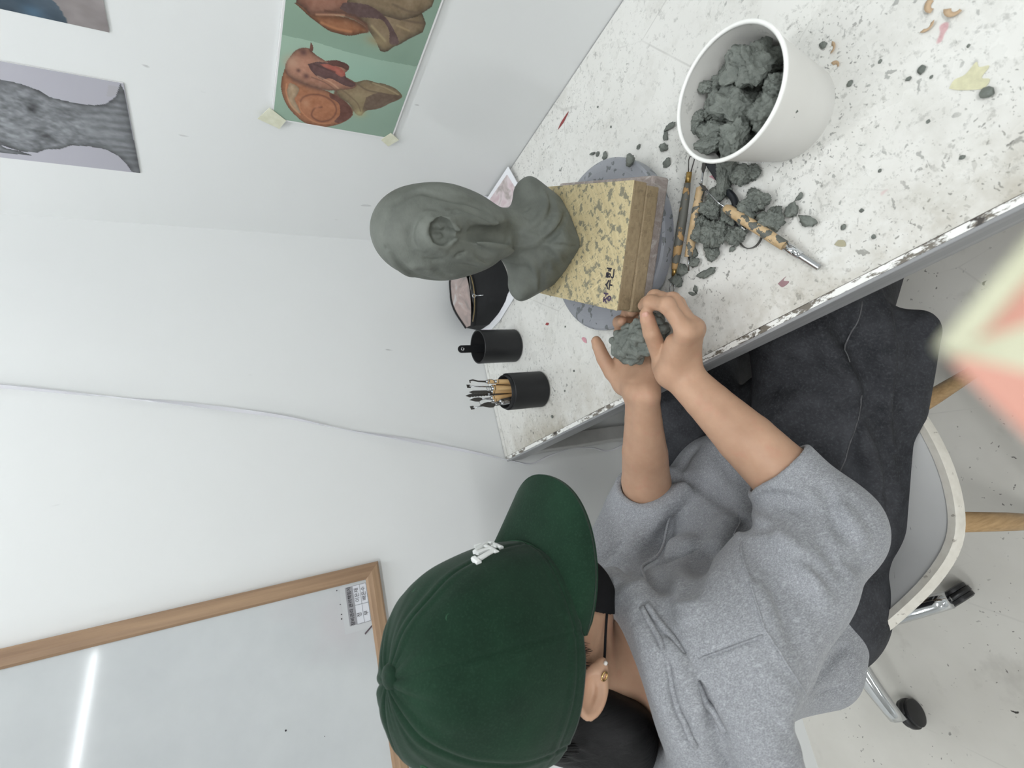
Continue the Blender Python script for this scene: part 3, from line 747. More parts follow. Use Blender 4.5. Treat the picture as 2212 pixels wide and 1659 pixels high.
# ================================================================== turntable, boards
t = NT('turntable_grey', 0.45)
c = t.ramp(t.noise(12, 4), [(0.3, srgb(136, 139, 146)), (0.7, srgb(152, 155, 161))])
cl = t.step(t.noise(75, 3, 0.5), 0.60, 0.625)
c = t.mix(t.math('MULTIPLY', cl, 0.9), c, srgb(104, 109, 110)); t.color(c); t.bump(cl, 0.5, 0.0015); M_TURN = t.m
TC = (-0.352, -0.551)
tt = empty('turntable', (*TC, TZ), 'round grey sculpting turntable under the wooden boards', 'turntable')
o = MB().lathe([(0.001, 0.035), (0.085, 0.035), (0.0855, 0.0355), (0.122, 0.0355), (0.123, 0.035), (0.136, 0.0345), (0.1395, 0.032), (0.140, 0.027), (0.139, 0.014), (0.134, 0.012), (0.05, 0.012)], (*TC, TZ), 96).build('wheel_plate', M_TURN, tt); autosmooth(o, 25)
o = MB().lathe([(0.001, 0.001), (0.100, 0.001), (0.104, 0.004), (0.100, 0.0115), (0.03, 0.012)], (*TC, TZ), 64).build('base', plain('turntable_base_dark', srgb(70, 72, 76), 0.5), tt); autosmooth(o, 30)

ang = math.atan2(0.099, -0.14)                       # along the boards' front edge
ex = Vector((-0.8165, 0.5774, 0)).normalized(); ey = Vector((-ex.y, ex.x, 0))   # ex: towards viewer's left, ey: towards the viewer
BC = Vector((-0.3725, -0.5815, 0))
BM = Matrix.Translation(BC) @ Matrix(((ex.x, ey.x, 0, 0), (ex.y, ey.y, 0, 0), (0, 0, 1, 0), (0, 0, 0, 1)))
def wood(name, a, b, dirt, dcol, dscale=60, thr=0.56, rot=0.0):
    t = NT(name, 0.55)
    g = t.noise(14, 5, 0.6, t.mapped((1.2, 14, 14), (0, 0, rot)))
    c = t.ramp(g, [(0.3, a), (0.7, b)])
    f = t.step(t.noise(dscale, 4, 0.6), thr, thr + 0.05); f2 = t.step(t.noise(dscale*2.6, 4, 0.6), 0.58, 0.64)
    c = t.mix(t.math('MULTIPLY', f, dirt), c, dcol); c = t.mix(t.math('MULTIPLY', f2, dirt*0.7), c, dcol)
    sc_ = t.step(t.noise(60, 2, 0.5, t.mapped((7, 0.5, 1), (0, 0, 0.9 + rot))), 0.66, 0.70)
    c = t.mix(t.math('MULTIPLY', sc_, 0.5), c, tuple(min(1, x*1.25) for x in b[:3]))
    t.color(c); t.bump(g, 0.1, 0.0006); return t.m
M_BOARDTOP = wood('yellow_board_clay_flecked', srgb(186, 170, 130), srgb(206, 192, 152), 0.8, srgb(108, 109, 98), 80, 0.535, -0.61)
M_BOARDLOW = wood('brown_board', srgb(136, 118, 92), srgb(160, 142, 112), 0.45, srgb(104, 92, 72), 50, 0.60, -0.61)
SZ = TZ + 0.0357
t = NT('plastic_wrap', 0.22, spec=0.6)
c = t.ramp(t.noise(26, 5, 0.65, t.mapped((2, 2, 1), (0, 0, 0.9), (0, 0, 0)), 1.5), [(0.25, srgb(138, 126, 120)), (0.55, srgb(164, 154, 149)), (0.8, srgb(200, 195, 192))])
t.color(c); t.bump(t.noise(45, 5, 0.7, None, 2.0), 0.8, 0.003); M_WRAP = t.m
def board(name, w, d, z0, th, mat, label, dx=0, dy=0, rot=0.0, parent=None, r=0.0025):
    e = None
    Mx = BM @ Matrix.Rotation(rot, 4, 'Z')
    o = MB().rbox((-w/2 + dx, -d/2 + dy, z0), (w/2 + dx, d/2 + dy, z0 + th), r, Mx).build(name, mat, None, False)
    autosmooth(o, 40); c_ = Mx @ Vector((dx, dy, z0)); set_origin(o, c_)
    tag(o, label, 'board'); return o
board('wrapped_slab', 0.186, 0.230, SZ, 0.031, M_WRAP, 'pinkish brown slab wrapped in clear plastic on the turntable', -0.007, -0.018, r=0.004)
board('wooden_board', 0.172, 0.222, SZ + 0.0312, 0.0238, M_BOARDLOW, 'brown wooden board, lower of the two under the bust', 0.004, 0.002, 0.012)
bt = empty('wooden_board', BC + Vector((0, 0, SZ + 0.0552)), 'clay flecked yellow wooden board directly under the bust with handwriting', 'board')
BZ = SZ + 0.0552 + 0.0245
M0 = BM
o = MB().rbox((-0.0865, -0.1125, SZ + 0.0552), (0.0865, 0.1125, BZ - 0.0012), 0.002, M0).build('panel', M_BOARDLOW, bt, False); autosmooth(o, 40)
o = MB().rbox((-0.0867, -0.1127, BZ - 0.0013), (0.0867, 0.1127, BZ), 0.0006, M0).build('top_face', M_BOARDTOP, bt, False)
# handwriting near the front left corner: three syllables drawn with a marker
def stroke(pts, w, zz, name, parent, mat):
    q = [M0 @ Vector((x, y, zz)) for x, y, *_ in spline([(a, b, 0) for a, b in pts], 5)]
    mb = MB(); N = len(q); vs_ = []; fs = []
    for k, p_ in enumerate(q):
        tg = (q[min(k+1, N-1)] - q[max(k-1, 0)]).normalized(); nn = Vector((-tg.y, tg.x, 0))*w/2
        vs_ += [p_ - nn, p_ + nn, p_ + nn + Vector((0, 0, 0.0003)), p_ - nn + Vector((0, 0, 0.0003))]
    for k in range(N - 1):
        for j in range(4): fs.append((k*4+j, k*4+(j+1) % 4, (k+1)*4+(j+1) % 4, (k+1)*4+j))
    fs += [(3, 2, 1, 0), ((N-1)*4, (N-1)*4+1, (N-1)*4+2, (N-1)*4+3)]
    return mb.add(vs_, fs)
def glyph(strokes, ox, oy, s, mat):
    mb = MB()
    for st_ in strokes:
        g = stroke([(ox - x*s, oy - y*s) for x, y in st_], 0.0023, BZ + 0.0001, 'x', bt, mat); mb.add(g.v, g.f)
    mb.build('handwriting', mat, bt, False)
M_PEN = plain('marker_pen', srgb(44, 42, 52), 0.5); M_PENV = plain('marker_pen_violet', srgb(70, 54, 84), 0.5)
# glyph boxes: x to the viewer's right, y up (away from the viewer); ex points left, ey towards the viewer
circ = lambda cx, cy, r: [(cx + r*math.cos(a), cy + r*math.sin(a)) for a in np.linspace(0.3, 2*math.pi + 0.2, 9)]
G1 = [[(0.05, 0.95), (0.55, 0.95)], [(0.35, 0.95), (0.2, 0.7), (0.0, 0.5)], [(0.3, 0.75), (0.55, 0.5)], [(0.62, 0.72), (0.88, 0.72)], [(0.9, 1.05), (0.9, 0.4)], circ(0.52, 0.2, 0.2)]
G2 = [[(0.5, 1.0), (0.35, 0.75), (0.08, 0.55)], [(0.48, 0.85), (0.7, 0.68), (0.92, 0.58)], [(0.02, 0.38), (0.5, 0.36), (0.98, 0.38)], [(0.5, 0.36), (0.5, -0.02)]]
G3 = [[(0.05, 1.0), (0.5, 1.0)], [(0.0, 0.82), (0.55, 0.82)], circ(0.27, 0.6, 0.15), [(0.62, 0.75), (0.85, 0.75)], [(0.62, 0.55), (0.85, 0.55)], [(0.9, 1.05), (0.9, 0.35)], [(0.15, 0.32), (0.15, 0.02), (0.9, 0.02)]]
for g, ox, mt in ((G1, 0.0795, M_PENV), (G2, 0.0605, M_PEN), (G3, 0.0440, M_PEN)):
    glyph(g, ox, 0.0965, 0.0150, mt)
# ================================================================== clay bust (front dir = ey of the boards, viewer's left = ex)
t = NT('grey_modelling_clay', 0.62, spec=0.35)
c = t.ramp(t.noise(26, 5, 0.6), [(0.25, srgb(92, 96, 90)), (0.75, srgb(116, 120, 113))])
t.color(c)
t.bump(t.noise(55, 5, 0.6, t.mapped((1, 1, 2.2))), 0.35, 0.0025); t.bump(t.noise(420, 2), 0.12, 0.0006)
M_CLAY = t.m
U3 = Vector((0, 0, 1))
def BL(x, y, z):      # bust local: x viewer's right, y towards the viewer, z up from the board
    q = BC + ex*(-x) + ey*(y - 0.055) + U3*(BZ + z); return (q.x, q.y, q.z)
RB = np.array([[-ex.x, -ex.y, 0], [ey.x, ey.y, 0], [0, 0, 1]])
f = Field((BC.x - 0.17, BC.y - 0.17, BZ - 0.004), (BC.x + 0.17, BC.y + 0.17, BZ + 0.345), 0.0017)
def be(c_, r_, tilt=0.0, yaw=0.0, roll=0.0, k=0.02, cut=False):
    R = np.array((Matrix.Rotation(roll, 3, 'Y') @ Matrix.Rotation(tilt, 3, 'X') @ Matrix.Rotation(yaw, 3, 'Z')).transposed())
    f.ell(BL(*c_), r_, R @ RB, k, cut)
def bc_(a, b, ra, rb, k=0.02, cut=False): f.cap(BL(*a), BL(*b), ra, rb, k, cut)
def g(pts, w, a): f.crease([f.snap(q) for q in spline([BL(*q) for q in pts], 4)], w, a*1.5, 1)
# head: tall egg, widest above the middle, tapering into a heavy neck
be((-0.002, 0.010, 0.228), (0.063, 0.072, 0.075), 0.0, k=0.0)
be((0.000, 0.022, 0.196), (0.063, 0.060, 0.066), 0.15, k=0.02)
be((0.002, 0.024, 0.160), (0.048, 0.046, 0.052), 0.1, k=0.02)
be((-0.004, 0.040, 0.170), (0.040, 0.036, 0.052), 0.0, k=0.015)
bc_((0.004, 0.012, 0.150), (0.006, 0.004, 0.050), 0.035, 0.042, 0.02)
# shoulders cut off short, chest rounding down to the front
bc_((0.0, -0.004, 0.052), (0.064, -0.014, 0.046), 0.036, 0.026, 0.025)
bc_((0.0, -0.004, 0.054), (-0.066, -0.008, 0.046), 0.036, 0.026, 0.025)
be((0.0, 0.022, 0.024), (0.068, 0.048, 0.050), k=0.025)
be((0.002, 0.060, 0.006), (0.060, 0.044, 0.036), k=0.025)
bc_((0.070, -0.006, 0.048), (0.060, 0.0, 0.012), 0.022, 0.020, 0.02)
bc_((-0.074, -0.002, 0.048), (-0.060, 0.0, 0.012), 0.022, 0.020, 0.02)
be((0.0, -0.016, 0.016), (0.066, 0.038, 0.045), k=0.025)
# planed faces on the shoulders
f.half(BL(0.092, 0, 0.04), tuple(RB.T @ np.array([0.86, 0.30, -0.42])), 0.008)
f.half(BL(-0.094, 0, 0.04), tuple(RB.T @ np.array([-0.86, 0.25, -0.45])), 0.008)
f.half(BL(0.062, 0.030, 0.035), tuple(RB.T @ np.array([0.62, 0.70, -0.28])), 0.015)
f.half(BL(-0.062, 0.034, 0.035), tuple(RB.T @ np.array([-0.60, 0.72, -0.28])), 0.015)
# front stalk: ring-lipped socket with a slit running down the throat
be((0.000, 0.080, 0.238), (0.027, 0.020, 0.026), 0.10, k=0.008)
be((0.0, 0.072, 0.215), (0.026, 0.022, 0.040), 0.0, k=0.016)
be((-0.002, 0.062, 0.160), (0.028, 0.022, 0.052), 0.15, k=0.02)
be((0.0, 0.101, 0.2395), (0.0185, 0.022, 0.0175), 0.10, k=0.0015, cut=True); be((-0.006, 0.078, 0.238), (0.006, 0.008, 0.010), k=0.002); be((0.007, 0.078, 0.237), (0.006, 0.008, 0.010), k=0.002)
g([(0.0235*math.cos(a), 0.098, 0.238 + 0.0225*math.sin(a)) for a in np.linspace(0, 2*math.pi, 14)], 0.0035, -0.0016)
bc_((0.003, 0.094, 0.204), (0.003, 0.072, 0.120), 0.0050, 0.013, 0.005, True)
bc_((0.003, 0.086, 0.160), (0.0, 0.062, 0.092), 0.010, 0.019, 0.006, True)
BUST_MARKS = [
    ([(-0.386, -0.554, 1.125), (-0.393, -0.551, 1.119), (-0.398, -0.546, 1.113), (-0.403, -0.542, 1.106), (-0.406, -0.535, 1.097), (-0.409, -0.531, 1.087), (-0.413, -0.529, 1.077), (-0.415, -0.527, 1.067), (-0.416, -0.524, 1.057), (-0.418, -0.525, 1.047), (-0.419, -0.526, 1.036), (-0.418, -0.532, 1.023), (-0.416, -0.539, 1.009)], 0.0042, 0.0065),
    ([(-0.389, -0.545, 1.123), (-0.394, -0.54, 1.116), (-0.398, -0.532, 1.109), (-0.403, -0.527, 1.1), (-0.407, -0.521, 1.091), (-0.409, -0.516, 1.08)], 0.0060, -0.0040),
    ([(-0.341, -0.59, 1.117), (-0.338, -0.596, 1.109), (-0.333, -0.6, 1.099), (-0.331, -0.603, 1.092), (-0.331, -0.605, 1.085), (-0.334, -0.608, 1.079), (-0.338, -0.612, 1.073), (-0.342, -0.614, 1.063), (-0.346, -0.616, 1.051), (-0.347, -0.617, 1.04), (-0.347, -0.617, 1.029), (-0.349, -0.616, 1.02), (-0.351, -0.616, 1.012), (-0.355, -0.615, 1.005), (-0.359, -0.615, 0.998)], 0.0042, 0.0065),
    ([(-0.326, -0.601, 1.093), (-0.324, -0.604, 1.082), (-0.323, -0.606, 1.072), (-0.324, -0.609, 1.062), (-0.328, -0.612, 1.052), (-0.333, -0.615, 1.043), (-0.337, -0.616, 1.032), (-0.341, -0.616, 1.024), (-0.343, -0.615, 1.014)], 0.0060, -0.0040),
    ([(-0.353, -0.578, 1.129), (-0.356, -0.575, 1.13), (-0.36, -0.571, 1.132), (-0.366, -0.567, 1.132), (-0.371, -0.561, 1.132)], 0.0018, 0.0040),
    ([(-0.38, -0.553, 1.128), (-0.383, -0.552, 1.127), (-0.385, -0.549, 1.125)], 0.0018, 0.0030),
    ([(-0.376, -0.616, 1.093), (-0.38, -0.611, 1.097), (-0.382, -0.603, 1.1), (-0.385, -0.597, 1.101), (-0.39, -0.593, 1.101), (-0.395, -0.59, 1.099), (-0.4, -0.586, 1.095), (-0.404, -0.584, 1.091), (-0.406, -0.58, 1.085)], 0.0070, -0.0035),
    ([(-0.378, -0.611, 1.097), (-0.379, -0.602, 1.1), (-0.381, -0.596, 1.103), (-0.385, -0.591, 1.104), (-0.39, -0.587, 1.104), (-0.396, -0.583, 1.101), (-0.401, -0.578, 1.097)], 0.0080, 0.0040),
    ([(-0.386, -0.612, 1.062), (-0.393, -0.617, 1.059), (-0.396, -0.619, 1.053), (-0.391, -0.612, 1.039), (-0.387, -0.608, 1.025), (-0.382, -0.606, 1.012), (-0.377, -0.605, 1.0), (-0.375, -0.607, 0.992), (-0.374, -0.609, 0.986)], 0.0045, -0.0050),
    ([(-0.4, -0.607, 1.061), (-0.403, -0.613, 1.055), (-0.4, -0.61, 1.044), (-0.4, -0.608, 1.032), (-0.4, -0.605, 1.02), (-0.399, -0.603, 1.01), (-0.4, -0.601, 0.999), (-0.4, -0.599, 0.987), (-0.398, -0.596, 0.976), (-0.386, -0.584, 0.96), (-0.378, -0.576, 0.949)], 0.0040, -0.0050),
    ([(-0.391, -0.607, 1.061), (-0.398, -0.616, 1.056), (-0.397, -0.612, 1.044), (-0.394, -0.608, 1.031), (-0.39, -0.605, 1.018), (-0.384, -0.599, 1.003), (-0.38, -0.595, 0.989), (-0.376, -0.59, 0.974), (-0.371, -0.584, 0.958)], 0.0080, 0.0100),
    ([(-0.39, -0.609, 1.033), (-0.386, -0.605, 1.02), (-0.383, -0.602, 1.007), (-0.379, -0.599, 0.993), (-0.374, -0.593, 0.978)], 0.0120, 0.0070),
    ([(-0.377, -0.62, 1.087), (-0.375, -0.623, 1.082), (-0.373, -0.624, 1.076), (-0.375, -0.625, 1.069), (-0.377, -0.624, 1.061)], 0.0050, 0.0040),
    ([(-0.367, -0.621, 1.064), (-0.363, -0.619, 1.058), (-0.361, -0.619, 1.054), (-0.36, -0.619, 1.05), (-0.358, -0.618, 1.046)], 0.0020, 0.0040),
    ([(-0.372, -0.624, 1.065), (-0.373, -0.624, 1.061), (-0.371, -0.621, 1.056), (-0.37, -0.621, 1.051), (-0.369, -0.62, 1.047)], 0.0020, 0.0035),
    ([(-0.384, -0.624, 1.06), (-0.387, -0.624, 1.056), (-0.387, -0.621, 1.05), (-0.388, -0.618, 1.044), (-0.388, -0.614, 1.038)], 0.0028, 0.0045),
    ([(-0.38, -0.619, 1.036), (-0.381, -0.618, 1.034), (-0.382, -0.617, 1.031), (-0.382, -0.616, 1.03), (-0.382, -0.615, 1.028)], 0.0022, 0.0030),
    ([(-0.355, -0.608, 1.09), (-0.358, -0.611, 1.084), (-0.362, -0.616, 1.079), (-0.368, -0.622, 1.075), (-0.37, -0.623, 1.069)], 0.0050, 0.0030),
    ([(-0.409, -0.571, 1.085), (-0.411, -0.572, 1.08), (-0.411, -0.572, 1.075), (-0.412, -0.575, 1.07), (-0.412, -0.575, 1.064)], 0.0024, 0.0045),
    ([(-0.412, -0.586, 1.051), (-0.411, -0.588, 1.048), (-0.411, -0.591, 1.045), (-0.409, -0.591, 1.04), (-0.409, -0.593, 1.036)], 0.0024, 0.0045),
    ([(-0.405, -0.605, 1.047), (-0.407, -0.604, 1.05), (-0.409, -0.604, 1.052), (-0.41, -0.603, 1.055), (-0.412, -0.602, 1.058)], 0.0024, 0.0040),
    ([(-0.413, -0.603, 1.072), (-0.411, -0.605, 1.065), (-0.41, -0.607, 1.057), (-0.407, -0.603, 1.047), (-0.406, -0.601, 1.037), (-0.405, -0.598, 1.026), (-0.406, -0.595, 1.015), (-0.406, -0.592, 1.004), (-0.407, -0.589, 0.993)], 0.0040, 0.0050),
    ([(-0.412, -0.59, 1.063), (-0.411, -0.586, 1.049), (-0.412, -0.584, 1.036), (-0.412, -0.583, 1.024), (-0.412, -0.579, 1.012), (-0.413, -0.574, 0.999), (-0.412, -0.564, 0.984)], 0.0070, -0.0040),
    ([(-0.375, -0.622, 1.056), (-0.374, -0.621, 1.045), (-0.373, -0.619, 1.034), (-0.374, -0.617, 1.022), (-0.376, -0.615, 1.011), (-0.377, -0.613, 1.001), (-0.375, -0.607, 0.989)], 0.0055, -0.0045),
    ([(-0.356, -0.618, 1.054), (-0.358, -0.619, 1.045), (-0.361, -0.619, 1.035), (-0.364, -0.618, 1.025), (-0.368, -0.617, 1.014), (-0.37, -0.615, 1.003), (-0.373, -0.614, 0.992)], 0.0045, 0.0040),
    ([(-0.359, -0.614, 0.989), (-0.366, -0.614, 0.983), (-0.37, -0.61, 0.974), (-0.364, -0.595, 0.955), (-0.357, -0.581, 0.936), (-0.357, -0.58, 0.925), (-0.358, -0.582, 0.916)], 0.0060, 0.0045),
    ([(-0.374, -0.609, 0.983), (-0.372, -0.607, 0.976), (-0.37, -0.604, 0.968), (-0.363, -0.596, 0.955), (-0.355, -0.585, 0.94)], 0.0022, 0.0040),
    ([(-0.369, -0.583, 0.951), (-0.374, -0.581, 0.954), (-0.379, -0.581, 0.959), (-0.385, -0.584, 0.965), (-0.398, -0.597, 0.978)], 0.0030, 0.0045),
    ([(-0.408, -0.584, 0.979), (-0.375, -0.521, 0.934), (-0.376, -0.512, 0.922), (-0.384, -0.519, 0.916), (-0.39, -0.528, 0.911), (-0.393, -0.536, 0.906), (-0.394, -0.545, 0.903)], 0.0070, 0.0035),
    ([(-0.356, -0.581, 0.931), (-0.359, -0.579, 0.923), (-0.363, -0.578, 0.916), (-0.368, -0.58, 0.908), (-0.374, -0.582, 0.9)], 0.0060, -0.0045),
    ([(-0.374, -0.566, 0.932), (-0.373, -0.567, 0.922), (-0.373, -0.571, 0.914), (-0.375, -0.576, 0.907), (-0.377, -0.58, 0.9)], 0.0060, -0.0040),
    ([(-0.377, -0.582, 0.899), (-0.375, -0.587, 0.894), (-0.373, -0.593, 0.889), (-0.369, -0.599, 0.883), (-0.36, -0.602, 0.875), (-0.346, -0.599, 0.862), (-0.327, -0.592, 0.845)], 0.0045, 0.0060),
    ([(-0.374, -0.585, 0.897), (-0.369, -0.591, 0.894), (-0.365, -0.596, 0.891), (-0.36, -0.6, 0.885), (-0.353, -0.602, 0.878), (-0.342, -0.601, 0.87), (-0.329, -0.596, 0.859)], 0.0080, -0.0050),
    ([(-0.38, -0.579, 0.898), (-0.386, -0.578, 0.893), (-0.393, -0.577, 0.887), (-0.398, -0.573, 0.879), (-0.401, -0.565, 0.869), (-0.401, -0.551, 0.854), (-0.401, -0.538, 0.841)], 0.0050, 0.0045),
    ([(-0.384, -0.59, 0.885), (-0.387, -0.594, 0.879), (-0.388, -0.596, 0.872), (-0.389, -0.595, 0.862), (-0.386, -0.591, 0.849), (-0.385, -0.59, 0.839)], 0.0020, 0.0060),
    ([(-0.363, -0.598, 0.852), (-0.363, -0.596, 0.843), (-0.365, -0.596, 0.837), (-0.368, -0.597, 0.833)], 0.0020, 0.0035),
    ([(-0.393, -0.574, 0.888), (-0.398, -0.567, 0.887), (-0.401, -0.558, 0.883), (-0.405, -0.55, 0.878), (-0.407, -0.539, 0.868)], 0.0050, 0.0030),
    ([(-0.29, -0.594, 0.879), (-0.301, -0.594, 0.878), (-0.313, -0.596, 0.88), (-0.325, -0.599, 0.886), (-0.334, -0.598, 0.893), (-0.342, -0.595, 0.899), (-0.348, -0.591, 0.906), (-0.352, -0.586, 0.912), (-0.356, -0.582, 0.918)], 0.0050, -0.0055),
    ([(-0.417, -0.501, 0.87), (-0.412, -0.518, 0.879), (-0.407, -0.533, 0.887), (-0.4, -0.544, 0.895), (-0.393, -0.551, 0.903), (-0.388, -0.553, 0.909), (-0.384, -0.552, 0.915)], 0.0050, -0.0055),
    ([(-0.416, -0.503, 0.866), (-0.411, -0.518, 0.873), (-0.408, -0.535, 0.882), (-0.404, -0.544, 0.888), (-0.4, -0.55, 0.894)], 0.0060, 0.0045),
    ([(-0.293, -0.592, 0.868), (-0.305, -0.594, 0.869), (-0.318, -0.597, 0.873), (-0.332, -0.6, 0.882), (-0.342, -0.6, 0.889)], 0.0070, 0.0040),
    ([(-0.327, -0.584, 0.921), (-0.324, -0.584, 0.916), (-0.322, -0.585, 0.912), (-0.319, -0.586, 0.909), (-0.318, -0.587, 0.906)], 0.0020, 0.0035),
    ([(-0.336, -0.585, 0.92), (-0.338, -0.586, 0.917), (-0.34, -0.587, 0.914)], 0.0018, 0.0025),
    ([(-0.396, -0.584, 0.868), (-0.395, -0.576, 0.858), (-0.394, -0.567, 0.846), (-0.395, -0.562, 0.84), (-0.398, -0.557, 0.835)], 0.0040, 0.0030),
    ([(-0.408, -0.544, 1.096), (-0.409, -0.551, 1.093), (-0.41, -0.558, 1.09), (-0.411, -0.561, 1.084), (-0.412, -0.562, 1.078), (-0.414, -0.561, 1.075), (-0.415, -0.557, 1.071)], 0.0060, -0.0050),
    ([(-0.415, -0.558, 1.069), (-0.417, -0.553, 1.059), (-0.418, -0.548, 1.048), (-0.419, -0.548, 1.042), (-0.419, -0.549, 1.036)], 0.0050, 0.0030),
    ([(-0.389, -0.618, 1.091), (-0.389, -0.619, 1.089), (-0.383, -0.61, 1.081), (-0.383, -0.611, 1.073), (-0.384, -0.613, 1.065)], 0.0018, 0.0030),
    ([(-0.39, -0.617, 1.091), (-0.393, -0.616, 1.091), (-0.396, -0.613, 1.091), (-0.398, -0.612, 1.091), (-0.401, -0.609, 1.091)], 0.0018, 0.0030),
    ([(-0.383, -0.61, 1.077), (-0.387, -0.605, 1.075), (-0.394, -0.603, 1.075)], 0.0018, 0.0030),
    ([(-0.406, -0.606, 1.088), (-0.405, -0.604, 1.081), (-0.403, -0.6, 1.073), (-0.401, -0.601, 1.068), (-0.4, -0.604, 1.064)], 0.0018, 0.0030),
    ([(-0.366, -0.616, 1.014), (-0.368, -0.616, 1.008), (-0.37, -0.615, 1.003), (-0.372, -0.615, 0.997), (-0.372, -0.614, 0.99)], 0.0024, 0.0035),
    ([(-0.409, -0.589, 1.02), (-0.411, -0.584, 1.012), (-0.411, -0.579, 1.003), (-0.411, -0.577, 0.996), (-0.411, -0.577, 0.99)], 0.0024, 0.0035),
    ([(-0.414, -0.573, 1.032), (-0.415, -0.57, 1.023), (-0.415, -0.566, 1.013), (-0.414, -0.562, 1.004), (-0.412, -0.559, 0.994)], 0.0024, 0.0030),
]
for pts, w_, a_ in BUST_MARKS: f.crease(pts, w_, a_*1.3, 1)
f.half((BC.x, BC.y, BZ + 0.0002), (0, 0, -1))
V, Fc = f.mesh(); V = relax(V, Fc, 1, 0.3)
o = mesh_obj('clay_bust', V, Fc, M_CLAY); set_origin(o, (BC.x, BC.y, BZ))
tag(o, 'grey clay bust of a snail headed creature on the wooden boards', 'sculpture')
# ================================================================== black tool cups
t = NT('black_leatherette', 0.48, spec=0.4); t.color(srgb(30, 31, 33)); t.bump(t.noise(600, 2), 0.25, 0.0006); M_BLACK = t.m
M_BLACKIN = plain('black_lining', srgb(22, 22, 24), 0.9)
M_STEEL = plain('steel', srgb(176, 178, 180), 0.25, 1.0); M_DSTEEL = plain('dark_steel', srgb(92, 90, 88), 0.4, 0.9)
M_BRASS = plain('brass', srgb(170, 140, 84), 0.35, 0.9); M_CHROME = plain('chrome', srgb(215, 217, 220), 0.08, 1.0)
C1 = Vector((-0.365, -0.163, TZ)); C2 = Vector((-0.492, -0.222, TZ))
cup = empty('tool_cup', C1, 'empty black leatherette cup with a snap strap standing up', 'cup')
def shell(h, r, th=0.003, fl=0.004): return [(0.001, 0.0), (r - 0.003, 0.0), (r, 0.003), (r, h - 0.001), (r - th*0.5, h), (r - th, h - 0.001), (r - th, fl), (0.001, fl)]
autosmooth(MB().lathe(shell(0.096, 0.0375), C1, 64).build('body', M_BLACK, cup), 40)
autosmooth(MB().lathe([(0.0343, 0.004), (0.0343, 0.094)], C1, 48).build('lining', M_BLACKIN, cup), 40)
d_ = Vector((0.25, 0.97, 0)); sx = Vector((0.97, -0.25, 0))
b0 = C1 + d_*0.030 + Vector((0.0, 0, 0.05))
st = MB(); w = 0.0085
outline = [(-w, 0), (w, 0), (w, 0.072)] + [(w*math.cos(a), 0.072 + w*math.sin(a)) for a in np.linspace(0.2, math.pi - 0.2, 7)] + [(-w, 0.072)]
st.prism(outline, b0, sx, (0, 0, 1), -d_, 0.0022); o = st.build('strap', M_BLACK, cup, False)
sn = b0 - d_*0.0024 + Vector((0, 0, 0.069))
Rs = Vector((0, 0, 1)).rotation_difference(-d_).to_matrix()
MB().lathe([(0.0045, 0.0), (0.0042, 0.0012), (0.003, 0.0016), (0.0024, 0.0008), (0.0005, 0.0006)], sn, 20, Rs).build('snap', M_CHROME, o)
MB().rbox((-0.03, -0.004, 0.0), (0.03, 0.004, 0.06), 0.002, Matrix.Translation(C1 + Vector((0.003, -0.006, 0.006)))).build('divider', M_BLACKIN, cup, False)

cup2 = empty('tool_cup', C2, 'black leatherette cup filled with sculpting tools', 'cup')
autosmooth(MB().lathe(shell(0.084, 0.0385), C2, 64).build('body', M_BLACK, cup2), 40)
autosmooth(MB().lathe([(0.0352, 0.004), (0.0352, 0.090), (0.0340, 0.0915), (0.0328, 0.090), (0.0328, 0.01), (0.001, 0.01)], C2, 48).build('inner_sleeve', M_BLACK, cup2), 40)

def wood_tool(name, a, b): return wood(name, a, b, 0.0, b)
t = NT('pale_wood_handle', 0.5); gpl = t.noise(120, 3, 0.5, t.mapped((1, 1, 0.15)))
t.color(t.ramp(gpl, [(0.3, srgb(196, 160, 110)), (0.7, srgb(222, 190, 142))])); M_HANDLE = t.m
t = NT('clay_smeared_handle', 0.55)
c = t.ramp(t.noise(90, 3), [(0.3, srgb(184, 156, 116)), (0.7, srgb(210, 184, 146))])
fs_ = t.step(t.noise(85, 4, 0.55), 0.535, 0.55); c = t.mix(fs_, c, srgb(96, 98, 92)); t.color(c); t.bump(fs_, 0.7, 0.001); M_SMEAR = t.m
t = NT('clay_caked_handle', 0.6)
fs_ = t.step(t.noise(60, 4, 0.55), 0.44, 0.47); c = t.mix(fs_, srgb(176, 142, 96), srgb(98, 98, 92)); t.color(c); t.bump(fs_, 0.7, 0.001); M_CAKED = t.m

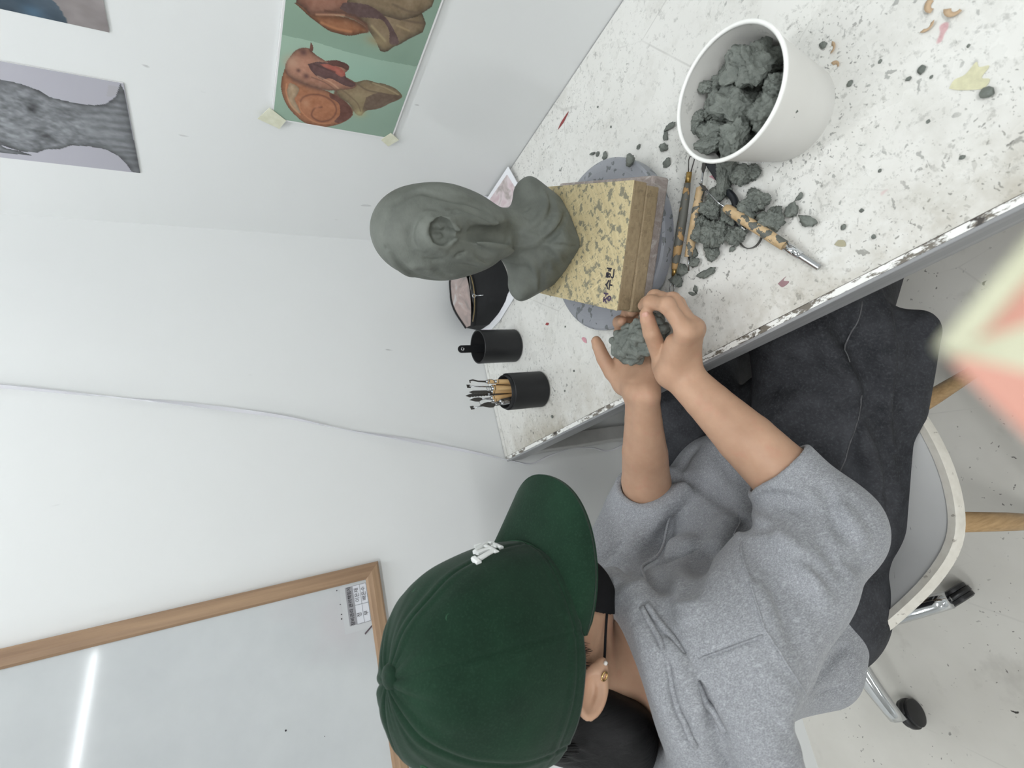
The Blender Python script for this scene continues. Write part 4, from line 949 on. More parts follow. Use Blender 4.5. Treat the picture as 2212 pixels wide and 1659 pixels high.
# tools standing in the second cup: handle down inside, steel end up
def up_tool(label, bx, by, tx, ty, tz, kind, mat=M_HANDLE, hl=0.04):
    base = C2 + Vector((bx, by, 0.012)); tip = C2 + Vector((tx, ty, tz - TZ)); d = (tip - base).normalized(); L = (tip - base).length
    e = empty('sculpting_tool', base, label, 'tool', 'tools standing in the black cup')
    hz = L - hl
    MB().tube([base, base + d*hz*0.5, base + d*hz*0.97, base + d*hz], [0.0042, 0.0048, 0.0044, 0.0022], 10).build('handle', mat, e)
    p0 = base + d*hz; s = d.cross(Vector((0.3, -1, 0))).normalized(); n = s.cross(d)
    if kind == 'pin':
        MB().tube([p0, tip], [0.0016, 0.0011], 8).build('shaft', M_STEEL, e)
        MB().rbox((-0.004, -0.0006, -0.003), (0.004, 0.0006, 0.005), 0.0004, Matrix.Translation(tip) @ Matrix((s, n, d)).transposed().to_4x4()).build('tip', M_DSTEEL, e, False)
    elif kind == 'blade':
        MB().tube([p0, p0 + d*hl*0.4], 0.0015, 8).build('shaft', M_STEEL, e)
        b = MB(); b.prism([(-0.002, 0), (-0.006, 0.008), (-0.005, 0.016), (0, 0.028), (0.004, 0.016), (0.004, 0.006), (0.002, 0)], p0 + d*hl*0.4, s, d, n, 0.0008); b.build('blade', M_DSTEEL, e, False)
    elif kind == 'saw':
        b = MB(); pr = [(-0.0035, 0)] + [(-0.0035 - (0.0016 if i % 2 else 0), hl*(i/14)*0.9) for i in range(15)] + [(0, hl), (0.003, hl*0.8), (0.003, 0)]
        b.prism(pr, p0, s, d, n, 0.0009); b.build('blade', M_DSTEEL, e, False)
    elif kind == 'loop':
        MB().tube([p0 + s*0.0015, p0 + s*0.006 + d*hl*0.5, p0 + s*0.005 + d*hl, p0 - s*0.005 + d*hl, p0 - s*0.006 + d*hl*0.5, p0 - s*0.0015], 0.0008, 6).build('wire_loop', M_STEEL, e)
    elif kind == 'hook':
        MB().tube([p0, p0 + d*hl*0.5, p0 + d*hl*0.8 + s*0.003, tip + s*0.001, tip - s*0.004], [0.002, 0.0017, 0.0016, 0.0016, 0.0013], 8).build('shaft', M_DSTEEL, e)
    MB().tube([p0 - d*0.006, p0 + d*0.001], [0.0047, 0.0030], 10).build('ferrule', M_STEEL, e)
up_tool('hooked steel tool in the black cup, at its right rim', 0.012, -0.005, 0.028, -0.002, 0.883, 'hook', hl=0.036)
up_tool('flat tipped steel pin tool in the black cup beside the hooked one', 0.006, 0.006, 0.019, 0.004, 0.884, 'pin', hl=0.050)
up_tool('saw toothed steel scraper in the black cup', -0.002, 0.0, 0.006, 0.002, 0.888, 'saw', hl=0.050)
up_tool('second saw toothed scraper in the black cup', 0.002, 0.008, 0.002, 0.012, 0.892, 'saw', M_DSTEEL, 0.05)
up_tool('dark leaf shaped steel spatula in the black cup', -0.008, 0.002, -0.010, 0.004, 0.893, 'blade', M_HANDLE, 0.052)
up_tool('small wire loop tool in the black cup', -0.012, -0.004, -0.016, 0.006, 0.868, 'loop', hl=0.03)
up_tool('thin needle tool at the left of the black cup', -0.016, 0.002, -0.026, 0.004, 0.886, 'pin', M_DSTEEL, 0.05)
up_tool('angled steel knife leaning left in the black cup', -0.010, -0.010, -0.028, -0.010, 0.880, 'blade', M_DSTEEL, 0.05)
up_tool('short steel modelling blade low at the left of the black cup', -0.018, -0.008, -0.031, -0.016, 0.866, 'blade', M_STEEL, 0.036)
up_tool('pale round topped wooden tool in the black cup', 0.0, -0.016, 0.004, -0.019, 0.858, 'loop', hl=0.012)
up_tool('pale wooden tool with a wide loop at the front of the black cup', 0.014, -0.016, 0.018, -0.020, 0.850, 'loop', hl=0.014)

# ================================================================== pouch, papers in the corner
M_FABRIC = plain('black_pouch_fabric', srgb(24, 25, 27), 0.85, bump=0.4, bscale=900)
t = NT('clear_vinyl', 0.12, spec=0.7); t.color(t.ramp(t.noise(18, 4, 0.6, None, 1.2), [(0.3, srgb(150, 142, 140)), (0.55, srgb(188, 168, 162)), (0.75, srgb(206, 206, 208))])); t.b.inputs['Alpha'].default_value = 0.85
t.bump(t.noise(25, 3), 0.4, 0.003); M_VINYL = t.m
po = empty('zip_pouch', (-0.19, -0.12, TZ), 'black zip pouch with a clear vinyl window by the back wall', 'pouch')
c_bot = spline([(-0.271, -0.080, TZ + 0.001), (-0.266, -0.150, TZ + 0.001), (-0.247, -0.196, TZ + 0.001), (-0.20, -0.206, TZ + 0.001), (-0.15, -0.19, TZ + 0.001), (-0.10, -0.15, TZ + 0.001)], 8)
c_mid = spline([(-0.272, -0.075, 0.742), (-0.262, -0.135, 0.752), (-0.236, -0.176, 0.758), (-0.19, -0.182, 0.756), (-0.15, -0.165, 0.752), (-0.10, -0.135, 0.746)], 8)
c_zip = spline([(-0.268, -0.067, 0.764), (-0.244, -0.108, 0.770), (-0.212, -0.136, 0.776), (-0.18, -0.138, 0.776), (-0.15, -0.125, 0.772), (-0.10, -0.11, 0.762)], 8)
c_z2 = spline([(-0.266, -0.063, 0.768), (-0.240, -0.098, 0.776), (-0.207, -0.124, 0.783), (-0.178, -0.126, 0.783), (-0.15, -0.114, 0.778), (-0.10, -0.10, 0.768)], 8)
c_win = spline([(-0.264, -0.052, 0.770), (-0.225, -0.075, 0.788), (-0.195, -0.083, 0.793), (-0.17, -0.080, 0.793), (-0.14, -0.075, 0.788), (-0.10, -0.07, 0.775)], 8)
c_top = spline([(-0.262, -0.040, 0.769), (-0.222, -0.040, 0.787), (-0.19, -0.040, 0.793), (-0.16, -0.040, 0.790), (-0.13, -0.040, 0.785), (-0.10, -0.045, 0.774)], 8)
c_bk = spline([(-0.262, -0.022, TZ + 0.001), (-0.222, -0.018, TZ + 0.001), (-0.19, -0.018, TZ + 0.001), (-0.16, -0.018, TZ + 0.001), (-0.13, -0.02, TZ + 0.001), (-0.10, -0.03, TZ + 0.001)], 8)
def loft(curves, name, mat, parent, closed_ends=True):
    n = len(curves[0]); vs_ = [p_ for c_ in curves for p_ in c_]; fs = []
    for i in range(len(curves) - 1):
        for k in range(n - 1): fs.append((i*n+k, i*n+k+1, (i+1)*n+k+1, (i+1)*n+k))
    if closed_ends:
        fs.append([i*n for i in range(len(curves))][::-1]); fs.append([i*n + n - 1 for i in range(len(curves))])
    return mesh_obj(name, vs_, fs, mat, parent)
loft([c_bot, c_mid, c_zip], 'body', M_FABRIC, po, False)
loft([c_top, c_bk], 'back_panel', M_FABRIC, po, False)
for k in (0, -1): MB().add([c_[k] for c_ in (c_bot, c_mid, c_zip, c_win, c_top, c_bk)], [list(range(6))]).build('side_panel', M_FABRIC, po, False)
loft([c_z2, c_win, c_top], 'window', M_VINYL, po, False)
MB().tube(c_zip, 0.0052, 8).build('zip_band', M_FABRIC, po); MB().tube(c_top, 0.0035, 8).build('binding', M_FABRIC, po)
MB().tube([Vector(q) + Vector((-0.002, -0.004, 0.004)) for q in c_zip[2:-2]], 0.0013, 6).build('zip_teeth', plain('zip_brass', srgb(150, 132, 96), 0.4, 0.7), po)
zp = Vector(c_zip[14])
ring = [zp + Vector((-0.004, -0.006, 0.006)) + Vector((0.9, -0.43, 0))*0.0042*math.cos(a) + Vector((0, 0, 1))*0.0042*math.sin(a) for a in np.linspace(0, 2*math.pi, 13)[:-1]]
MB().tube(ring, 0.0011, 6, closed=True).build('zip_pull', M_CHROME, po); MB().tube([zp + Vector((-0.005, -0.009, 0.003)), zp + Vector((-0.012, -0.026, -0.014))], 0.0009, 6).build('zip_pull_pin', M_CHROME, po)

M_WPAPER = plain('crumpled_white_paper', (0.84, 0.85, 0.88), 0.7)
def crumple(name, corners, z, amp, seed, label, cat, n=22, mat=None):
    A, B, C_, D = [np.array(q, float) for q in corners]
    u, v = np.meshgrid(np.linspace(0, 1, n), np.linspace(0, 1, n), indexing='ij')
    P = (A*(1-u[..., None]) + B*u[..., None])*(1-v[..., None]) + (D*(1-u[..., None]) + C_*u[..., None])*v[..., None]
    zz = z + amp*(0.5 + 0.5*np.abs(fbm(u*5 + seed, v*5, seed)))*np.minimum(1, 6*np.minimum(np.minimum(u, 1-u), np.minimum(v, 1-v)) + 0.3)
    V = np.concatenate([np.stack([P[..., 0], P[..., 1], zz], -1).reshape(-1, 3), np.stack([P[..., 0], P[..., 1], zz - 0.0004], -1).reshape(-1, 3)])
    i = np.arange(n*n).reshape(n, n); q = np.stack([i[:-1,:-1], i[1:,:-1], i[1:,1:], i[:-1,1:]], -1).reshape(-1, 4)
    bd = list(i[:, 0]) + list(i[-1, 1:]) + list(i[-2::-1, -1]) + list(i[0, -2:0:-1])
    side = [(bd[k], bd[(k+1) % len(bd)], bd[(k+1) % len(bd)] + n*n, bd[k] + n*n) for k in range(len(bd))]
    o = mesh_obj(name, V, [tuple(x) for x in q] + [tuple(x[::-1] + n*n) for x in q] + side, mat or M_WPAPER, smooth=False)
    set_origin(o, (float(P[..., 0].mean()), float(P[..., 1].mean()), TZ)); return tag(o, label, cat)
crumple('paper_sheet', [(-0.285, -0.005), (-0.285, -0.125), (-0.262, -0.235), (-0.14, -0.01)], TZ + 0.0010, 0.006, 3, 'crumpled white paper sheet lying under the black pouch', 'paper')
# white bordered photo card lying in the corner behind the bust
pc = empty('photo_card', (-0.06, -0.25, TZ), 'white bordered pinkish photo card lying in the corner behind the bust', 'card')
def slab4(name, corners, z0s, th, mat, parent):
    vs_ = [(*c_, z_) for c_, z_ in zip(corners, z0s)] + [(*c_, z_ + th) for c_, z_ in zip(corners, z0s)]
    return mesh_obj(name, vs_, [(3,2,1,0), (4,5,6,7), (0,1,5,4), (1,2,6,5), (2,3,7,6), (3,0,4,7)], mat, parent, False)
oc = [(-0.006, -0.330), (-0.006, -0.205), (-0.125, -0.245), (-0.125, -0.355)]; ic = [(-0.018, -0.318), (-0.016, -0.215), (-0.118, -0.250), (-0.118, -0.345)]
zo = [TZ + 0.012, TZ + 0.012, TZ + 0.001, TZ + 0.001]; zi = [TZ + 0.0125, TZ + 0.0125, TZ + 0.0022, TZ + 0.0022]
slab4('border', oc, zo, 0.0015, M_WPAPER, pc)
t = NT('pink_print', 0.5); t.color(t.ramp(t.noise(22, 3, 0.5, None, 0.8), [(0.3, srgb(196, 170, 176)), (0.5, srgb(216, 204, 206)), (0.62, srgb(170, 160, 156)), (0.8, srgb(222, 214, 214))])); slab4('print', ic, zi, 0.0006, t.m, pc)
o = mesh_obj('paper_flap', [(-0.006, -0.222, TZ + 0.001), (-0.006, -0.165, TZ + 0.001), (-0.004, -0.165, TZ + 0.028), (-0.004, -0.222, TZ + 0.022), (-0.0045, -0.222, TZ + 0.001), (-0.0045, -0.165, TZ + 0.001), (-0.0025, -0.165, TZ + 0.028), (-0.0025, -0.222, TZ + 0.022)],
         [(0,1,2,3), (7,6,5,4), (0,4,5,1), (1,5,6,2), (2,6,7,3), (3,7,4,0)], M_WPAPER, smooth=False); set_origin(o, (-0.005, -0.19, TZ)); tag(o, 'small white paper flap standing against the right wall behind the bust', 'paper')

# ================================================================== bucket
t = NT('white_paper_bucket', 0.45); t.color(t.ramp(t.noise(8, 3), [(0.3, srgb(218, 217, 212)), (0.7, srgb(228, 227, 223))])); M_BUCKET = t.m
t = NT('bucket_inside', 0.5); cl = t.step(t.noise(45, 5, 0.65), 0.56, 0.60); t.color(t.mix(t.math('MULTIPLY', cl, 0.35), srgb(208, 207, 202), srgb(140, 140, 134))); M_BUCKIN = t.m
KC = Vector((-0.375, -0.875, TZ)); KH = 0.114; KR0, KR1 = 0.0515, 0.0675
bk = empty('paper_bucket', KC, 'white paper bucket holding lumps of grey clay', 'bucket')
autosmooth(MB().lathe([(KR0 - 0.002, 0.004), (KR0 - 0.001, 0.0), (KR0 + 0.0005, 0.0), (KR0 + 0.0012, 0.002), (KR1, KH)], KC, 96).build('body', M_BUCKET, bk), 40)
autosmooth(MB().lathe([(0.001, 0.006), (KR0 - 0.002, 0.006), (KR1 - 0.0016, KH)], KC, 96).build('inside', M_BUCKIN, bk), 40)
rim = [KC + Vector((KR1*math.cos(a), KR1*math.sin(a), KH)) for a in np.linspace(0, 2*math.pi, 97)[:-1]]
MB().tube(rim, 0.0024, 10, closed=True).build('rolled_rim', plain('bucket_rim_white', srgb(240, 240, 236), 0.35), bk)

# ================================================================== clay lumps
t = NT('torn_grey_clay', 0.6, spec=0.35)
t.co = t.n('ShaderNodeNewGeometry').outputs['Position']
t.color(t.ramp(t.noise(60, 5, 0.65), [(0.25, srgb(92, 97, 92)), (0.75, srgb(130, 135, 128))]))
t.bump(t.noise(130, 5, 0.65), 0.55, 0.0030); t.bump(t.noise(520, 3, 0.6), 0.35, 0.0008); M_LUMP = t.m
LUMPS = {}
def lump_mesh(seed, sub=4, rough=0.35):
    key = (seed, sub, rough)
    if key in LUMPS: return LUMPS[key]
    rnd = random.Random(seed); bm = bmesh.new(); bmesh.ops.create_icosphere(bm, subdivisions=sub, radius=1.0)
    planes = [(Vector((rnd.gauss(0, 1), rnd.gauss(0, 1), rnd.gauss(0, 1))).normalized(), rnd.uniform(0.55, 0.95)) for _ in range(9)]
    off = Vector((rnd.uniform(-50, 50), rnd.uniform(-50, 50), rnd.uniform(-50, 50)))
    for v in bm.verts:
        d = v.co.normalized(); r = 1.0 + rough*0.8*mnoise.noise(d*1.3 + off)
        p_ = d*r
        for n, h_ in planes:
            e_ = p_.dot(n) - h_
            if e_ > 0: p_ -= n*e_*0.85
        p_ += d*(rough*0.50*mnoise.noise(p_*2.6 + off) - rough*0.62*abs(mnoise.noise(p_*4.6 + off*1.3)) + rough*0.22*mnoise.noise(p_*11 + off) + rough*0.13*mnoise.noise(p_*20 + off) - rough*0.16*abs(mnoise.noise(p_*9 + off*0.7)))
        v.co = p_
    me = bpy.data.meshes.new('clay_lump_mesh'); bm.to_mesh(me); bm.free(); me.shade_smooth(); me.materials.append(M_LUMP)
    LUMPS[key] = me; return me
def lump(name, loc, size, seed, label, group=None, rotz=None, tilt=0.0, sub=4, rough=0.35, cat='clay', base=None):
    """rests with its lowest point on `base` when given"""
    me = lump_mesh(seed, sub, rough); o = bpy.data.objects.new(name, me); COL.objects.link(o)
    rnd = random.Random(seed*7 + int(1e4*abs(loc[0])))
    R = Matrix.Rotation(rnd.uniform(0, 6.28) if rotz is None else rotz, 4, 'Z') @ Matrix.Rotation(tilt, 4, 'X')
    o.rotation_euler = R.to_euler(); o.scale = size
    z = loc[2] if len(loc) > 2 else TZ
    if base is not None:
        S = Matrix.Diagonal((*size, 1)); z = base - min((R @ S @ v.co).z for v in me.vertices) - 0.0006
    o.location = (loc[0], loc[1], z)
    return tag(o, label, cat, group)
# in the bucket
kin = [  # x, y, z, size, seed, tilt
    (-0.352, -0.900, 0.806, (0.028, 0.020, 0.036), 11, 0.5, 'large wedge shaped clay lump standing at the back of the bucket'),
    (-0.374, -0.860, 0.804, (0.031, 0.026, 0.027), 12, 0.2, 'rough round clay lump in the middle of the bucket'),
    (-0.410, -0.893, 0.798, (0.025, 0.024, 0.026), 13, 0.0, 'smooth clay lump at the right inside the bucket'),
    (-0.408, -0.850, 0.806, (0.027, 0.021, 0.022), 14, 0.3, 'crumbly clay ball at the front inside the bucket'),
    (-0.376, -0.826, 0.802, (0.025, 0.018, 0.019), 15, 0.6, 'ragged clay piece at the front left inside the bucket'),
    (-0.350, -0.840, 0.800, (0.021, 0.018, 0.018), 16, 0.0, 'clay piece left of the middle lump in the bucket'),
    (-0.335, -0.862, 0.800, (0.019, 0.016, 0.018), 17, 0.4, 'clay piece below the wedge lump in the bucket'),
    (-0.394, -0.826, 0.818, (0.019, 0.012, 0.014), 18, 0.9, 'curled clay shaving at the front rim inside the bucket'),
    (-0.390, -0.912, 0.798, (0.020, 0.017, 0.020), 19, 0.0, 'clay piece squeezed between wedge lump and bucket wall'),
    (-0.352, -0.823, 0.812, (0.012, 0.009, 0.009), 20, 0.0, 'tiny clay crumb at the left wall inside the bucket'),
    (-0.362, -0.816, 0.814, (0.009, 0.007, 0.007), 21, 0.0, 'tiny clay crumb at the left wall inside the bucket'),
    (-0.330, -0.846, 0.816, (0.010, 0.008, 0.008), 22, 0.0, 'tiny clay crumb at the left wall inside the bucket'),
    (-0.380, -0.885, 0.765, (0.034, 0.030, 0.028), 23, 0.0, 'big clay lump buried at the bottom of the bucket'),
    (-0.358, -0.858, 0.768, (0.030, 0.028, 0.028), 24, 0.0, 'clay piece mostly hidden under the top lumps in the bucket'),
    (-0.392, -0.860, 0.772, (0.030, 0.028, 0.026), 25, 0.0, 'clay piece mostly hidden under the top lumps in the bucket'),
]
for x, y, z, s, sd, tl, lb in kin:
    lump('clay_lump', (x, y, z), s, sd, lb, 'clay lumps in the bucket', tilt=tl, sub=5, rough=0.42)
# on the table
G1_, G2_ = 'clay scraps in the heap beside the tools', 'thin clay shreds scattered on the table'
heap = [(-0.381, -0.785, (0.016, 0.012, 0.009)), (-0.404, -0.803, (0.012, 0.013, 0.009)), (-0.408, -0.813, (0.008, 0.009, 0.007)), (-0.394, -0.775, (0.009, 0.019, 0.009)),
        (-0.402, -0.762, (0.011, 0.022, 0.008)), (-0.414, -0.742, (0.015, 0.014, 0.010)), (-0.432, -0.720, (0.015, 0.014, 0.012)), (-0.450, -0.738, (0.019, 0.017, 0.013)),
        (-0.466, -0.722, (0.010, 0.012, 0.008)), (-0.449, -0.808, (0.012, 0.013, 0.013)), (-0.455, -0.791, (0.012, 0.016, 0.012)), (-0.480, -0.812, (0.015, 0.014, 0.012)),
        (-0.470, -0.766, (0.011, 0.010, 0.010)), (-0.430, -0.802, (0.008, 0.006, 0.005)), (-0.437, -0.766, (0.014, 0.012, 0.010)), (-0.462, -0.757, (0.010, 0.010, 0.009)), (-0.418, -0.722, (0.009, 0.010, 0.008))]
HEAPL = ['clay scrap touching the bucket beside the black tool handle', 'angular clay scrap just in front of the bucket', 'small clay scrap at the bucket end of the heap', 'narrow clay scrap lying along the black tool handle',
         'long smooth clay strip leaning across the scrap heap', 'folded clay scrap beside the leaf blade tool', 'rounded clay scrap against the pale wooden tool handle', 'largest crumpled clay scrap in the middle of the heap', 'clay scrap at the hand end of the heap',
         'lumpy clay scrap beyond the smooth pebble', 'cupped clay scrap beside the smeared tool handle', 'smooth rounded clay pebble at the right end of the scrap heap', 'crumbly clay scrap inside the ribbon loop', 'tiny leaf shaped clay scrap beside the black tool neck',
         'flat clay scrap under the tip of the smeared tool', 'dark clay scrap beside the ferrule of the ribbon tool', 'small clay scrap tucked against the pale wooden tool']
for i, (x, y, s) in enumerate(heap):
    lb = HEAPL[i]
    s = tuple(q*1.18 for q in s)
    lump('clay_scrap', (x, y), s, 40 + i, lb, G1_, rough=0.48, base=TZ, sub=5)
shr = [(-0.255, -0.725, (0.005, 0.013, 0.004)), (-0.262, -0.712, (0.009, 0.005, 0.003)), (-0.275, -0.703, (0.007, 0.009, 0.005)), (-0.168, -0.564, (0.009, 0.003, 0.003)), (-0.194, -0.590, (0.006, 0.008, 0.004)),
       (-0.483, -0.838, (0.010, 0.008, 0.006)), (-0.505, -0.848, (0.007, 0.013, 0.006)), (-0.470, -0.650, (0.013, 0.012, 0.008)), (-0.460, -0.664, (0.010, 0.010, 0.007)), (-0.463, -0.688, (0.010, 0.008, 0.006)),
       (-0.487, -0.699, (0.017, 0.008, 0.005)), (-0.470, -0.717, (0.006, 0.010, 0.007)), (-0.500, -0.664, (0.008, 0.003, 0.002)), (-0.497, -0.672, (0.006, 0.005, 0.003)), (-0.478, -0.747, (0.005, 0.004, 0.003)), (-0.178, -0.575, (0.005, 0.004, 0.003)),
       (-0.299, -0.700, (0.007, 0.008, 0.005)), (-0.236, -0.66, (0.004, 0.004, 0.003)), (-0.472, -0.849, (0.006, 0.004, 0.003)), (-0.448, -0.69, (0.012, 0.008, 0.006))]
for i, (x, y, s) in enumerate(shr):
    lb = {10: 'twisted clay shred lying just beyond the hands', 6: 'pinched clay curl nearest the front of the table', 0: 'upright clay curl beside the white bucket', 1: 'flat clay shred between the upright curl and the turntable', 2: 'pinched clay shred near the turntable rim by the bucket',
          3: 'thin clay sliver behind the turntable by the right wall', 4: 'small clay twist behind the turntable', 5: 'jagged clay shred beside the smooth pebble', 7: 'clay shred under the wire end of the caked loop tool', 8: 'clay shred beside the brass end of the caked loop tool', 9: 'clay shred under the pin of the pale wooden tool',
          11: 'upright clay bit between the heap and the hands', 12: 'slim clay sliver nearest the right hand', 13: 'small clay chip beside the slim sliver', 14: 'tiny clay chip below the ribbon loop', 16: 'clay bit between the turntable and the bucket', 19: 'flat clay shred between the two wooden handles'}.get(i)
    lump('clay_shred', (x, y), s, 70 + i, lb or 'thin torn clay shred on the white table', None if lb else G2_, rough=0.5, sub=3, base=TZ)
lump('clay_lump', (-0.2745, -0.667), (0.011, 0.009, 0.007), 95, 'clay bit sitting on the rim of the turntable', sub=3, base=TZ + 0.0345)
crumbs = [(-0.435, -0.996, 5), (-0.434, -0.984, 3), (-0.395, -0.94, 4), (-0.494, -1.026, 7), (-0.484, -0.982, 2.5), (-0.534, -0.991, 3), (-0.533, -0.878, 4), (-0.334, -0.934, 5), (-0.105, -0.607, 2.5),
          (-0.527, -0.9, 3), (-0.444, -1.031, 2), (-0.447, -0.999, 2), (-0.397, -0.971, 2.5), (-0.52, -0.63, 3), (-0.548, -0.64, 3), (-0.33, -0.34, 3), (-0.41, -0.36, 2.5), (-0.56, -0.24, 4), (-0.50, -0.35, 3), (-0.525, -0.305, 3), (-0.21, -0.40, 2.5), (-0.16, -0.62, 2.5), (-0.56, -0.90, 3), (-0.50, -0.93, 2.5)]
for i, (x, y, s) in enumerate(crumbs):
    s *= 0.001
    lump('clay_crumb', (x, y), (s, s*0.75, s*0.55), 110 + i % 5, 'largest dark clay crumb beside the yellow stain' if i == 3 else 'tiny dark clay crumb on the white table', None if i == 3 else 'clay crumbs on the table', sub=2, base=TZ)

# pencil shavings and paint stains
M_SHAV = plain('pencil_shaving', srgb(190, 164, 134), 0.7)
for i, (x, y, s) in enumerate(((-0.387, -1.026, 0.008), (-0.404, -1.037, 0.009), (-0.399, -1.014, 0.007), (-0.344, -0.938, 0.007), (-0.366, -0.9345, 0.006))):
    vs_ = []; fs = []; n = 8
    for k in range(n):
        a = k/(n-1)*2.4 + i
        for r_, z_ in ((s*0.45, 0.0005), (s, 0.0005 + s*0.35)): vs_.append((x + r_*math.cos(a), y + r_*math.sin(a), TZ + z_)); vs_.append((x + r_*math.cos(a), y + r_*math.sin(a), TZ + z_ + 0.0004))
    for k in range(n - 1):
        b = k*4; fs += [(b, b+2, b+6, b+4), (b+1, b+5, b+7, b+3), (b, b+4, b+5, b+1), (b+2, b+3, b+7, b+6)]
    fs += [(0, 1, 3, 2), ((n-1)*4, (n-1)*4+2, (n-1)*4+3, (n-1)*4+1)]
    o = mesh_obj('pencil_shaving', vs_, fs, M_SHAV); set_origin(o, (x, y, TZ)); tag(o, ('brown pencil shaving curled at the table edge by the right wall' if i < 3 else 'brown pencil shaving curled beside the white bucket'), 'shaving', 'pencil shavings' if i < 3 else 'pencil shavings by the bucket')
def stain(pts, mat, name='paint_stain'):
    q = [(a, b) for a, b, _ in spline([(x, y, 0) for x, y in pts] + [(*pts[0], 0)], 4)][:-1]
    mb = MB(); mb.prism(q, (0, 0, TZ + 0.0005), (1, 0, 0), (0, 1, 0), (0, 0, 1), 0.0003); return mb.build(name, mat, table, False)
M_RED = plain('red_paint', srgb(150, 62, 62), 0.4, var=0.2); M_PINK = plain('pink_paint', srgb(206, 150, 160), 0.5, var=0.15); M_YEL = plain('yellow_varnish', srgb(206, 203, 170), 0.4, var=0.12, vscale=120)
stain([(-0.055, -0.497), (-0.050, -0.512), (-0.049, -0.538), (-0.053, -0.530), (-0.056, -0.516)], M_RED)
stain([(-0.452, -0.398), (-0.460, -0.401), (-0.466, -0.408), (-0.458, -0.410), (-0.452, -0.404)], M_PINK)
stain([(-0.376, -0.298), (-0.381, -0.305), (-0.379, -0.311), (-0.374, -0.304)], M_RED); stain([(-0.552, -0.786), (-0.559, -0.790), (-0.557, -0.800), (-0.552, -0.794), (-0.549, -0.799)], plain('mauve_paint', srgb(150, 118, 122), 0.5))
stain([(-0.366, -0.752), (-0.372, -0.756), (-0.380, -0.761), (-0.374, -0.763), (-0.368, -0.758)], M_PINK)
stain([(-0.468, -1.006), (-0.474, -1.010), (-0.482, -1.018), (-0.488, -1.026), (-0.484, -1.032), (-0.478, -1.028), (-0.473, -1.036), (-0.468, -1.030), (-0.462, -1.030), (-0.466, -1.020), (-0.464, -1.012)], M_YEL)
stain([(-0.545, -0.862), (-0.550, -0.866), (-0.553, -0.872), (-0.547, -0.873), (-0.543, -0.868)], plain('olive_grease', srgb(166, 160, 134), 0.5))

# ================================================================== tools lying on the table
def lay(name, label, cat='tool'): return lambda loc: empty(name, loc, label, cat)
# 1: caked handle with brass ferrules and wire loops at both ends
H = TZ + 0.0095
e = empty('loop_tool', (-0.42, -0.68, TZ), 'clay caked loop tool with brass ends beside the turntable', 'tool')
A = [(-0.356, -0.724, H), (-0.372, -0.7135, H), (-0.396, -0.697, H), (-0.420, -0.680, H), (-0.444, -0.663, H), (-0.455, -0.655, H)]
MB().tube(spline(A, 4), [0.0042 + 0.0024*math.sin(math.pi*k/20) for k in range(21)], 14).build('handle', M_CAKED, e)
MB().tube([(-0.344, -0.7325, H), (-0.357, -0.7235, H)], 0.0040, 12).build('ferrule', M_BRASS, e); MB().tube([(-0.454, -0.656, H), (-0.463, -0.650, H)], [0.004, 0.003], 12).build('ferrule', M_BRASS, e)
MB().tube([(-0.3455, -0.730, H), (-0.328, -0.738, H), (-0.326, -0.742, H + 0.001), (-0.330, -0.747, H + 0.001), (-0.334, -0.7465, H), (-0.3465, -0.734, H)], 0.0008, 6).build('wire_loop', M_DSTEEL, e)
MB().tube([(-0.462, -0.6525, H), (-0.478, -0.645, H), (-0.488, -0.636, H - 0.002), (-0.486, -0.630, H - 0.003), (-0.476, -0.636, H), (-0.462, -0.6485, H)], 0.0008, 6).build('wire_loop', M_STEEL, e)
# 2: round wooden handle with leaf blade and pin
H = TZ + 0.0095
e = empty('modelling_tool', (-0.42, -0.705, TZ), 'pale wooden tool with a leaf blade lying beside the loop tool', 'tool')
MB().tube(spline([(-0.376, -0.741, H), (-0.379, -0.739, H), (-0.400, -0.7225, H), (-0.428, -0.702, H), (-0.450, -0.687, H), (-0.453, -0.685, H)], 4), [0.003] + [0.0062]*18 + [0.006, 0.0042], 14).build('handle', M_SMEAR, e)
MB().tube([(-0.375, -0.742, H), (-0.360, -0.7515, H)], 0.0013, 8).build('shaft', M_STEEL, e)
b = MB(); b.prism([(0, -0.001), (0.006, -0.0035), (0.013, -0.003), (0.019, 0), (0.013, 0.003), (0.006, 0.0032), (0, 0.001)], (-0.361, -0.751, H - 0.0006), Vector((0.85, -0.52, 0)), Vector((0.52, 0.85, 0)), (0, 0, 1), 0.0010); b.build('blade', M_DSTEEL, e, False)
MB().tube([(-0.452, -0.6855, H), (-0.470, -0.676, H - 0.002)], 0.0012, 8).build('pin', M_STEEL, e)
# 3: tool laid across the scraps: pin, smeared handle, steel ferrule and tube
e = empty('modelling_tool', (-0.49, -0.80, TZ), 'smeared wooden tool with a steel tube end across the clay scraps', 'tool')
z0, z1 = TZ + 0.030, TZ + 0.006
def T3(t_, dz=0.0): return (-0.437 + (-0.562 + 0.437)*t_, -0.7755 + (-0.8405 + 0.7755)*t_, z0 + (z1 - z0)*t_ + dz)
MB().tube([T3(0.0), T3(0.03), T3(0.3), T3(0.66)], [0.0045, 0.0063, 0.0066, 0.0062], 14).build('handle', M_SMEAR, e)
MB().tube([T3(0.655), T3(0.82)], [0.0056, 0.0050], 14).build('ferrule', M_CHROME, e); autosmooth(MB().tube([T3(0.81), T3(1.0)], 0.0037, 14).build('tube_end', M_STEEL, e), 40)
MB().tube([(-0.438, -0.776, z0), (-0.420, -0.7675, z0 + 0.001), (-0.400, -0.7605, z0 + 0.001)], [0.0013, 0.0012, 0.0010], 8).build('shaft', M_STEEL, e)
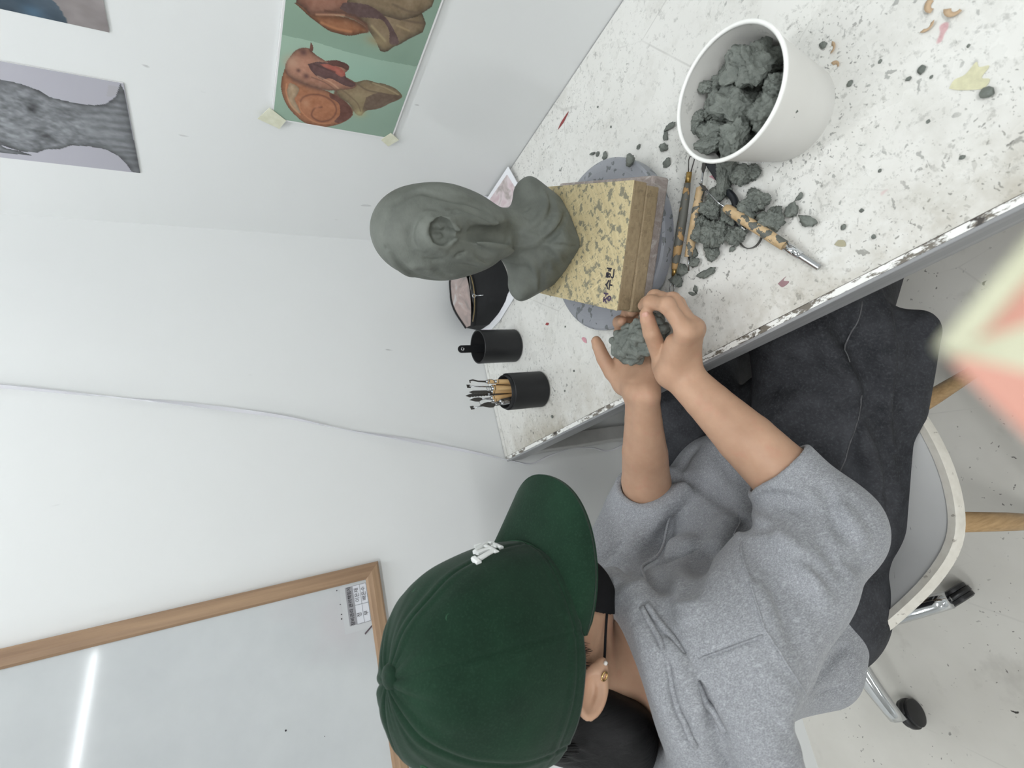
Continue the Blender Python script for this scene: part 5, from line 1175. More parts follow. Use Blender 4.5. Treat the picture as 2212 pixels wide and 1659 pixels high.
b = MB(); b.prism([(0, -0.0016), (0.012, -0.0022), (0.022, 0.0), (0.012, 0.0016), (0, 0.0012)], (-0.402, -0.7614, z0), Vector((0.93, 0.36, 0)).normalized(), Vector((-0.36, 0.93, 0)), (0, 0, 1), 0.0009); b.build('blade', M_DSTEEL, e, False)
# 4: black flat handled tool with a bent neck and a ribbon ring
e = empty('ribbon_tool', (-0.43, -0.775, TZ), 'black ribbon tool with a round loop half buried in clay scraps', 'tool')
M_BLK = plain('black_plastic', srgb(34, 37, 42), 0.3)
dv = Vector((-0.995, -0.10, 0)).normalized()
MB().rbox((-0.002, -0.0055, 0), (0.062, 0.0055, 0.006), 0.0018, Matrix.Translation((-0.346, -0.762, TZ + 0.003)) @ Matrix.Rotation(math.atan2(-0.010, -0.054), 4, 'Z')).build('handle', M_BLK, e, False)
MB().tube(spline([(-0.405, -0.7725, TZ + 0.007), (-0.423, -0.779, TZ + 0.010), (-0.436, -0.779, TZ + 0.012), (-0.450, -0.775, TZ + 0.012), (-0.462, -0.775, TZ + 0.010)], 5), 0.0048, 12).build('neck', M_BLK, e)
MB().tube([(-0.461, -0.775, TZ + 0.010), (-0.470, -0.777, TZ + 0.009)], 0.0034, 10).build('ferrule', M_CHROME, e)
rg = [(-0.476 + 0.0185*math.cos(a) , -0.779 + 0.0165*math.sin(a), TZ + 0.008) for a in np.linspace(0, 2*math.pi, 33)[:-1]]
vs_ = []; fs = []
for k, q in enumerate(rg):
    a = 2*math.pi*k/32; nrm = Vector((math.cos(a), math.sin(a), 0))
    for s_, h_ in ((0, 0), (0.0009, 0), (0.0009, 0.004), (0, 0.004)): vs_.append(Vector(q) + nrm*s_ + Vector((0, 0, h_ - 0.005)))
for k in range(32):
    for j in range(4): fs.append((k*4+j, k*4+(j+1) % 4, ((k+1) % 32)*4+(j+1) % 4, ((k+1) % 32)*4+j))
o = mesh_obj('ribbon_loop', vs_, fs, M_DSTEEL, e); autosmooth(o, 40)

# ================================================================== shell chair
t = NT('white_chair_shell', 0.45)
c = t.ramp(t.noise(5, 4), [(0.3, srgb(228, 228, 226)), (0.7, srgb(238, 238, 236))])
sc_ = t.step(t.noise(26, 3, 0.6, t.mapped((1, 5, 1), (0, 0, 0.4))), 0.70, 0.73); c = t.mix(t.math('MULTIPLY', sc_, 0.6), c, srgb(110, 106, 104)); t.color(c); M_SHELL = t.m
t = NT('cream_shell_edge', 0.55); c = t.ramp(t.noise(60, 3), [(0.3, srgb(206, 201, 190)), (0.7, srgb(220, 216, 206))]); d_ = t.step(t.noise(75, 4, 0.65), 0.64, 0.68); t.color(t.mix(t.math('MULTIPLY', d_, 0.6), c, srgb(120, 110, 98))); M_SEDGE = t.m
t = NT('beech_leg', 0.5); gg = t.noise(40, 4, 0.6, t.mapped((6, 6, 0.4))); t.color(t.ramp(gg, [(0.3, srgb(150, 120, 80)), (0.7, srgb(182, 150, 108))])); M_BEECH = t.m
SC = Vector((-0.90, -0.525, 0.0))
ch = empty('shell_chair', SC, 'white moulded shell chair with wooden legs under the seated person', 'chair')
# rim: front waterfall edge, raised sides, low back
rimp = [(-0.690, -0.525, 0.425), (-0.692, -0.64, 0.430), (-0.705, -0.725, 0.452), (-0.735, -0.755, 0.470), (-0.80, -0.767, 0.482), (-0.862, -0.762, 0.488), (-0.910, -0.744, 0.494), (-0.952, -0.706, 0.505),
        (-0.992, -0.655, 0.526), (-1.025, -0.605, 0.552), (-1.048, -0.575, 0.575), (-1.062, -0.55, 0.588), (-1.066, -0.525, 0.592)]
half = spline(rimp, 4)
mir = [(x, 2*SC.y - y, z) for x, y, z in half[::-1]][1:-1]
RIM = np.array(half + mir); NR = len(RIM)
cen = np.array([-0.88, SC.y, 0.44])
rings = []
for s_ in (1.0, 0.94, 0.84, 0.66, 0.4, 0.12):
    q = cen + (RIM - cen)*s_
    dep = (1 - s_**2.2)
    q[:, 2] = RIM[:, 2]*(s_**1.5) + (0.425)*(1 - s_**1.5) - 0.004*dep
    rings.append(q)
TH = 0.008
V = np.concatenate(rings); nrg = len(rings)
def ringfaces(o0, flip):
    fs = []
    for i in range(nrg - 1):
        for k in range(NR):
            q = (o0+i*NR+k, o0+i*NR+(k+1) % NR, o0+(i+1)*NR+(k+1) % NR, o0+(i+1)*NR+k); fs.append(q if not flip else q[::-1])
    fs.append([o0+(nrg-1)*NR+k for k in range(NR)] if not flip else [o0+(nrg-1)*NR+k for k in range(NR)][::-1]); return fs
Vb = V.copy(); Vb[:, 2] -= TH
mesh_obj('seat_shell', np.concatenate([V, Vb]), ringfaces(0, False) + ringfaces(len(V), True), M_SHELL, ch)
# thick edge band
eb = MB(); vs_ = []; fs = []
for k in range(NR):
    p_ = Vector(RIM[k]); tg = (Vector(RIM[(k+1) % NR]) - Vector(RIM[k-1])).normalized(); up_ = Vector((0, 0, 1)); out = (p_ - Vector(cen)); out = (out - tg*out.dot(tg)).normalized()
    nn = tg.cross(out).normalized(); nn = nn if nn.z > 0 else -nn
    for a, b in ((-0.004, 0.0012), (0.006, 0.0014), (0.0075, -0.002), (0.0065, -0.016), (0.002, -0.018), (-0.004, -0.012)): vs_.append(p_ + out*a + nn*b)
for k in range(NR):
    for j in range(6): fs.append((k*6+j, k*6+(j+1) % 6, ((k+1) % NR)*6+(j+1) % 6, ((k+1) % NR)*6+j))
o = mesh_obj('edge_band', vs_, fs, M_SEDGE, ch); autosmooth(o, 50)
for (tx, ty, bx, by) in ((-0.76, -0.62, -0.655, -0.735), (-0.895, -0.700, -0.975, -0.716), (-0.76, -0.43, -0.67, -0.31), (-0.98, -0.43, -1.07, -0.32)):
    MB().tube([(tx, ty, 0.408), ((tx+bx)/2, (ty+by)/2, 0.2), (bx, by, 0.001)], [0.016, 0.015, 0.010], 14).build('leg', M_BEECH, ch)
MB().tube([(-0.745, -0.645, 0.33), (-0.965, -0.655, 0.33)], 0.005, 8).build('stretcher', plain('black_rod', srgb(30, 30, 30), 0.4), ch)
MB().tube([(-0.745, -0.41, 0.33), (-0.99, -0.41, 0.33)], 0.005, 8).build('stretcher', M_BLK, ch)
MB().rbox((-0.99, -0.65, 0.404), (-0.74, -0.40, 0.414), 0.003).build('mounting_plate', M_BLK, ch, False)

# ================================================================== swivel stool behind, chrome star base
ZC = Vector((-1.135, -0.285, 0.0))
sw = empty('swivel_stool', ZC, 'swivel stool on a chrome star base with black castors behind the seated person', 'stool')
t = NT('black_castor', 0.4); t.color(srgb(28, 28, 30)); M_CASTOR = t.m
for k, (dx, dy) in enumerate(((0.045, -0.225), (-0.205, -0.030), (0.225, 0.0), (-0.02, 0.215))):
    d = Vector((dx, dy, 0)); L = d.length; d.normalize(); n = Vector((-d.y, d.x, 0))
    vs_ = []; fs = []; N = 10
    for i in range(N):
        s_ = i/(N-1); w = 0.027*(1 - 0.38*s_); h_ = 0.016; z = 0.135 - 0.052*s_**1.6
        p_ = ZC + d*(0.02 + (L - 0.02)*s_) + Vector((0, 0, z))
        for a, b in ((-1, -0.5), (-0.8, 0.35), (0, 0.75), (0.8, 0.35), (1, -0.5), (0, -0.7)): vs_.append(p_ + n*w*a + Vector((0, 0, h_*b)))
    for i in range(N - 1):
        for j in range(6): fs.append((i*6+j, i*6+(j+1) % 6, (i+1)*6+(j+1) % 6, (i+1)*6+j))
    fs += [list(range(6))[::-1], [(N-1)*6+j for j in range(6)]]
    arm = mesh_obj('base_arm', vs_, fs, M_CHROME, sw)
    cpos = ZC + d*(L - 0.002) + Vector((0, 0, 0.0)); ax = Vector((math.cos(k*1.3 + 0.5), math.sin(k*1.3 + 0.5), 0)); fw = Vector((-ax.y, ax.x, 0))
    cpos = cpos + fw*0.006
    ca = MB()
    Rm = Matrix((fw.cross(ax)*-1, fw, ax)).transposed()
    for s_ in (-1, 1):
        c0 = cpos + ax*(0.004*s_ + (-0.011 if s_ < 0 else 0)) + Vector((0, 0, 0.0275))
        ca.lathe([(0.001, 0.0), (0.022, 0.0), (0.0272, 0.002), (0.0275, 0.0055), (0.0272, 0.009), (0.022, 0.011), (0.001, 0.011)], c0, 28, Rm)
    o = ca.build('castor', M_CASTOR, sw); autosmooth(o, 40)
    hd = MB().lathe([(0.0205, 0.0), (0.0302, 0.001), (0.0302, 0.010), (0.0205, 0.011)], cpos - ax*0.0055 + Vector((0, 0, 0.030)), 24, Rm)
    hd.build('castor_hood', M_CASTOR, o); MB().tube([cpos + Vector((0, 0, 0.04)), ZC + d*(L - 0.006) + Vector((0, 0, 0.086))], 0.006, 10).build('castor_stem', M_STEEL, o)
MB().lathe([(0.001, 0.105), (0.030, 0.110), (0.030, 0.150), (0.022, 0.156), (0.022, 0.30), (0.015, 0.302), (0.015, 0.455), (0.05, 0.46), (0.001, 0.462)], ZC, 28).build('column', M_CHROME, sw)
o = MB().lathe([(0.001, 0.460), (0.098, 0.460), (0.110, 0.470), (0.112, 0.485), (0.102, 0.498), (0.06, 0.504), (0.001, 0.505)], ZC, 48).build('seat', plain('stool_seat_white', srgb(206, 204, 198), 0.5), sw)

# ================================================================== blurred pink pouch right under the lens
t = NT('salmon_pink_cloth', 0.8); t.color(t.ramp(t.noise(30, 3), [(0.3, srgb(196, 142, 126)), (0.7, srgb(208, 156, 140))])); M_SALMON = t.m
M_CREAM = plain('cream_piping', srgb(196, 196, 170), 0.7)
Tp = Vector((-0.7614, -1.1103, 1.2726))
PS = [Vector(q) for q in ((-0.7529, -1.1188, 1.2631), (-0.7604, -1.1161, 1.2638), (-0.7665, -1.1141, 1.2638), (-0.7726, -1.1113, 1.2645))]
QS = [Tp + (q - Tp)*3.6 for q in PS]
bv = (Tp - CAM).normalized()*0.010
pk = empty('soft_pouch', Tp + (PS[1] - Tp)*3.6, 'out of focus salmon pink pouch corner with cream piping at the right edge', 'pouch')
front = [Tp - fwd*0.002] + PS + QS; 
for i0, nm, mt in ((0, 'pink_panel', M_SALMON), (1, 'cream_band', M_CREAM), (2, 'pink_panel', M_SALMON)):
    a_, b_ = PS[i0] - fwd*(0.002 if i0 in (1, 2) else 0), PS[i0+1] - fwd*(0.002 if i0 + 1 in (1, 2) else 0)
    vs_ = [Tp, a_, b_, QS[i0], QS[i0+1]]; vs_ += [v_ + bv for v_ in vs_]
    mesh_obj(nm, vs_, [(0, 1, 2), (1, 3, 4, 2), (5, 7, 6), (6, 7, 9, 8), (0, 2, 7, 5), (2, 4, 9, 7), (4, 3, 8, 9), (3, 1, 6, 8), (1, 0, 5, 6)], mt, pk, False)
for i0 in (0,): MB().tube([Tp - fwd*0.001, PS[i0] - fwd*0.0005, QS[i0]], 0.0014, 8).build('piping', M_CREAM, pk)
# ================================================================== seated person
# head frame: F forward (face), R person's right, U up
HC = np.array([-0.8887, -0.5628, 1.0818])
HF = np.array([0.89416, -0.39245, -0.21555]); HR = np.array([-0.43015, -0.88655, -0.17030]); HU = np.array([0.12426, -0.24499, 0.96153])
def HL(f_, r_, u_): return HC + HF*f_ + HR*r_ + HU*u_
HM = np.stack([HF, HR, HU])
A3 = lambda *q: np.array(q, float)
W_R, E_R, S_R = A3(-0.616, -0.652, 0.786), A3(-0.850, -0.724, 0.690), A3(-0.938, -0.690, 0.875)
W_L, E_L, S_L = A3(-0.618, -0.573, 0.785), A3(-0.790, -0.405, 0.690), A3(-0.945, -0.365, 0.880)

person = empty('person', (-0.93, -0.53, 0.0), 'person in a grey hoodie and green cap seated at the table kneading clay', 'person')

# ------------------------------------------------------------------ skin: head, neck, arms, hands in one surface
t = NT('skin', 0.5, spec=0.35)
c = t.ramp(t.noise(24, 4, 0.6), [(0.3, srgb(178, 141, 116)), (0.7, srgb(193, 156, 130))])
rd = t.step(t.noise(38, 3), 0.56, 0.72); c = t.mix(t.math('MULTIPLY', rd, 0.30), c, srgb(192, 132, 114))
t.color(c); t.b.inputs['Subsurface Weight'].default_value = 0.12; t.b.inputs['Subsurface Radius'].default_value = (0.012, 0.005, 0.003); t.b.inputs['Subsurface Scale'].default_value = 0.5
t.bump(t.noise(700, 2), 0.10, 0.0005); M_SKIN = t.m
f = Field((-1.13, -0.80, 0.62), (-0.48, -0.26, 1.20), 0.0021)
# head
f.ell(HL(-0.008, 0, 0.005), (0.094, 0.074, 0.098), HM)
f.ell(HL(0.030, 0, -0.055), (0.064, 0.060, 0.078), HM, 0.03)
f.ell(HL(0.046, 0, -0.100), (0.042, 0.046, 0.034), HM, 0.025)
f.cap(HL(0.0, 0.040, -0.095), HL(0.060, 0.014, -0.118), 0.020, 0.016, 0.02); f.cap(HL(0.0, -0.040, -0.095), HL(0.060, -0.014, -0.118), 0.020, 0.016, 0.02)
f.cap(HL(0.088, 0, -0.035), HL(0.104, 0, -0.068), 0.007, 0.011, 0.012)
for s in (-1, 1):
    f.ell(HL(0.090, 0.030*s, -0.034), (0.012, 0.018, 0.010), HM, 0.010, True)
    f.ell(HL(0.080, 0.030*s, -0.035), (0.012, 0.014, 0.010), HM, 0.004)
    f.crease([HL(0.088, 0.046*s, -0.036), HL(0.095, 0.030*s, -0.037), HL(0.090, 0.018*s, -0.037)], 0.0025, 0.0022)
f.crease([HL(0.086, 0.022, -0.095), HL(0.096, 0.0, -0.094), HL(0.086, -0.022, -0.095)], 0.003, 0.003)
# neck into the shoulders
f.cap(HL(-0.030, 0, -0.070), A3(-0.975, -0.525, 0.905), 0.053, 0.060, 0.03)
f.cap(S_L + A3(0.005, 0.0, -0.02), S_R + A3(0.005, 0.01, -0.02), 0.042, 0.042, 0.04)
f.cap(A3(-0.955, -0.525, 0.85), A3(-0.955, -0.525, 0.70), 0.080, 0.080, 0.05)
# ears
for s in (1, -1):
    e2 = HU*0.42 - HF*0.86 + HR*0.20*s; e2 /= np.linalg.norm(e2)                # long axis, towards the top of the ear, pushed back by the cap
    e1 = HR*0.80*s + HU*0.52 + HF*0.20; e1 -= e2*(e1 @ e2); e1 /= np.linalg.norm(e1)   # outward
    e0 = np.cross(e1, e2); e0 *= 1 if e0 @ (HF - HU) > 0 else -1
    tl = np.stack([e0, e1, e2]); cc_ = HL(-0.010, 0.083*s, -0.053)
    f.ell(cc_, (0.0165, 0.0075, 0.0275), tl, 0.004)
    f.cap(cc_ - e1*0.004 + e2*0.004, HL(-0.006, 0.066*s, -0.044), 0.010, 0.014, 0.006)
    f.ell(cc_ + e1*0.0095 - e0*0.001 + e2*0.003, (0.0125, 0.0120, 0.0205), tl, 0.0010, True)
    f.cap(cc_ + e1*0.001 - e2*0.021 + e0*0.002, cc_ - e2*0.028 + e0*0.003, 0.0078, 0.0062, 0.006)
    f.crease([cc_ + e1*0.002 + e0*0.002 + e2*0.018, cc_ + e1*0.002 + e0*0.005 + e2*0.008, cc_ + e1*0.002 + e0*0.004 - e2*0.004, cc_ + e1*0.002 - e0*0.002 - e2*0.012], 0.0026, -0.0034)
    EAR = (cc_.copy(), tl.copy()) if s == 1 else EAR
# arms
def arm(S, E, W, wd, fl):
    f.cap(S, E, 0.042, 0.034, 0.03)
    d = (W - E)/np.linalg.norm(W - E)
    for s in (-1, 1):
        f.chain([E + (W - E)*q + wd*(o_*s) for q, o_ in ((0.0, 0.0), (0.30, 0.002), (0.55, 0.004), (0.80, 0.007), (1.0, 0.008))], [0.0345, 0.0385, 0.0335, 0.0240, 0.0195], 0.008, 0.0015)
wd_R = A3(0.35, 0.62, 0.70); wd_R /= np.linalg.norm(wd_R)
wd_L = A3(0.55, 0.80, -0.10); wd_L /= np.linalg.norm(wd_L)
arm(S_R, E_R, W_R, wd_R, 1); arm(S_L, E_L, W_L, wd_L, 1)
# right hand: closing over the clay from the near side
R_TH = [A3(-0.598, -0.630, 0.784), A3(-0.583, -0.642, 0.800), A3(-0.561, -0.664, 0.827), A3(-0.546, -0.673, 0.836), A3(-0.539, -0.676, 0.839)]
R_IN = [A3(-0.582, -0.713, 0.822), A3(-0.545, -0.712, 0.838), A3(-0.528, -0.686, 0.835), A3(-0.519, -0.660, 0.822)]
R_MI = [A3(-0.576, -0.711, 0.806), A3(-0.537, -0.709, 0.822), A3(-0.517, -0.680, 0.818), A3(-0.509, -0.650, 0.806)]
R_RI = [A3(-0.573, -0.701, 0.790), A3(-0.536, -0.699, 0.803), A3(-0.514, -0.672, 0.798), A3(-0.505, -0.645, 0.788)]
R_PI = [A3(-0.573, -0.686, 0.776), A3(-0.542, -0.686, 0.783), A3(-0.522, -0.664, 0.779), A3(-0.511, -0.643, 0.772)]
def hand(W, wd, fingers, thumb, th_r=0.0125):
    offs = [0.016, 0.006, -0.005, -0.015]
    for q, o_ in zip(fingers, offs):
        f.cap(W + wd*o_*0.8, q[0], 0.0155, 0.0115, 0.012)
    for a, b in zip(fingers[:-1], fingers[1:]): f.cap(a[0], b[0], 0.0115, 0.0110, 0.010)
    for q, r0 in zip(fingers, (0.0096, 0.0098, 0.0092, 0.0082)):
        f.chain([np.array(x) for x in q], [r0*1.10, r0*1.0, r0*0.92, r0*0.78], 0.0045)
        for kk, j in enumerate(q[1:-1]): f.ell(j, (r0*1.08,)*3, None, 0.004)
    f.cap(W + wd*0.012, thumb[0], 0.0165, 0.0160, 0.014); f.cap(thumb[0], fingers[0][0]*0.55 + thumb[1]*0.45, 0.0135, 0.0105, 0.012)
    rr = [0.0155, 0.0125, 0.0112, 0.0098, 0.0082][:len(thumb)]
    f.chain(thumb, rr, 0.007, 0.0015)
hand(W_R, A3(0.35, 0.60, 0.72)/np.linalg.norm([0.35, 0.60, 0.72]), [R_IN, R_MI, R_RI, R_PI], R_TH)
# left hand: palm up under the clay, thumb sticking out
L_TH = [A3(-0.590, -0.535, 0.778), A3(-0.566, -0.522, 0.784), A3(-0.541, -0.521, 0.792), A3(-0.520, -0.523, 0.797), A3(-0.511, -0.523, 0.798)]
L_IN = [A3(-0.543, -0.538, 0.762), A3(-0.506, -0.541, 0.760), A3(-0.497, -0.562, 0.776), A3(-0.506, -0.584, 0.792)]
L_MI = [A3(-0.544, -0.557, 0.755), A3(-0.500, -0.559, 0.752), A3(-0.489, -0.578, 0.768), A3(-0.499, -0.602, 0.784)]
L_RI = [A3(-0.553, -0.576, 0.753), A3(-0.512, -0.580, 0.748), A3(-0.498, -0.594, 0.760), A3(-0.504, -0.617, 0.774)]
L_PI = [A3(-0.569, -0.592, 0.756), A3(-0.537, -0.598, 0.748), A3(-0.522, -0.606, 0.755), A3(-0.522, -0.622, 0.766)]
hand(W_L, wd_L, [L_IN, L_MI, L_RI, L_PI], L_TH)
# creases: thumb webs, knuckle wrinkles, wrist fold, palm lines
f.crease([A3(-0.592, -0.560, 0.800), A3(-0.598, -0.572, 0.803), A3(-0.604, -0.590, 0.800)], 0.003, 0.0012)
f.crease([A3(-0.570, -0.655, 0.812), A3(-0.582, -0.660, 0.812)], 0.003, 0.0016)
for j in (R_TH[2], R_IN[1], L_TH[2]):
    f.crease([j + A3(-0.004, -0.010, 0.004), j + A3(-0.001, -0.008, 0.009), j + A3(0.003, -0.004, 0.010)], 0.0016, 0.0010)
V, Fc = f.mesh(); V = relax(V, Fc, 2, 0.45)
mesh_obj('body', V, Fc, M_SKIN, person)

# ------------------------------------------------------------------ hoodie
t = NT('grey_marl_fleece', 0.95, spec=0.15)
n1 = t.noise(900, 3, 0.6, t.mapped((1, 1, 0.4), (0.4, 0.3, 0.5))); n2 = t.noise(300, 4, 0.7, t.mapped((1, 1, 0.35), (0.4, 0.3, 0.5))); n3 = t.noise(9, 3)
c = t.ramp(n1, [(0.32, srgb(128, 130, 134)), (0.55, srgb(154, 156, 160)), (0.75, srgb(182, 184, 188))])
c = t.mix(t.step(n2, 0.56, 0.70), c, srgb(176, 178, 183)); c = t.mix(t.math('MULTIPLY', t.step(n2, 0.44, 0.34), 0.5), c, srgb(126, 128, 132))
t.color(c); t.bump(n1, 0.35, 0.0008); t.bump(n3, 0.3, 0.006); t.b.inputs['Sheen Weight'].default_value = 0.15; M_HOOD = t.m
CUF_R = E_R + (W_R - E_R)*0.335; CUF_L = E_L + (W_L - E_L)*0.25
f = Field((-1.25, -0.88, 0.42), (-0.66, -0.22, 1.03), 0.0029)
f.ell((-0.975, -0.505, 0.555), (0.110, 0.135, 0.115))
f.ell((-0.950, -0.520, 0.760), (0.105, 0.140, 0.150), None, 0.06)
f.cap(S_R + A3(-0.005, 0.04, -0.02), S_L + A3(-0.005, -0.04, -0.02), 0.072, 0.072, 0.05)
f.ell((-1.000, -0.530, 0.790), (0.080, 0.125, 0.120), None, 0.05)
f.cap(S_R + A3(0, 0.01, -0.01), S_R + (E_R - S_R)*0.55 + A3(0, 0.012, 0), 0.066, 0.064, 0.05); f.cap(S_R + (E_R - S_R)*0.55 + A3(0, 0.012, 0), E_R + A3(0.0, 0.012, -0.004), 0.062, 0.056, 0.03)
f.cap(E_R + A3(0.0, 0.012, -0.004), CUF_R, 0.056, 0.049, 0.03)
f.cap(S_L + A3(0, -0.01, -0.01), E_L + A3(-0.005, 0.01, -0.005), 0.074, 0.068, 0.05); f.cap(E_L + A3(-0.005, 0.01, -0.005), CUF_L, 0.068, 0.053, 0.03)
# flat cuff ends with an opening for the arm
for CU, E, W in ((CUF_R, E_R, W_R), (CUF_L, E_L, W_L)):
    d = (W - E)/np.linalg.norm(W - E)
    f.half(CU + d*0.006, d, 0.006, CU - 0.11, CU + 0.11)
    f.cap(CU - d*0.010, CU + d*0.05, 0.0415, 0.0395, 0.004, True)
f.ell((-0.840, -0.495, 0.598), (0.155, 0.125, 0.078), None, 0.04); f.ell((-0.905, -0.510, 0.64), (0.115, 0.120, 0.100), None, 0.05)
f.cap((-1.015, -0.555, 0.735), (-1.040, -0.575, 0.615), 0.062, 0.058, 0.04)      # tail of the hoodie over the seat back
# hood lying round the neck and down the back
HOOD = [A3(-0.868, -0.545, 0.902), A3(-0.880, -0.612, 0.925), A3(-0.925, -0.650, 0.940), A3(-0.985, -0.655, 0.940), A3(-1.035, -0.635, 0.925), A3(-1.065, -0.560, 0.920), A3(-1.050, -0.470, 0.930), A3(-0.985, -0.430, 0.940), A3(-0.900, -0.450, 0.925), A3(-0.868, -0.510, 0.902)]
hp = [np.array(q) for q in spline(HOOD, 3)]
for a, b in zip(hp[:-1], hp[1:]): f.cap(a, b, 0.030, 0.030, 0.008)
HOOD2 = [A3(-0.905, -0.668, 0.905), A3(-0.975, -0.700, 0.905), A3(-1.045, -0.690, 0.885), A3(-1.100, -0.630, 0.870), A3(-1.115, -0.540, 0.870), A3(-1.08, -0.44, 0.88)]
hp = [np.array(q) for q in spline(HOOD2, 3)]
for i, (a, b) in enumerate(zip(hp[:-1], hp[1:])): f.cap(a, b, 0.032, 0.032, 0.007)
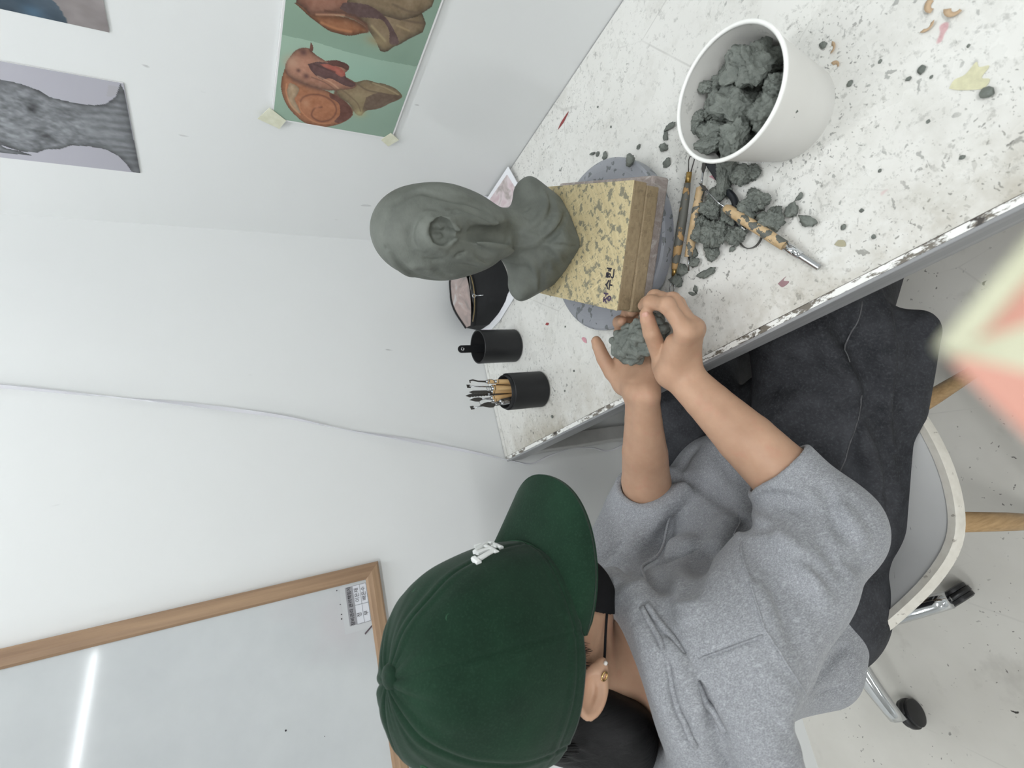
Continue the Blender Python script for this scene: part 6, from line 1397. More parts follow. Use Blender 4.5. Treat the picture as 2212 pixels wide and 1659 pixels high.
# neck opening
f.cap(HL(-0.030, 0, -0.06), A3(-0.972, -0.530, 0.900), 0.056, 0.060, 0.006, True)
HOOD_FOLDS = [
    ([(-0.819, -0.581, 0.683), (-0.831, -0.586, 0.692), (-0.831, -0.687, 0.814), (-0.842, -0.697, 0.831), (-0.854, -0.706, 0.845), (-0.864, -0.716, 0.857), (-0.874, -0.722, 0.864), (-0.882, -0.727, 0.87), (-0.891, -0.732, 0.876), (-0.899, -0.735, 0.88), (-0.908, -0.738, 0.885), (-0.917, -0.74, 0.887), (-0.924, -0.743, 0.887), (-0.932, -0.745, 0.885), (-0.943, -0.746, 0.883), (-0.955, -0.746, 0.877), (-0.969, -0.743, 0.868), (-0.989, -0.728, 0.844)], 0.0045, -0.0030),
    ([(-0.82, -0.584, 0.681), (-0.832, -0.589, 0.69), (-0.831, -0.691, 0.814), (-0.843, -0.701, 0.831), (-0.854, -0.709, 0.843), (-0.864, -0.718, 0.854), (-0.875, -0.724, 0.861), (-0.883, -0.729, 0.867), (-0.892, -0.734, 0.874), (-0.9, -0.736, 0.877), (-0.909, -0.739, 0.881), (-0.917, -0.741, 0.884), (-0.925, -0.744, 0.884), (-0.933, -0.745, 0.882), (-0.944, -0.747, 0.879), (-0.957, -0.746, 0.873), (-0.97, -0.742, 0.863), (-1.041, -0.633, 0.722)], 0.0030, 0.0030),
    ([(-0.931, -0.685, 0.943), (-0.928, -0.697, 0.935), (-0.924, -0.708, 0.928), (-0.922, -0.718, 0.919), (-0.919, -0.727, 0.911), (-0.918, -0.734, 0.901), (-0.917, -0.739, 0.89)], 0.0026, 0.0034),
    ([(-0.935, -0.686, 0.945), (-0.931, -0.696, 0.935), (-0.927, -0.708, 0.929), (-0.925, -0.718, 0.92), (-0.922, -0.728, 0.912), (-0.921, -0.734, 0.903), (-0.92, -0.739, 0.892)], 0.0040, -0.0018),
    ([(-0.873, -0.65, 0.943), (-0.883, -0.659, 0.944), (-0.893, -0.667, 0.946), (-0.903, -0.673, 0.945), (-0.913, -0.678, 0.946), (-0.923, -0.682, 0.945), (-0.933, -0.685, 0.944), (-0.943, -0.687, 0.943), (-0.952, -0.69, 0.942), (-0.96, -0.691, 0.941), (-0.972, -0.693, 0.939), (-0.981, -0.695, 0.938), (-0.988, -0.696, 0.935), (-0.993, -0.698, 0.934)], 0.0060, 0.0080),
    ([(-0.875, -0.647, 0.95), (-0.884, -0.655, 0.953), (-0.892, -0.661, 0.955), (-0.901, -0.666, 0.956), (-0.91, -0.671, 0.958), (-0.92, -0.674, 0.959), (-0.929, -0.677, 0.96), (-0.938, -0.677, 0.962), (-0.947, -0.677, 0.964), (-0.956, -0.676, 0.965), (-0.968, -0.677, 0.965), (-0.979, -0.678, 0.962), (-0.99, -0.678, 0.961), (-1.001, -0.678, 0.957)], 0.0055, 0.0070),
    ([(-0.896, -0.667, 0.949), (-0.907, -0.672, 0.95), (-0.917, -0.677, 0.951), (-0.927, -0.681, 0.951), (-0.938, -0.684, 0.952), (-0.949, -0.685, 0.952), (-0.96, -0.686, 0.95), (-0.973, -0.687, 0.948), (-0.986, -0.686, 0.945)], 0.0140, -0.0070),
    ([(-0.884, -0.64, 0.96), (-0.893, -0.648, 0.963), (-0.903, -0.655, 0.965), (-0.912, -0.66, 0.967), (-0.922, -0.662, 0.968), (-0.931, -0.663, 0.97), (-0.94, -0.665, 0.971), (-0.95, -0.665, 0.971), (-0.96, -0.667, 0.971), (-0.969, -0.667, 0.97), (-0.978, -0.667, 0.97), (-0.987, -0.667, 0.968), (-0.996, -0.667, 0.967)], 0.0120, -0.0060),
    ([(-0.812, -0.572, 0.685), (-0.821, -0.572, 0.693), (-0.83, -0.572, 0.702), (-0.838, -0.574, 0.713), (-0.846, -0.576, 0.726), (-0.851, -0.58, 0.74), (-0.855, -0.585, 0.754)], 0.0140, -0.0120),
    ([(-0.847, -0.574, 0.733), (-0.853, -0.576, 0.749), (-0.857, -0.585, 0.772), (-0.861, -0.596, 0.797), (-0.858, -0.653, 0.865), (-0.864, -0.663, 0.885), (-0.871, -0.671, 0.901), (-0.877, -0.676, 0.913), (-0.883, -0.68, 0.922)], 0.0130, 0.0090),
    ([(-0.823, -0.582, 0.686), (-0.829, -0.589, 0.686), (-0.823, -0.688, 0.796), (-0.825, -0.701, 0.801), (-0.827, -0.711, 0.801), (-0.832, -0.721, 0.805), (-0.837, -0.729, 0.805)], 0.0090, 0.0070),
    ([(-0.831, -0.685, 0.812), (-0.84, -0.706, 0.825), (-0.849, -0.72, 0.83), (-0.858, -0.73, 0.83), (-0.868, -0.739, 0.831), (-0.88, -0.747, 0.831), (-0.892, -0.751, 0.829), (-0.903, -0.754, 0.827), (-0.914, -0.755, 0.823)], 0.0150, 0.0060),
    ([(-0.822, -0.593, 0.674), (-0.822, -0.702, 0.795), (-0.831, -0.721, 0.805), (-0.839, -0.73, 0.808), (-0.847, -0.738, 0.81), (-0.855, -0.745, 0.812), (-0.866, -0.751, 0.812), (-0.877, -0.755, 0.812), (-0.889, -0.758, 0.811), (-0.901, -0.759, 0.81)], 0.0120, -0.0055),
    ([(-0.791, -0.703, 0.767), (-0.796, -0.711, 0.765), (-0.801, -0.72, 0.763), (-0.807, -0.727, 0.759), (-0.812, -0.733, 0.756), (-0.815, -0.737, 0.754), (-0.816, -0.74, 0.751)], 0.0055, 0.0032),
    ([(-0.801, -0.705, 0.767), (-0.806, -0.714, 0.765), (-0.811, -0.723, 0.765), (-0.817, -0.73, 0.762), (-0.822, -0.737, 0.761)], 0.0050, 0.0028),
    ([(-0.786, -0.689, 0.762), (-0.786, -0.709, 0.767), (-0.787, -0.72, 0.763), (-0.791, -0.729, 0.757), (-0.796, -0.736, 0.751), (-0.802, -0.741, 0.747), (-0.809, -0.745, 0.744)], 0.0060, -0.0050),
    ([(-0.799, -0.675, 0.759), (-0.794, -0.695, 0.766), (-0.79, -0.709, 0.766), (-0.79, -0.721, 0.762), (-0.792, -0.73, 0.756), (-0.796, -0.737, 0.751), (-0.802, -0.743, 0.744)], 0.0045, 0.0015),
    ([(-0.793, -0.722, 0.761), (-0.798, -0.728, 0.758), (-0.802, -0.733, 0.754), (-0.806, -0.736, 0.752), (-0.809, -0.74, 0.75)], 0.0040, 0.0018),
    ([(-0.802, -0.752, 0.73), (-0.812, -0.754, 0.73), (-0.821, -0.756, 0.732), (-0.831, -0.758, 0.735), (-0.839, -0.759, 0.738), (-0.846, -0.76, 0.743), (-0.852, -0.76, 0.747)], 0.0080, 0.0060),
    ([(-0.816, -0.755, 0.731), (-0.824, -0.759, 0.73), (-0.832, -0.762, 0.728), (-0.842, -0.765, 0.726), (-0.852, -0.767, 0.725), (-0.862, -0.768, 0.723), (-0.872, -0.768, 0.719)], 0.0100, -0.0050),
    ([(-0.831, -0.691, 0.813), (-0.837, -0.711, 0.819), (-0.843, -0.725, 0.817), (-0.851, -0.737, 0.816), (-0.859, -0.746, 0.813), (-0.866, -0.752, 0.809), (-0.873, -0.757, 0.804), (-0.88, -0.761, 0.8), (-0.891, -0.764, 0.795), (-0.902, -0.764, 0.789)], 0.0090, 0.0050),
    ([(-0.865, -0.731, 0.84), (-0.875, -0.736, 0.844), (-0.884, -0.739, 0.846), (-0.893, -0.743, 0.85), (-0.902, -0.746, 0.853), (-0.91, -0.747, 0.855), (-0.919, -0.749, 0.857), (-0.931, -0.75, 0.857), (-0.943, -0.749, 0.855)], 0.0150, 0.0050),
    ([(-0.87, -0.723, 0.855), (-0.879, -0.729, 0.861), (-0.887, -0.734, 0.866), (-0.896, -0.738, 0.869), (-0.904, -0.741, 0.872), (-0.913, -0.743, 0.875), (-0.921, -0.745, 0.876)], 0.0140, -0.0035),
    ([(-0.84, -0.451, 0.807), (-0.83, -0.453, 0.783), (-0.818, -0.455, 0.758), (-0.808, -0.461, 0.744), (-0.798, -0.471, 0.733), (-0.788, -0.481, 0.724), (-0.775, -0.49, 0.707), (-0.765, -0.494, 0.688), (-0.759, -0.5, 0.673), (-0.755, -0.513, 0.665)], 0.0160, -0.0100),
    ([(-0.85, -0.6, 0.939), (-0.844, -0.605, 0.924), (-0.853, -0.499, 0.818), (-0.849, -0.497, 0.796), (-0.844, -0.487, 0.77), (-0.837, -0.48, 0.748), (-0.826, -0.479, 0.732), (-0.81, -0.482, 0.719), (-0.792, -0.488, 0.708)], 0.0140, 0.0080),
    ([(-0.84, -0.433, 0.83), (-0.835, -0.437, 0.818), (-0.83, -0.442, 0.804), (-0.823, -0.445, 0.787), (-0.815, -0.448, 0.769)], 0.0060, 0.0060),
    ([(-0.732, -0.458, 0.678), (-0.741, -0.475, 0.678), (-0.749, -0.489, 0.676), (-0.753, -0.499, 0.669), (-0.759, -0.513, 0.666), (-0.768, -0.528, 0.667), (-0.78, -0.544, 0.671), (-0.794, -0.558, 0.675), (-0.809, -0.573, 0.68)], 0.0100, 0.0090),
    ([(-0.841, -0.482, 0.755), (-0.84, -0.502, 0.751), (-0.84, -0.52, 0.747), (-0.843, -0.539, 0.75), (-0.848, -0.549, 0.746)], 0.0200, -0.0050),
    ([(-0.863, -0.575, 0.86), (-0.865, -0.644, 0.922), (-0.876, -0.656, 0.933), (-0.887, -0.663, 0.939), (-0.898, -0.67, 0.944)], 0.0120, 0.0060),
    ([(-0.858, -0.579, 0.815), (-0.864, -0.618, 0.855), (-0.868, -0.655, 0.892), (-0.875, -0.673, 0.912), (-0.883, -0.683, 0.921), (-0.892, -0.687, 0.926), (-0.901, -0.691, 0.929)], 0.0180, -0.0040),
    ([(-0.989, -0.73, 0.847), (-1.032, -0.636, 0.711), (-1.027, -0.632, 0.685), (-1.021, -0.632, 0.665), (-1.016, -0.632, 0.648), (-1.013, -0.632, 0.633), (-1.011, -0.633, 0.619)], 0.0050, 0.0110),
    ([(-1.044, -0.627, 0.703), (-1.049, -0.624, 0.685), (-1.05, -0.624, 0.673), (-1.052, -0.625, 0.659), (-1.053, -0.627, 0.645)], 0.0035, 0.0060),
    ([(-0.959, -0.745, 0.878), (-0.966, -0.74, 0.886), (-0.974, -0.735, 0.892), (-0.98, -0.734, 0.901), (-0.986, -0.733, 0.91)], 0.0250, -0.0060),
    ([(-0.701, -0.507, 0.633), (-0.706, -0.5, 0.638), (-0.711, -0.491, 0.641), (-0.721, -0.485, 0.649), (-0.732, -0.483, 0.663)], 0.0080, 0.0060),
    ([(-0.713, -0.539, 0.633), (-0.729, -0.552, 0.64), (-0.744, -0.561, 0.643), (-0.758, -0.569, 0.645), (-0.77, -0.578, 0.647)], 0.0120, 0.0060),
    ([(-0.687, -0.513, 0.613), (-0.701, -0.532, 0.623), (-0.715, -0.546, 0.632)], 0.0120, -0.0040),
    ([(-0.846, -0.754, 0.773), (-0.857, -0.759, 0.776), (-0.868, -0.764, 0.777), (-0.881, -0.766, 0.777), (-0.895, -0.767, 0.776)], 0.0100, 0.0050),
    ([(-0.867, -0.765, 0.762), (-0.877, -0.767, 0.757), (-0.884, -0.765, 0.746), (-0.883, -0.765, 0.73), (-0.877, -0.767, 0.717)], 0.0060, 0.0050),
]
for pts, w_, a_ in HOOD_FOLDS: f.crease(pts, w_, a_*(2.3 if w_ > 0.0085 else 1.7), 1)
V, Fc = f.mesh(); V = relax(V, Fc, 1, 0.4)
hood_o = mesh_obj('hoodie', V, Fc, M_HOOD, person)
from mathutils.bvhtree import BVHTree
def seam(V, Fc, pts, rad, mat, parent, name='seam', lift=0.0002):
    bv_ = BVHTree.FromPolygons([tuple(q) for q in V], [tuple(int(i) for i in q) for q in Fc])
    out = []
    for q in spline(pts, 3):
        loc, nrm, _, _ = bv_.find_nearest(Vector(q))
        if loc is not None: out.append(loc + nrm*lift)
    sm_ = [out[0]] + [(a + b*2 + c_)/4 for a, b, c_ in zip(out[:-2], out[1:-1], out[2:])] + [out[-1]]
    return MB().tube(sm_, rad, 6).build(name, mat, parent)
for k_ in (0, 2): seam(V, Fc, HOOD_FOLDS[k_][0], 0.0013, M_HOOD, hood_o)
seam(V, Fc, HOOD_FOLDS[4][0], 0.0042, M_HOOD, hood_o, "hood_hem", 0.0010)
seam(V, Fc, HOOD_FOLDS[5][0], 0.0034, M_HOOD, hood_o, "hood_hem", 0.0008)

# ------------------------------------------------------------------ trousers
t = NT('washed_black_denim', 0.85, spec=0.25)
n1 = t.noise(300, 3, 0.6); n2 = t.noise(11, 6, 0.7)
c = t.ramp(n2, [(0.32, srgb(28, 29, 32)), (0.72, srgb(70, 71, 75))]); c = t.mix(t.math('MULTIPLY', t.step(n1, 0.5, 0.7), 0.35), c, srgb(84, 86, 90))
t.color(c); t.bump(n1, 0.25, 0.0006); t.bump(t.noise(18, 3), 0.25, 0.006); M_DENIM = t.m
HIP_R, KN_R, AN_R = A3(-0.960, -0.555, 0.535), A3(-0.580, -0.712, 0.535), A3(-0.360, -0.640, 0.10)
HIP_L, KN_L, AN_L = A3(-0.985, -0.440, 0.540), A3(-0.560, -0.435, 0.535), A3(-0.400, -0.400, 0.10)
f = Field((-1.16, -0.90, 0.025), (-0.40, -0.28, 0.72), 0.0042)
f.ell((-0.98, -0.510, 0.545), (0.110, 0.130, 0.105))
for HI, KN, AN in ((HIP_R, KN_R, AN_R), (HIP_L, KN_L, AN_L)):
    f.cap(HI, KN, 0.090, 0.090, 0.05); f.cap(KN, AN, 0.088, 0.085, 0.03)
# loose cloth hanging off the near leg
f.cap(A3(-0.86, -0.640, 0.500), A3(-0.66, -0.725, 0.50), 0.062, 0.072, 0.04)
f.cap(A3(-0.72, -0.745, 0.480), A3(-0.628, -0.800, 0.475), 0.035, 0.034, 0.03)
f.cap(A3(-0.90, -0.53, 0.50), A3(-0.66, -0.57, 0.485), 0.07, 0.06, 0.03)
JEAN_FOLDS = [
    ([(-0.701, -0.757, 0.574), (-0.712, -0.749, 0.577), (-0.724, -0.74, 0.581), (-0.74, -0.73, 0.585), (-0.755, -0.72, 0.588), (-0.768, -0.713, 0.59), (-0.78, -0.708, 0.591), (-0.795, -0.699, 0.593), (-0.81, -0.689, 0.596)], 0.0060, -0.0060),
    ([(-0.703, -0.758, 0.57), (-0.714, -0.751, 0.574), (-0.726, -0.742, 0.577), (-0.742, -0.732, 0.582), (-0.757, -0.722, 0.585), (-0.77, -0.715, 0.587), (-0.782, -0.709, 0.588), (-0.797, -0.701, 0.59), (-0.812, -0.691, 0.593)], 0.0050, 0.0080),
    ([(-0.582, -0.8, 0.575), (-0.594, -0.795, 0.581), (-0.606, -0.79, 0.585), (-0.616, -0.784, 0.587), (-0.627, -0.778, 0.589), (-0.64, -0.771, 0.59), (-0.654, -0.762, 0.592)], 0.0060, -0.0060),
    ([(-0.583, -0.801, 0.57), (-0.595, -0.797, 0.577), (-0.607, -0.792, 0.582), (-0.617, -0.786, 0.584), (-0.628, -0.78, 0.585), (-0.641, -0.773, 0.587), (-0.655, -0.764, 0.588)], 0.0050, 0.0060),
    ([(-0.591, -0.759, 0.618), (-0.606, -0.76, 0.614), (-0.62, -0.761, 0.609), (-0.634, -0.761, 0.602), (-0.65, -0.76, 0.595), (-0.667, -0.759, 0.588), (-0.681, -0.758, 0.582), (-0.694, -0.757, 0.577), (-0.704, -0.756, 0.573)], 0.0140, -0.0140),
    ([(-0.591, -0.769, 0.612), (-0.605, -0.77, 0.607), (-0.619, -0.77, 0.602), (-0.633, -0.77, 0.595), (-0.649, -0.769, 0.587), (-0.665, -0.768, 0.58), (-0.68, -0.766, 0.574), (-0.697, -0.763, 0.568), (-0.714, -0.759, 0.563)], 0.0160, 0.0140),
    ([(-0.556, -0.793, 0.472), (-0.581, -0.806, 0.512), (-0.598, -0.807, 0.522), (-0.614, -0.806, 0.526), (-0.63, -0.803, 0.528), (-0.646, -0.8, 0.529), (-0.662, -0.796, 0.531), (-0.677, -0.792, 0.532), (-0.692, -0.786, 0.532), (-0.708, -0.779, 0.53), (-0.722, -0.774, 0.528), (-0.737, -0.768, 0.524), (-0.752, -0.762, 0.519), (-0.766, -0.756, 0.514), (-0.782, -0.748, 0.509), (-0.797, -0.741, 0.509), (-0.813, -0.734, 0.507)], 0.0120, 0.0160),
    ([(-0.575, -0.808, 0.538), (-0.59, -0.808, 0.541), (-0.604, -0.806, 0.542), (-0.618, -0.803, 0.541), (-0.632, -0.799, 0.541), (-0.646, -0.796, 0.543), (-0.66, -0.792, 0.544), (-0.675, -0.787, 0.545), (-0.69, -0.781, 0.544), (-0.705, -0.775, 0.541), (-0.721, -0.77, 0.538), (-0.737, -0.764, 0.534), (-0.752, -0.758, 0.53)], 0.0150, -0.0110),
    ([(-0.714, -0.755, 0.569), (-0.733, -0.751, 0.563), (-0.751, -0.746, 0.557), (-0.768, -0.742, 0.551), (-0.785, -0.737, 0.546), (-0.799, -0.732, 0.542), (-0.813, -0.727, 0.538), (-0.826, -0.722, 0.535), (-0.841, -0.716, 0.535), (-0.854, -0.71, 0.536)], 0.0100, 0.0130),
    ([(-0.732, -0.74, 0.577), (-0.749, -0.737, 0.572), (-0.766, -0.733, 0.567), (-0.784, -0.729, 0.56), (-0.801, -0.725, 0.554), (-0.818, -0.719, 0.551), (-0.835, -0.713, 0.548)], 0.0130, -0.0080),
    ([(-0.677, -0.799, 0.516), (-0.683, -0.794, 0.523), (-0.691, -0.788, 0.528), (-0.705, -0.781, 0.529), (-0.721, -0.773, 0.529)], 0.0080, 0.0090),
    ([(-0.591, -0.815, 0.485), (-0.613, -0.818, 0.503), (-0.632, -0.816, 0.508), (-0.649, -0.812, 0.508), (-0.668, -0.807, 0.509), (-0.682, -0.801, 0.509), (-0.697, -0.794, 0.509), (-0.712, -0.787, 0.509)], 0.0140, 0.0100),
    ([(-0.617, -0.811, 0.514), (-0.636, -0.807, 0.518), (-0.655, -0.803, 0.52), (-0.672, -0.799, 0.519), (-0.689, -0.795, 0.516)], 0.0120, -0.0080),
    ([(-0.768, -0.754, 0.517), (-0.774, -0.75, 0.522), (-0.78, -0.746, 0.527), (-0.784, -0.742, 0.533), (-0.789, -0.738, 0.538)], 0.0050, -0.0040),
    ([(-0.838, -0.718, 0.531), (-0.841, -0.714, 0.54), (-0.844, -0.709, 0.547), (-0.851, -0.703, 0.553), (-0.86, -0.697, 0.559)], 0.0060, -0.0050),
    ([(-0.781, -0.717, 0.579), (-0.794, -0.709, 0.582), (-0.807, -0.702, 0.584), (-0.819, -0.697, 0.583), (-0.831, -0.694, 0.582)], 0.0090, 0.0090),
    ([(-0.65, -0.631, 0.612), (-0.652, -0.654, 0.622), (-0.652, -0.672, 0.625), (-0.654, -0.691, 0.625), (-0.657, -0.708, 0.621), (-0.661, -0.724, 0.615), (-0.667, -0.737, 0.606), (-0.676, -0.748, 0.594), (-0.686, -0.756, 0.582)], 0.0120, 0.0060),
    ([(-0.621, -0.705, 0.628), (-0.639, -0.711, 0.623), (-0.654, -0.718, 0.618), (-0.658, -0.729, 0.613), (-0.66, -0.74, 0.606)], 0.0200, 0.0050),
    ([(-0.764, -0.667, 0.62), (-0.777, -0.674, 0.615), (-0.789, -0.68, 0.609), (-0.799, -0.684, 0.604), (-0.81, -0.688, 0.597)], 0.0160, 0.0060),
    ([(-0.671, -0.623, 0.612), (-0.689, -0.639, 0.621), (-0.706, -0.65, 0.625), (-0.721, -0.655, 0.624), (-0.736, -0.66, 0.623)], 0.0200, -0.0050),
]
for pts, w_, a_ in JEAN_FOLDS: f.crease(pts, w_*1.2, a_*2.8, 1)
for AN in (AN_R, AN_L): f.half(AN + A3(0, 0, -0.055), (0, 0, -1), 0.0, AN - 0.13, AN + 0.05)
V, Fc = f.mesh(); V = relax(V, Fc, 1, 0.4)
tr_o = mesh_obj('trousers', V, Fc, M_DENIM, person)
M_DSEAM = plain('worn_denim_seam', srgb(88, 88, 90), 0.9, var=0.35, vscale=90)
for k_ in (0, 2): seam(V, Fc, JEAN_FOLDS[k_][0], 0.0011, M_DSEAM, tr_o)
# ------------------------------------------------------------------ cap
t = NT('green_cotton_twill', 0.9, spec=0.2)
n1 = t.noise(480, 3, 0.6); n2 = t.noise(16, 5, 0.65)
c = t.ramp(n2, [(0.3, srgb(15, 39, 26)), (0.75, srgb(25, 54, 37))]); c = t.mix(t.math('MULTIPLY', t.step(n1, 0.5, 0.72), 0.22), c, srgb(52, 82, 63))
t.color(c); t.bump(n1, 0.3, 0.0007); t.b.inputs['Sheen Weight'].default_value = 0.10; M_CAP = t.m
t = NT('green_stitching', 0.9); t.color(srgb(38, 80, 54)); M_STITCH = t.m
CA, CB, CH = 0.115, 0.094, 0.138
def rim_u(az): return -0.016 - 0.010*(1 - math.cos(az))*0.5 - 0.016*max(0.0, -math.cos(az))**2
def crown_pt(az, el, off=0.0):
    """az from the front towards the person's right, el in radians; el<0 follows the straight side wall"""
    if el >= 0:
        ce, se = math.cos(el)**0.90, math.sin(el)
        p = np.array([CA*ce*math.cos(az), CB*ce*math.sin(az), CH*se]); n = np.array([ce*math.cos(az)/CA, ce*math.sin(az)/CB, se/CH])
    else:
        tt = min(1.0, -el/0.35)
        p = np.array([CA*math.cos(az), CB*math.sin(az), rim_u(az)*tt]); n = np.array([math.cos(az)/CA, math.sin(az)/CB, 0.0])
    n = n/np.linalg.norm(n); return p + n*off
def crown_w(az, el, off=0.0): return HL(*crown_pt(az, el, off))
NAZ, NEL = 240, 64
V = []; rnd = random.Random(5)
for j in range(NEL):
    el = -0.35 + (math.pi/2 - 0.02 + 0.35)*j/(NEL - 1)
    for i in range(NAZ):
        az = 2*math.pi*i/NAZ
        sd = abs(((az + math.pi/6) % (math.pi/3)) - math.pi/6)*max(0.25, math.cos(max(el, 0)))   # angle to nearest panel seam
        off = -0.0011*math.exp(-(sd/0.018)**2) + 0.0007*math.exp(-((sd - 0.05)/0.025)**2)
        off += 0.0030*math.cos(3*az + math.pi)*math.cos(max(el, 0))**2*max(0, math.sin(max(el, 0)))      # panels puff out
        pp = Vector((math.cos(az)*2.2*math.cos(max(el, 0)), math.sin(az)*2.2*math.cos(max(el, 0)), el*1.8))
        off += 0.0032*mnoise.noise(pp*1.1 + Vector((3, 1, 7)))
        fold = max(0.0, math.sin(max(el, 0)) - 0.45)
        off += 0.0030*fold*mnoise.noise(Vector((math.cos(az)*5.5, math.sin(az)*5.5, el*1.2)))
        if el < 0: off += 0.0008
        if -0.16 < el < -0.13: off -= 0.0008
        V.append(crown_w(az, el, off))
Fc = [(j*NAZ+i, j*NAZ+(i+1) % NAZ, (j+1)*NAZ+(i+1) % NAZ, (j+1)*NAZ+i) for j in range(NEL-1) for i in range(NAZ)] + [[(NEL-1)*NAZ+i for i in range(NAZ)]]
cap_o = mesh_obj('cap', V, Fc, M_CAP, person)
md = cap_o.modifiers.new('thickness', 'SOLIDIFY'); md.thickness = 0.0022; md.offset = -1
# visor
NS, NTT = 60, 22
def visor_pt(s, tt, lift=0.0):
    az = 1.10*s; b = np.array([CA*math.cos(az)*0.995, CB*math.sin(az)*0.995, rim_u(az) + 0.004])
    L = 0.079*(1 - abs(s)**3.2)
    p = b + np.array([L*tt, 0.010*s*tt*(1 - abs(s)), 0.0])
    p[2] += -0.008*tt*tt - 0.004*tt - 0.030*s*s*(0.25 + 0.75*tt)*(1 - abs(s)**7) + 0.008*s*s*(1 - abs(s)**7) + lift
    return HL(*p)
V = []; Fc = []
for lift in (0.0, -0.0042):
    for i in range(NS + 1):
        s = -1 + 2*i/NS
        for k in range(NTT + 1): V.append(visor_pt(s, k/NTT, lift*(1.0 if 0 < i < NS else 0.5)))
st_ = (NS+1)*(NTT+1)
for i in range(NS):
    for k in range(NTT):
        a = i*(NTT+1)+k; q = (a, a+NTT+1, a+NTT+2, a+1); Fc.append(q[::-1]); Fc.append(tuple(x + st_ for x in q))
for i in range(NS):
    a = i*(NTT+1)+NTT; Fc.append((a, a+NTT+1, a+NTT+1+st_, a+st_)); a = i*(NTT+1); Fc.append((a+NTT+1, a, a+st_, a+NTT+1+st_))
vis_o = mesh_obj('visor', V, Fc, M_CAP, cap_o)
md = vis_o.modifiers.new('smooth', 'SUBSURF'); md.levels = md.render_levels = 1
MB().tube([Vector(visor_pt(s, 0.03, 0.0016)) for s in np.linspace(-0.96, 0.96, 40)], 0.0015, 6).build('visor_seam', M_STITCH, cap_o)
# button, eyelets, seams
Rt = Vector((0, 0, 1)).rotation_difference(Vector(HU)).to_matrix()
MB().lathe([(0.0115, -0.002), (0.0118, 0.001), (0.0100, 0.0042), (0.006, 0.0060), (0.0005, 0.0066)], crown_w(0, math.pi/2 - 0.03, -0.001), 24, Rt).build('button', M_CAP, cap_o)
for a_ in (30, -30, 92, -92, 150, -150):
    az, el = math.radians(a_), math.radians(50); c0 = Vector(crown_w(az, el, 0.0012))
    nn = (Vector(crown_w(az, el, 0.01)) - c0).normalized(); Rm = Vector((0, 0, 1)).rotation_difference(nn).to_matrix()
    ring = [c0 + Rm @ Vector((0.0032*math.cos(x), 0.0032*math.sin(x), 0)) for x in np.linspace(0, 2*math.pi, 17)[:-1]]
    ey_ = MB().tube(ring, 0.0012, 6, closed=True).build('eyelet', M_STITCH, cap_o)
    MB().lathe([(0.0022, 0.0001), (0.0005, 0.0002)], c0, 12, Rm, cap1=True).build('eyelet_hole', M_BLACKIN, ey_)
# white raised emblem on the front
M_EMB = plain('white_embroidery', srgb(236, 238, 236), 0.7, bump=0.4, bscale=1500)
LOGO = [
    ([(-0.0303, 0.4575), (0.0311, 0.4639), (0.0968, 0.4667)], 0.0050),
    ([(0.0334, 0.4411), (0.0222, 0.3812), (-0.0014, 0.2897)], 0.0050),
    ([(-0.1828, 0.261), (-0.0822, 0.2756), (0.0582, 0.2821)], 0.0046),
    ([(-0.147, 0.3842), (-0.2024, 0.2977), (-0.374, 0.1355)], 0.0048),
    ([(-0.43, 0.2333), (-0.4165, 0.2103), (-0.4028, 0.184)], 0.0036),
    ([(-0.3819, 0.1535), (-0.3689, 0.1234), (-0.218, 0.1699)], 0.0042),
    ([(-0.091, 0.3947), (-0.0892, 0.3428), (-0.0782, 0.2919)], 0.0046),
    ([(-0.0977, 0.2493), (-0.0957, 0.2325), (-0.0409, 0.2299)], 0.0034),
    ([(-0.1463, 0.1936), (-0.0684, 0.2042), (-0.0031, 0.2041)], 0.0046),
]
def emb(pts, w, h=0.0020):
    """flat raised bar on the crown; pts are (az, el) in radians"""
    q = [Vector(crown_w(a, b, 0.0022)) for a, b in pts]; vs_ = []; fs = []; N = len(q)
    nrm = [(Vector(crown_w(a, b, 0.02)) - x).normalized() for (a, b), x in zip(pts, q)]
    for k in range(N):
        tg = (q[min(k+1, N-1)] - q[max(k-1, 0)]).normalized(); sd_ = tg.cross(nrm[k]).normalized()*w/2; up_ = nrm[k]*h
        vs_ += [q[k] - sd_ - nrm[k]*0.002, q[k] + sd_ - nrm[k]*0.002, q[k] + sd_ + up_*0.6, q[k] + sd_*0.55 + up_, q[k] - sd_*0.55 + up_, q[k] - sd_ + up_*0.6]
    for k in range(N - 1):
        for j in range(6): fs.append((k*6+j, k*6+(j+1) % 6, (k+1)*6+(j+1) % 6, (k+1)*6+j))
    fs += [list(range(6))[::-1], [(N-1)*6+j for j in range(6)]]
    return vs_, fs
lg = MB()
for pts, w in LOGO: lg.add(*emb(pts, w*1.15, 0.0026))
if LOGO: lg.build('emblem', M_EMB, cap_o, False)

# ------------------------------------------------------------------ mask, hair, earrings
t = NT('black_mask_cloth', 0.9, spec=0.15); t.color(srgb(27, 27, 29)); t.bump(t.noise(900, 2), 0.3, 0.0006); M_MASK = t.m
f = Field(HL(0.05, 0, -0.08) - 0.10, HL(0.05, 0, -0.08) + 0.10, 0.0022)
f.ell(HL(0.034, 0, -0.062), (0.068, 0.0635, 0.078), HM); f.ell(HL(0.050, 0, -0.100), (0.048, 0.052, 0.042), HM, 0.02); f.cap(HL(0.094, 0, -0.045), HL(0.112, 0, -0.070), 0.010, 0.013, 0.015)
f.half(HL(0.056, 0.05, -0.08), -(HF*0.97 - HU*0.24)); f.half(HL(0.09, 0, -0.042), HU*0.95 + HF*0.15)
f.ell(HL(0.026, 0, -0.062), (0.068, 0.0605, 0.080), HM, 0.0, True)
V, Fc = f.mesh(); V = relax(V, Fc, 1, 0.4)
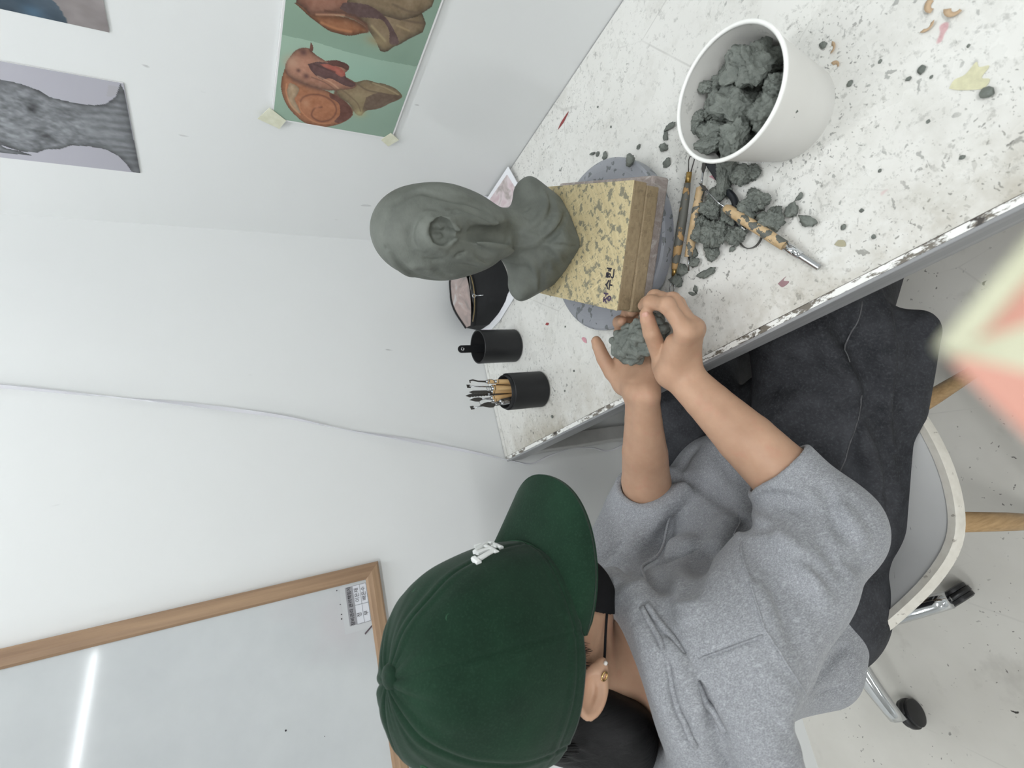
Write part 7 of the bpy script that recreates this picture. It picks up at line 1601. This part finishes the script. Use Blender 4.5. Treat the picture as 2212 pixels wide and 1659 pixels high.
mask_o = mesh_obj('face_mask', V, Fc, M_MASK, person)
for s in (1, -1):
    MB().tube(spline([HL(0.056, 0.052*s, -0.098), HL(0.035, 0.062*s, -0.088), HL(0.012, 0.073*s, -0.078), HL(-0.002, 0.078*s, -0.070)], 5), 0.0016, 6).build('ear_strap', M_MASK, mask_o)
t = NT('black_hair', 0.6, spec=0.25); t.color(t.ramp(t.noise(60, 3, 0.6, t.mapped((1, 1, 0.15))), [(0.3, srgb(10, 10, 11)), (0.7, srgb(26, 25, 26))]))
t.bump(t.noise(260, 3, 0.6, t.mapped((1, 1, 0.08))), 0.5, 0.002); M_HAIR = t.m
f = Field(HL(-0.06, 0, -0.08) - 0.16, HL(-0.06, 0, -0.08) + 0.16, 0.0028)
f.ell(HL(-0.030, 0, -0.030), (0.078, 0.079, 0.055), HM)
f.ell(HL(-0.062, 0.004, -0.075), (0.048, 0.064, 0.050), HM, 0.03)
f.cap(HL(-0.070, 0.006, -0.075), A3(-1.012, -0.560, 0.965), 0.050, 0.046, 0.03); f.cap(HL(-0.050, 0.035, -0.070), A3(-0.998, -0.592, 0.975), 0.030, 0.026, 0.02)
f.half(HL(0.005, 0, 0), HF, 0.004); f.half(HL(0, 0, 0.004), HU, 0.0)
for k in range(22):
    a = -1.5 + 3.0*k/21; y0 = 0.075*math.sin(a); x0 = -0.055 - 0.045*math.cos(a)
    f.crease([HL(x0, y0, -0.03), HL(x0 - 0.012, y0*0.95 + 0.010, -0.075), HL(x0 - 0.030, y0*0.75 + 0.035 + 0.004*math.sin(k*2.1), -0.135)], 0.0035, 0.0022 if k % 2 else -0.0022)
V, Fc = f.mesh(); V = relax(V, Fc, 1, 0.4)
hair_o = mesh_obj('hair', V, Fc, M_HAIR, person)
rnd = random.Random(3); st = MB()
for k in range(90):
    a = rnd.uniform(-1.2, 1.5); y0 = 0.074*math.sin(a); x0 = -0.058 - 0.046*math.cos(a); e1 = rnd.uniform(-0.02, 0.03); e2 = rnd.uniform(-0.175, -0.12)
    st.tube(spline([HL(x0, y0, -0.03), HL(x0 - 0.012, y0*0.95 + e1*0.2 + 0.008, -0.085), HL(x0 - 0.030 + e1*0.3, y0*0.8 + e1*0.7 + 0.030, e2 + 0.01)], 4), [0.0008]*8 + [0.0003], 4)
o = st.build('hair_strands', M_HAIR, hair_o); o['kind'] = 'stuff'
st = MB()
for k in range(60):
    z0 = rnd.uniform(-0.040, -0.022); x0 = rnd.uniform(0.004, 0.036)
    r_ = 0.0735 - 0.35*max(0, x0 - 0.01)
    st.tube([HL(x0, r_, z0), HL(x0 - 0.002, r_ + 0.0010 - 0.06*(z0 + 0.03), z0 - 0.010), HL(x0 - 0.006 + rnd.uniform(-0.004, 0.004), r_ + 0.0006, z0 - rnd.uniform(0.016, 0.026))], [0.0004, 0.00035, 0.0001], 4)
o = st.build('sideburn_strands', M_HAIR, hair_o); o['kind'] = 'stuff'
M_GOLD = plain('gold', srgb(222, 188, 130), 0.2, 1.0)
ec = EAR[0] - EAR[1][2]*0.017 + EAR[1][0]*0.003 + EAR[1][1]*0.008
ringp = [ec + HF*0.0042*math.cos(x) + HU*0.0042*math.sin(x) + HR*0.002 for x in np.linspace(0, 2*math.pi, 21)[:-1]]
er_o = MB().tube(ringp, 0.0011, 8, closed=True).build('earring', M_GOLD, person); er_o['label'] = 'small gold hoop earring'
e2_ = EAR[0] - EAR[1][2]*0.029 + EAR[1][0]*0.003 + EAR[1][1]*0.006
MB().lathe([(0.0005, 0.003), (0.002, 0.0022), (0.0026, 0.0), (0.0005, -0.001)], e2_, 10, Vector((0, 0, 1)).rotation_difference(Vector(HR)).to_matrix()).build('ear_stud', plain('clear_stud', srgb(230, 226, 220), 0.1), person)
# eyes under the visor
for s in (1, -1):
    MB().lathe([(0.0005, 0.0105), (0.005, 0.0093), (0.009, 0.006), (0.0105, 0.0)], HL(0.0835, 0.030*s, -0.0345), 18, Vector((0, 0, 1)).rotation_difference(Vector(HF)).to_matrix()).build('eyelid', M_SKIN, person)
    MB().tube(spline([HL(0.093, 0.016*s, -0.018), HL(0.094, 0.032*s, -0.014), HL(0.082, 0.048*s, -0.019)], 4), [0.0012]*4 + [0.0022] + [0.0010]*4, 6).build('eyebrow', M_HAIR, person)
STRING = [(-0.7649, -0.4929, 0.6895), (-0.7794, -0.4914, 0.7038), (-0.7937, -0.4846, 0.7128), (-0.8172, -0.4776, 0.7253), (-0.8367, -0.4832, 0.7447), (-0.8477, -0.5128, 0.7913), (-0.853, -0.5292, 0.837), (-0.8499, -0.6167, 0.9331), (-0.8622, -0.6213, 0.9496)]
sq = [Vector(q) + (CAM - Vector(q)).normalized()*0.004 for q in STRING[:7]] + [Vector((-0.862, -0.585, 0.885)), Vector((-0.872, -0.610, 0.925))]
dn = len(spline(sq, 5)); MB().tube(spline(sq, 5), 0.0022, 8).build('drawstring', M_HOOD, hood_o)

# ------------------------------------------------------------------ nail of the right thumb
M_NAIL = plain('nail', srgb(198, 152, 134), 0.3)
def nail(tip, prev, facing, w, l, rad):
    d = Vector(tip - prev).normalized(); n = Vector(facing); n = (n - d*n.dot(d)).normalized(); s_ = d.cross(n); c0 = Vector(tip) - d*l*0.15; vs_ = []; fs = []; A, B = 9, 9
    for i in range(A):
        for j in range(B):
            a = -1 + 2*i/(A-1); b = -1 + 2*j/(B-1); q = a*math.sqrt(1 - 0.45*b*b); r_ = b*math.sqrt(1 - 0.30*a*a)
            vs_.append(c0 + s_*q*w*0.5 + d*r_*l*0.5 + n*(rad + 0.0006 - 0.0022*q*q - 0.0010*max(0, r_)**2))
    for i in range(A-1):
        for j in range(B-1): fs.append((i*B+j, (i+1)*B+j, (i+1)*B+j+1, i*B+j+1))
    o = mesh_obj('fingernail', vs_, fs, M_NAIL, person); md = o.modifiers.new('thickness', 'SOLIDIFY'); md.thickness = 0.0006; return o
nail(R_TH[4], R_TH[3], CAM - Vector(R_TH[4]) + Vector((0.1, 0, 0.15)), 0.0105, 0.0125, 0.0080)
nail(L_TH[4], L_TH[3], (0.25, 0.75, 0.55), 0.0100, 0.0120, 0.0080)

# ------------------------------------------------------------------ shoes
M_SHOE = plain('black_shoe', srgb(26, 26, 28), 0.6); M_SOLE = plain('white_sole', srgb(200, 198, 192), 0.6)
for AN in (AN_R, AN_L):
    c0 = np.array([AN[0] + 0.06, AN[1], 0.0])
    f = Field(c0 + A3(-0.16, -0.06, 0), c0 + A3(0.16, 0.06, 0.12), 0.0045)
    f.ell(c0 + A3(0.02, 0, 0.045), (0.135, 0.044, 0.042)); f.cap(c0 + A3(-0.06, 0, 0.05), c0 + A3(-0.06, 0, 0.10), 0.046, 0.042, 0.03); f.half(c0 + A3(0, 0, 0.022), (0, 0, -1))
    V, Fc = f.mesh(); so = mesh_obj('shoe', V, Fc, M_SHOE, person)
    q = [(0.165*math.cos(a)*(1 if math.cos(a) > 0 else 0.85), 0.045*math.sin(a)) for a in np.linspace(0, 2*math.pi, 33)[:-1]]
    MB().prism(q, (c0[0] + 0.01, c0[1], 0.001), (0.92, 0, 0), (0, 1, 0), (0, 0, 1), 0.024).build('sole', M_SOLE, so, False)

# ------------------------------------------------------------------ clay ball in the hands
KB = A3(-0.548, -0.606, 0.797)
f = Field(KB - A3(0.06, 0.075, 0.055), KB + A3(0.06, 0.075, 0.055), 0.0015)
f.ell(KB + A3(0, 0.012, 0), (0.0265, 0.0265, 0.0245)); f.ell(KB + A3(-0.002, -0.026, 0.003), (0.024, 0.025, 0.022), None, 0.012)
rnd = random.Random(12)
for k in range(80):
    th, ph = rnd.uniform(0, 2*math.pi), math.acos(rnd.uniform(-0.9, 1.0))
    n = A3(math.sin(ph)*math.cos(th), math.sin(ph)*math.sin(th), math.cos(ph)); cc = KB + (A3(0, 0.012, 0) if rnd.random() < 0.62 else A3(-0.002, -0.028, 0.003))
    p0 = cc + n*A3(0.0275, 0.0275, 0.0255); tg = np.cross(n, A3(rnd.gauss(0, 1), rnd.gauss(0, 1), rnd.gauss(0, 1))); tg /= np.linalg.norm(tg); L = rnd.uniform(0.004, 0.012); r0 = rnd.uniform(0.0034, 0.0062)
    f.cap(p0 - tg*L - n*0.002, p0 + n*rnd.uniform(-0.001, 0.002), r0*0.8, r0, 0.0003); f.cap(p0, p0 + tg*L - n*0.002, r0, r0*0.7, 0.0003)
V, Fc = f.mesh()
o = mesh_obj('clay_ball', V, Fc, M_LUMP); set_origin(o, tuple(KB)); tag(o, 'lumpy ball of grey clay pellets held between the two hands', 'clay')
